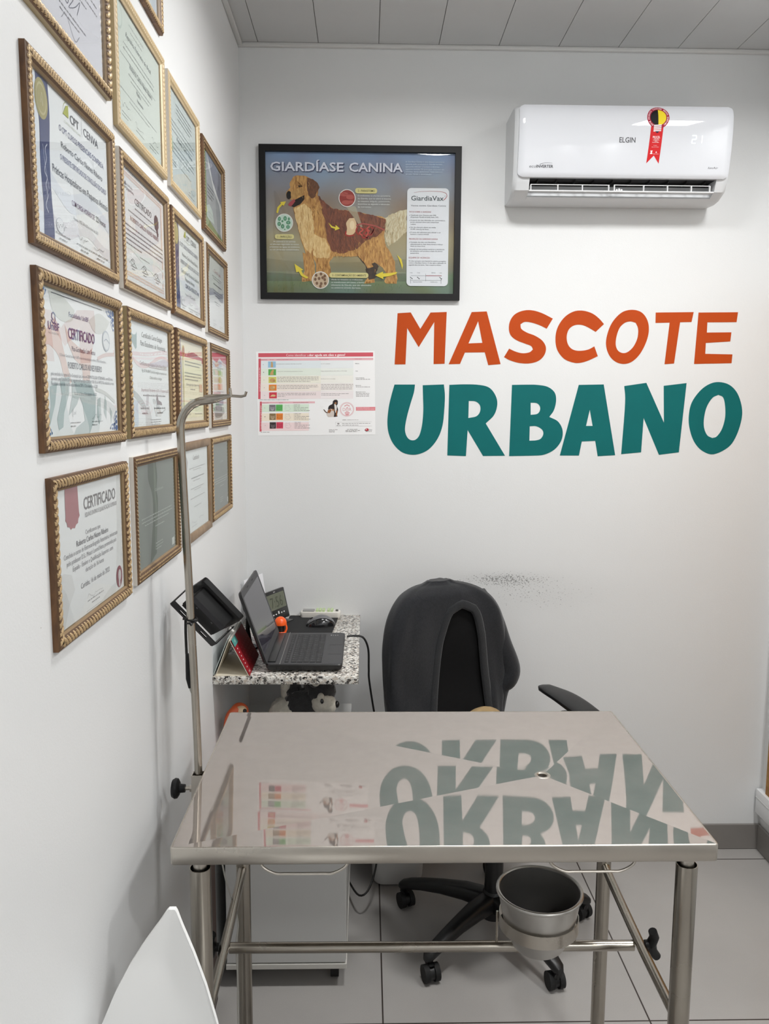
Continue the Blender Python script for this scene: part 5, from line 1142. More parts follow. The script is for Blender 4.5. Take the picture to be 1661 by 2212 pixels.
def panel_text(name, items, strokes=()):
    A = PanelArt(WA, 1, 1, .0002)
    for (x0, x1, y, hh, s_, rgb, bo, sh) in items:
        a = AP(x0, y); b = AP(x1, y); A.text(s_, a[0], a[1], hh, rgb, w=b[0]-a[0], al='L', bold=bo, shear=sh)
    for pts, wd, rgb in strokes: A.stroke([AP(*p) for p in pts], wd, rgb)
    A.build(name, fp)
panel_text('brand_lettering', [(1338, 1373, 307, .0165, 'ELGIN', (92, 92, 96), .014, 0)])
panel_text('eco_lettering', [(1145, 1160, 359, .0095, 'eco', (110, 110, 114), 0, .15), (1160.5, 1197, 359, .0085, 'INVERTER', (60, 60, 64), .022, 0)], [([(1168, 352), (1176, 350), (1184, 349), (1195, 350)], [.0014, .0006], (90, 90, 94))])
panel_text('ion_lettering', [(1533, 1555, 362, .0062, 'IonAir', (120, 120, 124), .01, .2)])
dg = pm('display_digit', (225, 240, 255), 0.4, emit=1.5)
A = PanelArt(WA, 1, 1, .0002)
def seg(pts): A.poly([AP(*p) for p in pts], dg)
x, y = 1496, 292     # 2
seg([(x, y), (x+9, y), (x+9, y+1.6), (x, y+1.6)]); seg([(x+8, y+2), (x+9.6, y+2), (x+9, y+8), (x+7.4, y+8)]); seg([(x-.5, y+8), (x+8, y+8), (x+8, y+9.6), (x-.5, y+9.6)]); seg([(x-1.2, y+10), (x+.4, y+10), (x-.2, y+16), (x-1.8, y+16)]); seg([(x-1.5, y+16), (x+7, y+16), (x+7, y+17.6), (x-1.5, y+17.6)])
seg([(1516.5, 293), (1518.2, 293), (1517.8, 300), (1516.1, 300)]); seg([(1516, 301.5), (1517.7, 301.5), (1517.2, 308.5), (1515.5, 308.5)])
A.build('display', fp)
# energy ribbon sticker
s_ = lambda p: AP(1380+p[0]/15.256, 215+p[1]/15.256)
class St(Art): pass
A = Art(Matrix(((1, 0, 0, 0), (0, 1, 0, 0), (0, 0, 1, 0), (0, 0, 0, 1))), 1, 1, 0)
def lay(vs2, fs2, rgb, L):      # print wrapped onto the curved panel: cut into bands, then bent
    bm = bmesh.new(); vv = [bm.verts.new((p[0], 0, p[1])) for p in vs2]
    for f in fs2:
        try: bm.faces.new([vv[i] for i in f])
        except ValueError: pass
    zs_ = [p[1] for p in vs2]; z = math.floor(min(zs_)/.003)*.003
    while z < max(zs_):
        bmesh.ops.bisect_plane(bm, geom=bm.verts[:]+bm.edges[:]+bm.faces[:], plane_co=(0, 0, z), plane_no=(0, 0, 1)); z += .003
    for v in bm.verts: v.co.y = fy+curve_y(v.co.z)-.0003-.00012*L
    A.addbm(bm, ink(rgb))
def sp(pts, rgb, L, sm=False):
    lp = [s_(p) for p in pts]; lp = smooth_loop(lp) if sm else lp
    lay(lp, [list(x) for x in geometry.tessellate_polygon([[Vector((p[0], p[1], 0)) for p in lp]])], rgb, L)
RED = (200, 34, 38); MAR = (158, 30, 56)
def circ(r, a0=0, a1=360, cx=642, cy=590, n=36): return [(cx+r*math.cos(math.radians(a0+(a1-a0)*i/n)), cy+r*math.sin(math.radians(a0+(a1-a0)*i/n))) for i in range(n+1)]
sp([(404, 880), (812, 880), (690, 2080), (518, 1825), (280, 2070)], RED, 1); sp(circ(366)[:-1], MAR, 2)
sp(circ(262, 90, 270), (24, 22, 24), 3); sp(circ(262, -90, 90), (228, 206, 44), 3)
for k in range(4): sp([(495-k*4, 838+k*58), (748-k*5, 820+k*60), (748-k*5, 862+k*60), (492-k*4, 882+k*58)], (226, 220, 220), 4)
sp([(535, 1045), (668, 1045), (640, 1090), (605, 1108), (570, 1090)], (44, 36, 60), 4)
def stt(txt, x0, x1, y, hpx, rgb=(244, 220, 220), bold=.02, rot=0.0):
    vs, fs = text_geo(txt, bold, 0, 2); xs = [p[0] for p in vs]; a, b = min(xs), max(xs); out = []
    for p in vs:
        q = ((p[0]-a)/(b-a)*(x1-x0), -p[1]/.73*hpx)
        q = (x0+q[0]*math.cos(rot)-q[1]*math.sin(rot), y+q[0]*math.sin(rot)+q[1]*math.cos(rot)); out.append(s_(q))
    lay(out, fs, rgb, 6)
stt('PROCEL', 462, 702, 1272, 74); stt('PRODUTO', 500, 655, 1305, 22); stt('CONSOME MENOS', 462, 680, 1342, 24); stt('MAIS', 530, 610, 1375, 20); stt('ECONOMIA', 452, 668, 1415, 26); stt('Produto', 492, 606, 1512, 22, bold=0); stt('eletrodoméstico', 430, 668, 1562, 24, bold=0); stt('Eletrobras', 498, 670, 1785, 26, bold=0)
sp([(395, 1665), (475, 1665), (450, 1715), (470, 1775), (382, 1775), (410, 1720)], (244, 224, 224), 4); sp([(600, 1668), (588, 1700), (614, 1715), (604, 1740), (564, 1735), (580, 1705)], (244, 224, 224), 4)
ring_txt = 'ESTE PRODUTO CONSOME MENOS ENERGIA'
for i, ch in enumerate(ring_txt):
    if ch == ' ': continue
    an = math.radians(128+284*i/(len(ring_txt)-1)); cx, cy = 642+292*math.cos(an), 590+292*math.sin(an)
    ro = an+pi/2; stt(ch, cx-18*math.cos(ro), cx-18*math.cos(ro)+36, cy-18*math.sin(ro), 46, (246, 226, 228), .02, ro)
A.build('energy_sticker', fp)

# ------------------------------------------------------------------ granite shelf in the corner
def granite():
    m = pm('granite', (205, 202, 196), 0.22, spec=0.5); nt = m.node_tree; N = nt.nodes; L = nt.links
    tc = N.new('ShaderNodeTexCoord')
    v1 = N.new('ShaderNodeTexVoronoi'); v1.inputs['Scale'].default_value = 175
    nd = N.new('ShaderNodeTexNoise'); nd.inputs['Scale'].default_value = 160; nd.inputs['Detail'].default_value = 3; L.new(tc.outputs['Object'], nd.inputs['Vector'])
    va = N.new('ShaderNodeVectorMath'); va.operation = 'MULTIPLY_ADD'; va.inputs[1].default_value = (.010, .010, .010); L.new(nd.outputs['Color'], va.inputs[0]); L.new(tc.outputs['Object'], va.inputs[2]); L.new(va.outputs[0], v1.inputs['Vector'])
    r1 = N.new('ShaderNodeValToRGB'); r1.color_ramp.interpolation = 'CONSTANT'; e = r1.color_ramp.elements
    e[0].position = 0; e[0].color = (*lin((40, 38, 38)), 1); e[1].position = .10; e[1].color = (*lin((128, 122, 116)), 1)
    for p, c in ((.24, (182, 177, 170)), (.45, (214, 211, 204)), (.68, (226, 224, 218)), (.85, (190, 180, 168))):
        q = e.new(p); q.color = (*lin(c), 1)
    sp = N.new('ShaderNodeSeparateXYZ'); L.new(v1.outputs['Color'], sp.inputs[0]); L.new(sp.outputs[0], r1.inputs[0])
    n1 = N.new('ShaderNodeTexNoise'); n1.inputs['Scale'].default_value = 90; n1.inputs['Detail'].default_value = 3; L.new(tc.outputs['Object'], n1.inputs['Vector'])
    r2 = N.new('ShaderNodeValToRGB'); r2.color_ramp.elements[0].position = .36; r2.color_ramp.elements[1].position = .44; r2.color_ramp.elements[0].color = (*lin((60, 58, 58)), 1); r2.color_ramp.elements[1].color = (1, 1, 1, 1); L.new(n1.outputs['Fac'], r2.inputs[0])
    mx = N.new('ShaderNodeMix'); mx.data_type = 'RGBA'; mx.blend_type = 'MULTIPLY'; mx.inputs[0].default_value = .85; L.new(r1.outputs[0], mx.inputs[6]); L.new(r2.outputs[0], mx.inputs[7])
    L.new(mx.outputs[2], N['Principled BSDF'].inputs['Base Color']); return m
GZ = 0.930
o = MB().box((XL, 2.281, GZ-.0225), (-0.021, D, GZ), granite(), 0.0015).build('granite_shelf'); recentre(o, (-.23, 2.63, GZ-.0225)); tag(o, 'speckled grey granite shelf fixed in the corner under the laptop', 'shelf')

DK = pm('laptop_dark', (60, 60, 62), 0.5, spec=0.35, bump=.05, bscale=900); DK2 = pm('laptop_black', (24, 24, 25), 0.35); KEY = pm('laptop_key', (28, 28, 30), 0.5); KEYT = ink((120, 120, 122)); SCR = pm('screen_glass', (52, 50, 60), 0.06, spec=0.6)
# laptop: local x = along its width (away from the camera), y = from hinge to front (to the right)
lx0, ly0, lw, ld_ = -0.290, 2.318, 0.338, 0.222
ML = Matrix.Translation((lx0, ly0, GZ)) @ Matrix.Rotation(math.radians(-0.5), 4, 'Z') @ Matrix(((0, 1, 0, 0), (1, 0, 0, 0), (0, 0, 1, 0), (0, 0, 0, 1)))
# this matrix mirrors, so mesh code below uses explicit points instead
def LP(u, v, z): return Vector((lx0+v, ly0+u, GZ+z))
t = thing('laptop', LP(lw/2, ld_/2, 0), 'open dark grey laptop on the granite shelf with its screen towards the right', 'laptop')
m = MB(); n0 = rrect(lx0, ly0, lx0+ld_, ly0+lw, .012, 5)
def inset(pts, d): 
    cx, cy = lx0+ld_/2, ly0+lw/2
    return [(cx+(p[0]-cx)*(1-2*d/ld_), cy+(p[1]-cy)*(1-2*d/lw)) for p in pts]
m.rings([[(*p, GZ+z) for p in inset(n0, d)] for d, z in ((.012, .004), (.004, .006), (0, .014), (0, .022), (.002, .0245))], DK2, True, True, False)
m.rings([[(*p, GZ+z) for p in inset(n0, d)] for d, z in ((.002, .0245), (.004, .0255))], DK, True, False, True)
for i in range(14): m.box((lx0+.03+i*.006, ly0-.0002, GZ+.010), (lx0+.033+i*.006, ly0+.001, GZ+.017), BLACKR)
for fx in (.02, .2):
    for fy_ in (.03, .3): m.cyl((lx0+fx, ly0+fy_, GZ), (lx0+fx, ly0+fy_, GZ+.006), .008, BLACKR, n=12)
base = m.build('base', t)
zt = .0257
m = MB(); m.box(LP(.018, .004, zt-.001), LP(.320, .027, zt+.004), DK2, .002); m.box(LP(.0, .040, zt-.0004), LP(.338, .0415, zt+.0004), pm('silver_trim', (170, 168, 164), .35, .8)); m.build('hinge_bar', base)
m = MB(); kx, ky = .016, .052
rows_ = [(0, [1]*13), (1, [1]*13+[1.6]), (2, [1.4]+[1]*12+[1.2]), (3, [1.7]+[1]*11+[1.8]), (4, [1.2]+[1]*11+[2.2]), (5, [1.2, 1, 1, 1, 5.2, 1, 1, 1, 1, 1])]
for r, ks in rows_:
    tot = sum(ks); W_ = .296; p = W_/tot; u = kx
    for k in ks:
        v0 = ky+r*.0182; m.box(LP(u+.0010, v0+.0010, zt-.0005), LP(u+k*p-.0010, v0+.0172-(.005 if r == 0 else 0), zt+.0018), KEY, .0008, 1)
        m.box(LP(u+k*p*.5-.0012, v0+.005, zt+.0017), LP(u+k*p*.5+.0012, v0+.008, zt+.00195), KEYT); u += k*p
k_ = m.build('keys', base); 
m = MB(); m.box(LP(.012, .048, zt-.0012), LP(.316, .164, zt-.0001), DK, 0); m.build('keyboard_well', base)
m = MB(); m.box(LP(.098, .176, zt-.0006), LP(.196, .177, zt+.0001), DK2); m.box(LP(.098, .216, zt-.0006), LP(.196, .2165, zt+.0001), DK2); m.box(LP(.098, .176, zt-.0006), LP(.0985, .216, zt+.0001), DK2); m.box(LP(.196, .176, zt-.0006), LP(.1965, .216, zt+.0001), DK2)
m.box(LP(.099, .203, zt-.0006), LP(.142, .2035, zt+.0001), DK2); m.build('touchpad', base)
A = Art(Matrix.Translation(LP(0, 0, zt+.0003)) @ Matrix(((0, 1, 0, 0), (1, 0, 0, 0), (0, 0, 1, 0), (0, 0, 0, 1))), 1, 1)
for u0, u1, v in ((.300, .306, .176), (.300, .304, .183), (.298, .304, .190), (.300, .305, .197)): A.poly([(u0, v), (u1, v), (u1, v+.003), (u0, v+.003)], (190, 190, 190))
A.build('palm_sticker', base)
# lid leans back from the hinge
tilt = math.radians(19); hx, hz = lx0+.006, GZ+.022; lh = .228
def SP(u, s, d): # u along width, s up the lid, d outwards from the screen face (to the right is negative)
    return Vector((hx-s*math.sin(tilt)-d*math.cos(tilt), ly0+u, hz+s*math.cos(tilt)-d*math.sin(tilt)))
m = MB(); lp = rrect(0, 0.0, lw, lh, .014, 5)
m.rings([[SP(p[0], p[1], 0) for p in lp], [SP(p[0], p[1], .006) for p in lp], [SP(lw/2+(p[0]-lw/2)*.98, lh/2+(p[1]-lh/2)*.97, .010) for p in lp]], DK2, False, False, True)
b0 = [SP(p[0], p[1], 0) for p in lp]; ib = rrect(.013, .030, lw-.013, lh-.020, .002, 5)
m.add([SP(p[0], p[1], 0) for p in lp]+[SP(p[0], p[1], -.0002) for p in ib], [[k, (k+1) % 24, 24+(k+1) % 24, 24+k] for k in range(24)], DK)
for u in (.10, .20): m.add([SP(u, lh-.010, -.0006), SP(u+.028, lh-.010, -.0006), SP(u+.028, lh-.007, -.0006), SP(u, lh-.007, -.0006)], [[0, 1, 2, 3]], BLACKR)
lid = m.build('lid', t)
m = MB(); m.add([SP(p[0], p[1], .0002) for p in ib], [list(range(24))], SCR); m.build('screen', lid)

# black cable from the laptop over the shelf edge to the floor
CB = pm('black_cable', (20, 20, 20), .5)
pts = [(-.062, 2.64, GZ+.016), (-.035, 2.645, GZ+.017), (-.008, 2.645, GZ+.010), (.008, 2.65, GZ-.03), (.010, 2.66, GZ-.10), (.012, 2.68, .78), (.030, 2.69, .66), (.060, 2.70, .5), (.055, 2.68, .3), (.03, 2.62, .12), (-.02, 2.58, .07), (-.10, 2.83, .03), (-.2, 2.9, .006)]
o = MB().tube(spline(pts, 8), .0034, CB, 8).build('power_cable'); tag(o, 'black laptop cable hanging over the right end of the granite shelf', 'cable'); recentre(o, (0, 2.7, .003))

# mouse pad, mouse, remote
t_ = MB(); t_.M = Matrix.Translation((-.197, 2.842, GZ)) @ Matrix.Rotation(math.radians(-4), 4, 'Z')
t_.prism(rrect(-.089, -.118, .089, .118, .004, 3), .0002, .003, pm('cloth_black', (26, 26, 27), .85, bump=.15, bscale=900))
o = t_.build('mouse_pad'); recentre(o, (-.197, 2.842, GZ)); tag(o, 'black mouse pad on the granite shelf behind the laptop', 'mouse pad')
MS = Matrix.Translation((-.158, 2.825, GZ+.003)) @ Matrix.Rotation(math.radians(8), 4, 'Z')
t = thing('computer_mouse', None, 'black and grey computer mouse on the mouse pad', 'mouse', None, MS)
def mo(p):
    z = p.z; x = p.x
    hz_ = .5+.5*math.cos(min(1, max(-1, (x-.008)/.052))*pi*.5)
    return Vector((x, p.y*(1-.10*math.cos(x/.05*1.2)), max(0, z*(.55+.5*hz_))))
m = MB(MS); m.ell((0, 0, 0), (.052, .031, .036), pm('mouse_black', (26, 26, 28), .16, coat=.5), None, 28, 16, mo); m.build('body', t)
m = MB(MS)
def top(u, v):
    x = -.046+.09*u; w_ = .0205*math.sqrt(max(0.02, 1-(x/.055)**2)); y = (v-.5)*2*w_; th = math.sqrt(max(0, 1-(x/.052)**2-(y/.034)**2)); hz_ = .5+.5*math.cos(min(1, max(-1, (x-.008)/.052))*pi*.5)
    return (x, y, th*.036*(.55+.5*hz_)+.0010)
R = [[top(i/14, j/8) for j in range(9)] for i in range(15)]; vs = [p for r in R for p in r]
m.add(vs, [[i*9+j, (i+1)*9+j, (i+1)*9+j+1, i*9+j+1] for i in range(14) for j in range(8)], pm('mouse_grey', (108, 108, 110), .3), True); tp_ = m.build('top_shell', t)
m = MB(MS); m.cyl((-.030, -.0025, .0235), (-.030, .0025, .0235), .007, BLACKR, n=16); m.build('wheel', t)
MR = Matrix.Translation((-.166, 2.957, GZ)) @ Matrix.Rotation(math.radians(-1.5), 4, 'Z')
t = thing('remote_control', None, 'white air conditioner remote control lying at the back of the granite shelf', 'remote control', None, MR)
RW = pm('remote_white', (226, 222, 214), .35); m = MB(MR)
lp = rrect(-.073, -.024, .073, .024, .012, 5)
m.rings([[(p[0]*k, p[1]*k, z+.004*math.cos(p[0]/.073*2.4)*(z > .01)) for p in lp] for k, z in ((.97, 0), (1, .004), (1, .020), (.985, .0235), (.93, .025))], RW, True, True, True); m.build('body', t)
m = MB(MR); m.prism(rrect(-.064, -.016, -.022, .014, .003, 3), .020, .0265, pm('remote_screen', (142, 142, 140), .25)); m.build('display', t)
for bx in (-.012, .000, .012, .030, .042):
    for by in (-.012, 0, .012): m = MB(MR); m.box((bx-.0042, by-.0036, .02), (bx+.0042, by+.0036, .0298), pm('remote_button', (186, 204, 158), .5), .001, 1); m.build('button', t)
m = MB(MR); m.prism(ellipse(.060, 0, .005, .005, 12), .02, .0272, pm('remote_dark', (90, 90, 90), .5)); m.build('logo', t)

# clock
cb = [Vector((-.338, 2.795, .948)), Vector((-.262, 2.872, .985))]
MCK = Matrix.Translation((-.306, 2.858, GZ)) @ Matrix.Rotation(math.radians(64), 4, 'Z')
t = thing('digital_clock', None, 'black digital clock with grey-green display beside the laptop screen', 'clock', None, MCK)
MF = MCK @ Matrix.Translation((0, 0, .014)) @ Matrix.Rotation(math.radians(-14), 4, 'X')
CKB = pm('clock_black', (30, 30, 31), .3); m = MB(MF); m.box((-.066, -.004, 0), (.066, .012, .108), CKB, .003); m.build('case', t)
m = MB(MF); m.box((-.056, -.0052, .040), (.056, -.0035, .096), pm('lcd', (98, 102, 86), .2)); lc = m.build('display', t)
A = Art(MF @ Matrix(((1, 0, 0, 0), (0, 0, -1, -.0054), (0, 1, 0, 0), (0, 0, 0, 1))), 1, 1, .0002); A.text('7:56', 0, .047, .040, (76, 80, 67), w=.076, bold=-.005); A.build('digits', lc)
A = Art(MF @ Matrix(((1, 0, 0, 0), (0, 0, -1, -.0044), (0, 1, 0, 0), (0, 0, 0, 1))), 1, 1, .0002)
for i, x in enumerate((-.034, -.018, 0, .018, .034)): A.rect(x-.004, .022, x+.004, .026 if i != 2 else .032, (220, 220, 220))
for x in (-.034, -.018, .0): A.rect(x-.003, .012, x+.003, .0135, (170, 170, 170))
A.build('buttons_print', t)
A = Art(MF @ Matrix(((1, 0, 0, 0), (0, 0, -1, -.0044), (0, 1, 0, 0), (0, 0, 0, 1))), 1, 1, .0002)
A.text('ZHG', -.002, .0995, .0045, (210, 210, 210), bold=.01); A.build('logo', t)
m = MB(MCK); m.box((-.045, -.022, 0), (.060, .034, .006), CKB, .002); m.box((-.03, 0, .004), (.04, .014, .020), CKB); m.build('stand', t)

# small orange helmet toy
MH = Matrix.Translation((-.290, 2.738, GZ))
t = thing('toy_helmet', None, 'small bright orange toy helmet between the laptop screen and the mouse pad', 'toy', None, MH)
ORG = pm('orange_plastic', (250, 98, 34), .3, spec=.5)
m = MB(MH); R = []
for i in range(11):
    th = pi/2*(i/10)*1.12-.16; R.append([(.0215*math.cos(th)*math.cos(2*pi*j/28), .0215*math.cos(th)*math.sin(2*pi*j/28), .034+.024*math.sin(th)) for j in range(28)])
m.rings(R, ORG, True, True, False); m.build('shell', t)
m = MB(MH); m.tube([(.017*math.cos(a), .017*math.sin(a), .004) for a in [pi*2*i/24 for i in range(25)]], .0035, ORG, 8, False); m.tube(spline([(.018, -.004, .032), (.021, -.006, .018), (.016, -.008, .005)], 5), .0035, ORG, 8); m.build('chin_guard', t)
m = MB(MH); m.cyl((0, 0, .001), (0, 0, .034), .0125, pm('toy_dark', (40, 32, 30), .5), n=18)
for a in (-2.2, -1.5, -.8): m.tube([(.0145*math.cos(a), .0145*math.sin(a), .004), (.0165*math.cos(a), .0165*math.sin(a), .03)], .0011, BLACK, 6)
m.build('face_cage', t)

# tent calendar
t = thing('desk_calendar', (-.375, 2.36, GZ), 'tent shaped desk calendar with a red page beside the laptop', 'calendar')
cy0, cy1 = 2.288, 2.490; tip = Vector((-.388, 0, 1.036)); bl_, br_ = -.432, -.334
CREAMC = pm('cream_card', (222, 214, 196), .7); CRED = pm('calendar_red', (150, 26, 36), .5); GREYP = pm('calendar_sheets', (176, 186, 182), .6)
def slab(name, x0, z0, x1, z1, th, mat, parent=t, y0=cy0, y1=cy1):
    d = Vector((x1-x0, 0, z1-z0)).normalized(); nrm = Vector((d.z, 0, -d.x))*th
    P = [(x0, z0), (x1, z1), (x1+nrm.x, z1+nrm.z), (x0+nrm.x, z0+nrm.z)]
    m = MB(); m.add([(p[0], y, p[1]) for y in (y0, y1) for p in P], [[0, 1, 2, 3], [7, 6, 5, 4], [0, 4, 5, 1], [1, 5, 6, 2], [2, 6, 7, 3], [3, 7, 4, 0]], mat); return m.build(name, parent)
slab('back_leaf', bl_+.002, GZ+.001, tip.x-.002, tip.z, .0016, CREAMC); slab('page_block', bl_-.002, GZ+.004, tip.x-.004, tip.z+.002, -.0022, GREYP)
slab('front_leaf', br_, GZ+.001, tip.x+.001, tip.z, -.0016, CREAMC); fl = slab('red_page', br_+.0018, GZ+.001, tip.x+.003, tip.z-.002, .0007, CRED)
m = MB(); m.box((bl_, cy0+.001, GZ+.0004), (br_, cy1, GZ+.0020), CREAMC); m.build('bottom_card', t)
m = MB()
for i in range(26):
    y = cy0+.006+(cy1-cy0-.012)*i/25; m.tube([(tip.x+.0052*math.cos(a), y, tip.z-.001+.0052*math.sin(a)) for a in [2*pi*k/10 for k in range(11)]], .0007, pm('wire', (180, 180, 178), .4, .7), 5, False)
m.build('wire_binding', t)
dv = (Vector((tip.x+.003, 0, tip.z))-Vector((br_+.0018, 0, GZ))); ln = dv.length; dv.normalize()
A = Art(Matrix(((0, dv.x, dv.z, br_+.0040), (1, 0, 0, cy0), (0, dv.z, -dv.x, GZ+.0006), (0, 0, 0, 1))), cy1-cy0, ln, .0002)
A.rect(.0, .80, .30, .99, (84, 150, 142)); A.text('2023', .15, .87, .006, (190, 216, 210)); A.text('PVC', .10, .06, .007, (226, 196, 198), bold=.01)
for r in range(5):
    for c in range(6): A.rect(.30+c*.11, .62-r*.11, .316+c*.11, .64-r*.11, (206, 150, 154))
for r in range(6): A.rect(.06, .70-r*.10, .10, .73-r*.10, (226, 190, 192))
A.build('page_print', fl)
# webcam-like clip light with a black body behind the calendar
MWc = Matrix.Translation((-.372, 2.565, GZ))
t = thing('webcam', None, 'black webcam with a shiny lens standing behind the calendar', 'webcam', None, MWc)
m = MB(MWc); m.ell((0, 0, .136), (.020, .020, .026), pm('gloss_black', (18, 18, 20), .12, coat=.6), None, 20, 14); m.build('head', t)
m = MB(MWc); m.tube([(0, 0, .004), (-.004, 0, .06), (0, 0, .115)], [.012, .007, .008], BLACK, 12); m.cyl((0, 0, 0), (0, 0, .006), .028, BLACK, n=20); m.build('stand', t)
m = MB(MWc); m.lathe([(.009, 0), (.0095, .004), (.007, .005), (0, .0045)], (.013, -.012, .130), pm('lens_chrome', (200, 200, 205), .1, 1.0), 18, (.7, -.7, 0)); m.build('lens', t)
# white card leaning behind the screen
o = MB().add([(-.402, 2.80, GZ), (-.350, 2.925, GZ), (-.375, 2.945, GZ+.165), (-.424, 2.82, GZ+.165), (-.403, 2.8006, GZ), (-.351, 2.9256, GZ), (-.376, 2.9456, GZ+.165), (-.425, 2.8206, GZ+.165)], [[0, 1, 2, 3], [7, 6, 5, 4], [0, 4, 5, 1], [1, 5, 6, 2], [2, 6, 7, 3], [3, 7, 4, 0]], pm('card_white', (232, 232, 236), .6)).build('white_card'); recentre(o, (-.376, 2.863, GZ)); tag(o, 'white card leaning in the corner between laptop screen and clock', 'card')

# ------------------------------------------------------------------ flood light tied to the drip pole
e1 = Vector((.665, .05, -.745)).normalized(); nn = Vector((-.49, -.66, -.57)); nn = (nn-e1*nn.dot(e1)).normalized(); e2 = nn.cross(e1).normalized()
c = on_y(459, 1310, 1.770)
MFL = Matrix(((e1.x, e2.x, nn.x, c.x), (e1.y, e2.y, nn.y, c.y), (e1.z, e2.z, nn.z, c.z), (0, 0, 0, 1)))
t = thing('flood_light', None, 'black flood light with slotted bracket tied to the drip pole above the laptop', 'lamp', None, MFL)
FB = pm('flood_black', (12, 12, 13), .5, spec=.25, bump=.05, bscale=700); m = MB(MFL)
lp = rrect(-.060, -.047, .060, .047, .008, 4)
def sc(l, k, z): return [(p[0]*k, p[1]*k, z) for p in l]
m.rings([sc(lp, 1, -.016), sc(lp, 1, -.004), sc(lp, .94, 0), sc(lp, .90, .001)], FB, True, True, True)
m.prism(rrect(-.048, -.037, .048, .036, .004, 3), -.0, .030, FB)
m.build('housing', t)
m = MB(MFL); m.add([(-.046, .0362, .0300), (.046, .0362, .0300), (.046, .019, .0335), (-.046, .019, .0335)], [[0, 1, 2, 3], [3, 2, 1, 0]], pm('flood_lit_bevel', (84, 83, 88), .4)); m.box((-.046, -.036, .029), (.046, .019, .0334), FB)  # bevel of the black housing coloured grey for the light it catches
for x in (-.025, .02): m.box((x, .010, .033), (x+.004, .014, .0342), pm('screw_grey', (90, 90, 94), .4))
m.build('driver_cover', t)
m = MB(MFL); m.prism([(p[0]*.92, p[1]*.92) for p in lp], -.0172, -.0158, SCR); m.build('front_glass', t)
m = MB(MFL)      # U bracket: slotted plate plus two arms
sl = lambda cx: smooth_loop(rrect(cx-.012, -.004, cx+.012, .004, .004, 4), 1)
BY, BZ = -.034, .045
m.prism([(p[0], p[1]+BY) for p in [(-.064, -.014), (.064, -.014), (.064, .014), (-.064, .014)]], BZ-.0012, BZ+.0012, FB, [[(p[0], p[1]+BY) for p in rrect(-.043, -.0042, -.021, .0042, .004, 4)], [(p[0], p[1]+BY) for p in rrect(.021, -.0042, .043, .0042, .004, 4)]])
for s in (-1, 1): m.add([(s*.064, BY-.014, BZ), (s*.064, BY+.014, BZ), (s*.064, BY+.026, .012), (s*.064, BY+.034, -.004), (s*.064, BY+.014, -.006), (s*.0662, BY-.014, BZ), (s*.0662, BY+.014, BZ), (s*.0662, BY+.026, .012), (s*.0662, BY+.034, -.004), (s*.0662, BY+.014, -.006)], [[0, 1, 2, 3, 4], [9, 8, 7, 6, 5], [0, 5, 6, 1], [1, 6, 7, 2], [2, 7, 8, 3], [3, 8, 9, 4], [4, 9, 5, 0]], FB)
br = m.build('bracket', t)
for s in (-1, 1): m = MB(MFL); m.cyl((s*.060, BY+.024, .003), (s*.073, BY+.024, .003), .0052, pm('screw_steel', (176, 174, 170), .35, .9), n=12); m.build('screw', br)
zp = on_y(412, 1337, SY)
m = MB(); px_ = -.3585
m.tube([(px_+.0105*math.cos(a), SY+.0105*math.sin(a), zp.z+.0015*math.sin(a)) for a in [2*pi*k/20 for k in range(21)]], .0018, BLACK, 8, False)
m.tube([(px_+.0105*math.cos(a), SY+.0105*math.sin(a), zp.z-.006+.0025*math.cos(a)) for a in [2*pi*k/20 for k in range(21)]], .0018, BLACK, 8, False)
m.tube([(px_-.010, SY-.004, zp.z), (px_-.018, SY-.006, zp.z+.002)], .0024, BLACK, 8); m.tube([(px_-.002, SY-.011, zp.z-.006), (px_+.002, SY-.013, zp.z-.010)], .003, BLACK, 8)
m.build('zip_tie', t)
cp = [on_y(x, y, SY+.012) for x, y in ((401, 1335), (401, 1362), (402, 1390), (403, 1412))]
m = MB(); m.tube(spline(cp, 5), .0030, CB, 8); m.tube([on_y(x, y, SY+.012) for x, y in ((404, 1412), (406, 1428), (407, 1448), (407, 1466), (410, 1486))], [.0035, .0052, .0058, .0054, .0030], BLACKR, 10); m.build('cable', t)
WC = pm('clear_wire', (196, 194, 188), .35)
wp = [on_y(410, 1486, SY+.012), on_y(418, 1515, SY+.02), Vector((-.362, 1.70, .98)), Vector((-.366, 1.75, .90)), Vector((-.362, 1.80, .84))]+[on_y(x, y, 1.80) for x, y in ((483, 1880), (500, 1940), (514, 1993), (510, 2040), (513, 2110), (514, 2200))]
wp = wp+[wp[-1]+Vector((0.0, .02, -.2)), Vector((-.31, 1.84, .004)), Vector((-.40, 2.0, .004))]
o = MB().tube(spline(wp, 6), .0020, WC, 6).build('white_wire'); recentre(o, (-.33, 1.8, .002)); tag(o, 'thin whitish wire hanging behind the left front table leg', 'cable')

# ------------------------------------------------------------------ white drawer cabinet under the shelf, with its toys
CX0, CX1, CY0, CY1, CZ0, CZ1 = -.405, -.056, 2.235, 2.815, .058, .652
CW_ = pm('cabinet_white', (206, 206, 204), .4, bump=.03, bscale=500); t = thing('drawer_cabinet', ((CX0+CX1)/2, (CY0+CY1)/2, 0), 'white cabinet on castors under the granite shelf', 'cabinet')
m = MB(); m.box((CX0, CY0+.017, CZ0+.016), (CX1, CY1, CZ1-.002), CW_).box((CX0-.002, CY0-.002, CZ0), (CX1+.002, CY1, CZ0+.016), pm('cabinet_edge', (214, 212, 206), .5), .001, 1); m.box((CX0-.002, CY0-.002, CZ1-.018), (CX1+.006, CY1, CZ1), CW_, .001, 1); m.build('body', t)
MB().box((CX0+.001, CY0, CZ0+.020), (CX1-.001, CY0+.016, CZ1-.022), CW_, .001, 1).build('door', t)
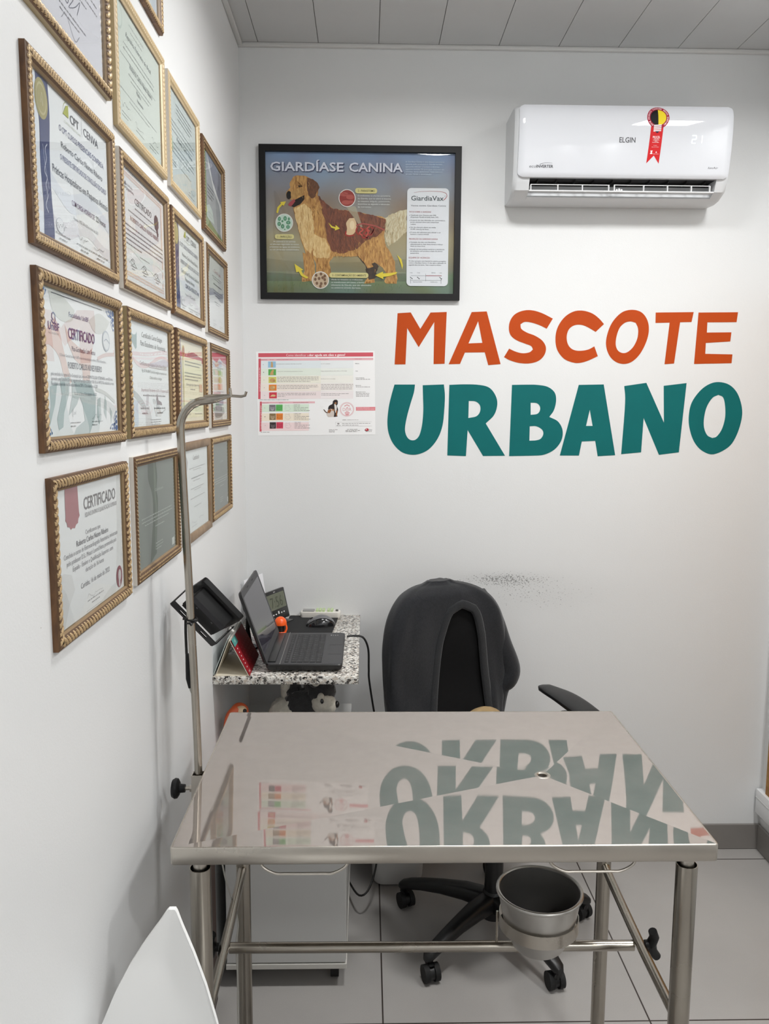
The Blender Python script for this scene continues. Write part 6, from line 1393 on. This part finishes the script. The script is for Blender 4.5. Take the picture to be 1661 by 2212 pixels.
for x in (CX0+.04, CX1-.035):
    for y in (CY0+.05, CY1-.05):
        m = MB(); m.cyl((x-.012, y, .024), (x+.012, y, .024), .0235, BLACKR, n=20); m.box((x-.010, y-.012, .03), (x+.010, y+.012, CZ0), BLACK); m.build('castor', t)
o = MB().box((XL+.004, 2.10, 0.0), (XL+.013, 2.19, .57), wood('dark_board', (70, 46, 36), (46, 30, 24), (1, 1, .4)), .0008, 1).build('dark_board'); recentre(o, (XL+.008, 2.145, 0)); tag(o, 'narrow dark brown board standing against the left wall beside the white cabinet', 'board')
# plush husky
HP = (-.200, 2.50, CZ1)
t = thing('plush_dog', HP, 'black and white plush husky lying on the white cabinet under the granite shelf', 'plush toy')
PB = pm('plush_black', (44, 44, 46), .95, sheen=.5, var=.3, vscale=90, bump=.8, bscale=260); PW = pm('plush_white', (206, 202, 190), .95, sheen=.4, var=.12, vscale=90, bump=.8, bscale=260)
def fuzz(a, f=60):
    def fn(p): return p*(1+a*noise.noise(Vector(p)*f))
    return fn
hx_, hy_, hz_ = HP
m = MB(); m.ell((hx_+.002, hy_, hz_+.112), (.064, .058, .056), PB, Matrix.Rotation(math.radians(8), 3, 'Y'), 32, 20, fuzz(.16)); m.ell((hx_+.056, hy_+.004, hz_+.160), (.050, .050, .052), PB, None, 28, 18, fuzz(.14)); m.ell((hx_-.025, hy_+.004, hz_+.152), (.028, .03, .035), PB, None, 22, 14, fuzz(.2)); m.build('body', t)
m = MB(); m.ell((hx_-.052, hy_-.008, hz_+.080), (.052, .060, .062), PW, None, 28, 18, fuzz(.16)); m.ell((hx_+.0, hy_-.012, hz_+.050), (.075, .055, .050), PW, None, 24, 16, fuzz(.12))
m.ell((hx_-.050, hy_+.0, hz_+.170), (.017, .018, .055), PW, None, 18, 14, fuzz(.2))
for dx, dy in ((-.07, -.03), (-.07, .035), (.05, -.04), (.06, .035)): m.ell((hx_+dx, hy_+dy, hz_+.026), (.030, .026, .027), PW, None, 18, 12, fuzz(.1))
m.build('white_fur', t)
m = MB(); m.ell((hx_+.066, hy_-.026, hz_+.130), (.040, .036, .032), PW, None, 24, 16, fuzz(.1)); m.ell((hx_+.086, hy_-.032, hz_+.124), (.026, .026, .025), PW, None, 20, 12, fuzz(.08)); m.ell((hx_+.062, hy_-.050, hz_+.152), (.012, .010, .018), PW, None, 14, 10); m.build('muzzle', t)
m = MB(); m.ell((hx_+.111, hy_-.036, hz_+.128), (.0075, .010, .011), pm('nose_black', (20, 20, 20), .3), None, 14, 10); m.build('nose', t)
m = MB(); m.ell((hx_+.066, hy_-.061, hz_+.147), (.0055, .004, .0080), pm('eye_black', (14, 14, 14), .1, coat=.8), None, 14, 10); m.build('eye', t)
m = MB(); m.ell((hx_+.040, hy_-.035, hz_+.205), (.018, .010, .024), PB, None, 14, 10); m.ell((hx_+.046, hy_-.044, hz_+.196), (.011, .004, .008), PW, None, 12, 8); m.build('ear', t)
# dark rounded case in front of the dog
o = MB().ell((-.120, 2.375, CZ1+.052), (.062, .040, .055), pm('case_dark', (34, 26, 26), .4), None, 26, 14, lambda p: Vector((p.x, p.y, max(-.052, p.z)))).build('glasses_case'); recentre(o, (-.120, 2.375, CZ1)); tag(o, 'dark rounded case on the white cabinet in front of the plush dog', 'case')
# orange wooden bird
t = thing('bird_ornament', (-.376, 2.36, CZ1), 'orange and cream bird ornament on the white cabinet behind the left table corner', 'ornament')
OB = pm('bird_orange', (202, 92, 52), .45, var=.12, vscale=40); OC = pm('bird_cream', (216, 190, 156), .5)
bx_, by_, bz_ = -.374, 2.36, CZ1-.0
m = MB(); m.lathe([(0, 0), (.026, 0), (.032, .02), (.032, .05), (.024, .09), (.018, .12)], (bx_, by_, bz_), OB, 24); m.ell((bx_, by_, bz_+.146), (.027, .024, .026), OB, None, 24, 16); m.build('body', t)
m = MB(); m.tube(spline([(bx_-.006, by_-.012, bz_+.154), (bx_-.026, by_-.030, bz_+.142), (bx_-.036, by_-.050, bz_+.110)], 6), [.018-.0011*i for i in range(13)], OB, 14); m.build('beak', t)
m = MB(); m.ell((bx_+.006, by_-.014, bz_+.154), (.018, .015, .014), OC); m.build('face_patch', t)
m = MB(); m.ell((bx_+.019, by_-.024, bz_+.156), (.006, .005, .007), pm('bird_eye', (26, 20, 20), .2)); m.build('eye', t)
m = MB(); m.box((bx_-.03, by_-.03, bz_), (bx_+.03, by_+.03, bz_+.006), OC, .002); m.build('base', t)

# ------------------------------------------------------------------ office chair with a cardigan over it
CC = Vector((.417, 2.492, 0)); TH = math.radians(28)
fx = Vector((math.cos(TH), math.sin(TH), 0)); ff = Vector((math.sin(TH), -math.cos(TH), 0))     # sideways (to the right in view), forwards
MCH = Matrix(((fx.x, -ff.x, 0, CC.x), (fx.y, -ff.y, 0, CC.y), (0, 0, 1, 0), (0, 0, 0, 1)))      # local x sideways, local -y forwards, z up
CHB = pm('chair_black_plastic', (24, 24, 25), .38, spec=.45); FAB = pm('chair_black_fabric', (17, 17, 18), .9, spec=.2, bump=.2, bscale=700)
t = thing('office_chair', None, 'black office chair on castors against the back wall, behind the table', 'office chair', None, MCH)
def L_(x, y, z): return (x, y, z)
# five-arm base
hub = MB(MCH); hub.lathe([(0, .055), (.040, .055), (.044, .07), (.044, .115), (.034, .14), (.030, .145), (.030, .26), (.026, .26), (.026, .43), (.05, .44), (.05, .455), (0, .455)], (0, 0, 0), CHB, 28)
hub.build('gas_column', t)
base_a = math.radians(153)-TH
for k in range(5):
    a = base_a+2*pi*k/5; d = Vector((math.cos(a), math.sin(a), 0)); s = Vector((-d.y, d.x, 0))
    m = MB(MCH); R = []
    for r, z, w_, h_ in ((.02, .108, .034, .030), (.10, .112, .030, .026), (.18, .105, .025, .021), (.25, .094, .022, .018), (.30, .082, .021, .016), (.325, .074, .018, .014), (.335, .070, .010, .009)):
        c = d*r+Vector((0, 0, z)); R.append([c+s*w_*math.copysign(abs(math.cos(2*pi*i/16))**.6, math.cos(2*pi*i/16))+Vector((0, 0, h_))*math.copysign(abs(math.sin(2*pi*i/16))**.7, math.sin(2*pi*i/16)) for i in range(16)])
    m.rings(R, CHB, True, True, True); arm = m.build('base_arm', t)
    c = d*.318; b = a+(.9, -.5, 1.3, .4, -1.1)[k]; w1 = Vector((math.cos(b), math.sin(b), 0)); m = MB(MCH)
    o_ = c+Vector((-w1.y, w1.x, 0))*.012
    for sg in (-1, 1): m.cyl(o_+w1*sg*.008+Vector((0, 0, .0265)), o_+w1*sg*.024+Vector((0, 0, .0265)), .0262, BLACKR, n=24)
    m.cyl(o_+w1*-.008+Vector((0, 0, .0265)), o_+w1*.008+Vector((0, 0, .0265)), .021, CHB, n=20); m.cyl(c+Vector((0, 0, .04)), c+Vector((0, 0, .078)), .010, CHB, n=12)
    m.tube([c+Vector((0, 0, .05)), o_+Vector((0, 0, .052)), o_+Vector((0, 0, .05))-Vector((-w1.y, w1.x, 0))*.02], .012, CHB, 10); m.build('castor', arm)
m = MB(MCH); R = []
lp = rrect(-.235, -.25, .235, .22, .09, 6)
for k, z in ((.80, .455), (.97, .462), (1.0, .485), (.99, .51), (.93, .525), (.7, .53)): R.append([(p[0]*k, p[1]*k, z+.01*(p[1] > .15)) for p in lp])
m.rings(R, FAB, True, True, True); m.build('seat', t)
# back rest: rounded, tapering, leaning back
BZ0, BZ1 = .50, 1.112
def back_c(z): 
    q = (z-BZ0)/(BZ1-BZ0); return .215+.085*q+.022*math.sin(q*pi*2-.8)
def back_w(z):
    q = (z-BZ0)/(BZ1-BZ0); w_ = .178+.048*math.sin(min(1, q*1.35)*pi*.62)
    if q > .60: w_ *= (max(0, 1-((q-.60)/.40)**2.9))**.40
    return max(w_, .012)
def back_p(z, a, off=0.0):
    w_ = back_w(z)+off; th = (.042 if z < BZ1-.03 else .042*math.sqrt(max(.02, (BZ1-z)/.03)))+off
    c_, s_2 = math.cos(a), math.sin(a)
    x = w_*math.copysign(abs(c_)**.55, c_); y = th*math.copysign(abs(s_2)**.8, s_2)
    return Vector((x-.045, back_c(z)+y-.05*(x/.25)**2, z))
m = MB(MCH); na = 40; zs = [BZ0+(BZ1-BZ0)*(1-(1-i/30)**1.5) for i in range(31)]
m.rings([[back_p(z, 2*pi*i/na) for i in range(na)] for z in zs], FAB, True, True, True); m.build('backrest', t)
m = MB(MCH); m.tube([(0, .05, .445), (0, .20, .45), (0, .265, .50), (0, .27, .62)], [.022, .024, .024, .016], CHB, 12); m.build('back_support', t)
for sg in (-1, 1):
    hgt = .718 if sg > 0 else .655
    m = MB(MCH); m.tube([(sg*.16, .0, .452), (sg*.27, .0, .455), (sg*.285, .0, .50), (sg*.285, .0, hgt-.03)], [.016, .018, .02, .022], CHB, 12); ap_ = m.build('arm_post', t)
    m = MB(MCH); R = []
    for i in range(15):
        q = i/14; y = .130-.265*q; w_ = .018+.030*math.sin(min(1, .12+q*1.0)*pi*.62); z = hgt+.022-.004*q-.036*max(0, q-.35)**1.6*1.5; hh = .010+.006*q
        if i in (0, 14): w_ *= .6; hh *= .5
        R.append([(sg*.285+w_*math.copysign(abs(math.cos(2*pi*k/20))**.7, math.cos(2*pi*k/20)), y, z+hh*math.copysign(abs(math.sin(2*pi*k/20))**.8, math.sin(2*pi*k/20))) for k in range(20)])
    m.rings(R, CHB, True, True, True); m.build('arm_pad', t)
# tan cushion on the seat
TM = pm('tan_cloth', (156, 132, 94), .9, var=.1, vscale=60, bump=.3, bscale=500)
o = MB(MCH).ell((.026, .115, .624), (.100, .050, .092), TM, None, 28, 16, lambda p: Vector((p.x, p.y, p.z))).build('cushion'); recentre(o, MCH @ Vector((.014, .115, .532))); tag(o, 'tan cushion standing on the seat of the office chair', 'cushion')

# cardigan
KN = pm('charcoal_knit', (36, 37, 40), .95, spec=.15, var=.22, vscale=160, bump=.45, bscale=420, sheen=.25); KNB = pm('charcoal_band', (41, 42, 44), .95, spec=.15, var=.15, vscale=200, bump=.45, bscale=500, sheen=.25)
t = thing('cardigan', MCH @ Vector((-.045, .25, 1.12)), 'charcoal knitted cardigan draped open over the back of the office chair', 'cardigan')
AP_Z = 1.030; AF = -pi/2
_ow = [(0, .010), (.003, .024), (.012, .036), (.029, .047), (.059, .0565), (.108, .0695), (.171, .078), (.245, .0855), (.367, .1015), (.52, .112)]
CXO = .045
def half_open(z):
    if z >= AP_Z: return 0.0, 0.0
    d = AP_Z-z
    for (a, b), (c_, e_) in zip(_ow, _ow[1:]):
        if a <= d <= c_: r = b+(e_-b)*(d-a)/(c_-a); return r, r
    return .112, .112
def ang_for_x(z, x):      # x measured from the middle of the back
    w_ = back_w(z)+.012; r = max(-1, min(1, x/w_)); c_ = math.copysign(abs(r)**(1/.55), r); return -math.acos(max(-1, min(1, c_)))
def fold(z, a):
    p = back_p(z, a, .011)
    w_ = .009*noise.noise(Vector((math.cos(a)*2.6+5, math.sin(a)*2.0, z*6)))+.005*math.sin(a*9+z*14)*(.3+1.2*max(0, 1.0-z))
    d = Vector((math.cos(a), math.sin(a), 0)); return p+d*(w_+.002)
nz_, na_ = 52, 90; zz = [.52+(BZ1+.004-.52)*(1-(1-i/nz_)**1.6) for i in range(nz_+1)]
m = MB(MCH); vs = []
for z in zz:
    zc = min(z, BZ1-.0005); l, r = half_open(zc)
    cxo = CXO
    aL = ang_for_x(zc, -l+cxo); aR = ang_for_x(zc, r+cxo)
    if l == 0: aL = aR = ang_for_x(zc, CXO) if zc < BZ1-.02 else AF
    for i in range(na_+1):
        s = i/na_; a = aL+(aR-2*pi-aL)*s if True else 0
        p = fold(zc, a); 
        if z > BZ1-.0005: p.z += .008
        vs.append(p)
k = na_+1
m.add(vs, [[j*k+i, j*k+i+1, (j+1)*k+i+1, (j+1)*k+i] for j in range(nz_) for i in range(na_)], KN, True)
topr = [nz_*k+i for i in range(na_)]
m.add([vs[i] for i in topr], [list(range(na_))], KN, True)
bd_ = m.build('knit_body', t, 80)
# button band around the opening
edge = []
zl = [.52+(AP_Z-.52)*i/40 for i in range(41)]
for z in zl: l, r = half_open(min(z, AP_Z-1e-4)); cxo = CXO; edge.append((z, ang_for_x(z, -l+cxo)))
er = []
for z in zl: l, r = half_open(min(z, AP_Z-1e-4)); cxo = CXO; er.append((z, ang_for_x(z, r+cxo)))
P1 = [fold(z, a)+Vector((0, -.003, 0)) for z, a in edge]; P2_ = [fold(z, a)+Vector((0, -.003, 0)) for z, a in er]
path = P1+[Vector(((P1[-1].x+P2_[-1].x)/2, P1[-1].y-.001, AP_Z+.004))]+P2_[::-1]
m = MB(MCH); vs = []; n = len(path)
for i, p in enumerate(path):
    tg = (path[min(i+1, n-1)]-path[max(i-1, 0)]).normalized(); out_ = Vector((-tg.z, 0, tg.x)); wd = .026
    for q, dy in ((-.10, .005), (0.0, -.001), (.15, -.003), (.85, -.003), (1.0, -.001), (1.05, .006)):
        o_ = p+out_*wd*q; 
        vs.append(Vector((o_.x, o_.y+dy, o_.z)))
m.add(vs, [[i*6+j, i*6+j+1, (i+1)*6+j+1, (i+1)*6+j] for i in range(n-1) for j in range(5)], KNB, True); m.build('button_band', t, 80)
q = P1[8]; m = MB(MCH); m.lathe([(0, .004), (.004, .004), (.0055, .002), (.0058, 0)], (q.x-.014, q.y-.006, q.z+.02), pm('button_grey', (120, 118, 114), .3), 16, (0, -1, 0)); m.build('button', t)
# sleeves folded down at either side
m = MB(MCH)
m.tube(spline([(.105, .265, 1.06), (.150, .245, .98), (.182, .235, .88), (.214, .228, .795), (.208, .226, .755), (.184, .236, .72), (.172, .24, .62)], 6), [.030+.012*math.sin(pi*i/36) for i in range(37)], KN, 18); m.build('sleeve', t)

# ------------------------------------------------------------------ white waste bin at the back, white chair at the front
o = MB().rings([[(p[0], p[1], z) for p in rrect(.115-w_, 2.83-d_, .115+w_, 2.83+d_, r_, 5)] for w_, d_, r_, z in ((.062, .062, .03, .0), (.084, .084, .035, .006), (.09, .088, .035, .03), (.103, .10, .035, .30), (.100, .097, .035, .30), (.086, .085, .034, .03), (.06, .06, .03, .012))], pm('bin_white', (206, 205, 203), .4), True, True, True).build('waste_bin'); recentre(o, (.115, 2.83, 0)); tag(o, 'white plastic waste bin on the floor by the back wall, left of the office chair', 'bin')

# white plastic chair: its pointed back rises at the lower left
WCX = on_y(375, 1958, 1.235)
tip = Vector((WCX.x, 1.235, WCX.z)); WPL = pm('chair_white_plastic', (242, 242, 241), .32, spec=.45)
t = thing('plastic_chair', (-.235, 1.02, 0), 'white plastic shell chair with a pointed back at the lower left, nearest the camera', 'chair')
def outline(s):    # left and right edges of the leaf-shaped back against height below the tip
    L = [(0, -.006), (.004, -.010), (.02, -.020), (.06, -.048), (.10, -.073), (.15, -.099), (.21, -.124), (.30, -.146), (.40, -.150), (.48, -.140)]
    Rr = [(0, .004), (.004, .007), (.02, .015), (.06, .038), (.10, .059), (.15, .081), (.21, .101), (.30, .124), (.40, .134), (.48, .130)]
    def ip(T_):
        for (a, b), (c_, d_) in zip(T_, T_[1:]):
            if a <= s <= c_: return b+(d_-b)*(s-a)/(c_-a)
        return T_[-1][1]
    return ip(L), ip(Rr)
m = MB(); ns, nu_ = 40, 18; vs = []
S = [.48*(i/ns)**1.3 for i in range(ns+1)]
def shell(s, u, off):
    l, r = outline(s)
    x = l+(r-l)*u; c_ = (u-.5)*2
    y = .06*(1-c_*c_)*min(1, s/.10)*.55-.10*(s/.48)**1.4-.10*(u-.35)*min(1, s/.2)
    return Vector((tip.x+x, tip.y+y-off, tip.z-s))
for off in (0, .009):
    for s in S:
        for i in range(nu_+1): vs.append(shell(s, i/nu_, off))
k = nu_+1; o2 = (ns+1)*k
F = [[j*k+i, j*k+i+1, (j+1)*k+i+1, (j+1)*k+i][::-1] for j in range(ns) for i in range(nu_)]+[[o2+j*k+i, o2+j*k+i+1, o2+(j+1)*k+i+1, o2+(j+1)*k+i] for j in range(ns) for i in range(nu_)]
F += [[j*k, (j+1)*k, o2+(j+1)*k, o2+j*k] for j in range(ns)]+[[j*k+nu_, o2+j*k+nu_, o2+(j+1)*k+nu_, (j+1)*k+nu_] for j in range(ns)]+[[i, o2+i, o2+i+1, i+1] for i in range(nu_)]+[[ns*k+i, ns*k+i+1, o2+ns*k+i+1, o2+ns*k+i] for i in range(nu_)]
m.add(vs, F, WPL, True); m.build('backrest', t, 50)
sz = .44; scx, scy = -.215, .98
m = MB(); lp = rrect(scx-.19, scy-.20, scx+.19, scy+.17, .10, 6)
m.rings([[(scx+(p[0]-scx)*kk, scy+(p[1]-scy)*kk, z) for p in lp] for kk, z in ((.6, sz-.012), (.95, sz-.006), (1.0, sz+.008), (.97, sz+.012), (.6, sz-.002))], WPL, True, True, True)
m.tube(spline([(tip.x-.02, tip.y-.09, tip.z-.45), (scx-.01, scy+.15, sz+.03), (scx, scy+.05, sz)], 5), [.05]*11, WPL, 12); m.build('seat', t)
for sx in (-1, 1):
    for sy in (-1, 1): MB().tube([(scx+sx*.10, scy+sy*.10, sz-.004), (scx+sx*.165, scy+sy*.175, .0)], [.016, .011], wood('beech', (206, 172, 128), (184, 148, 104), (4, 4, 1)), 14).build('leg', t)
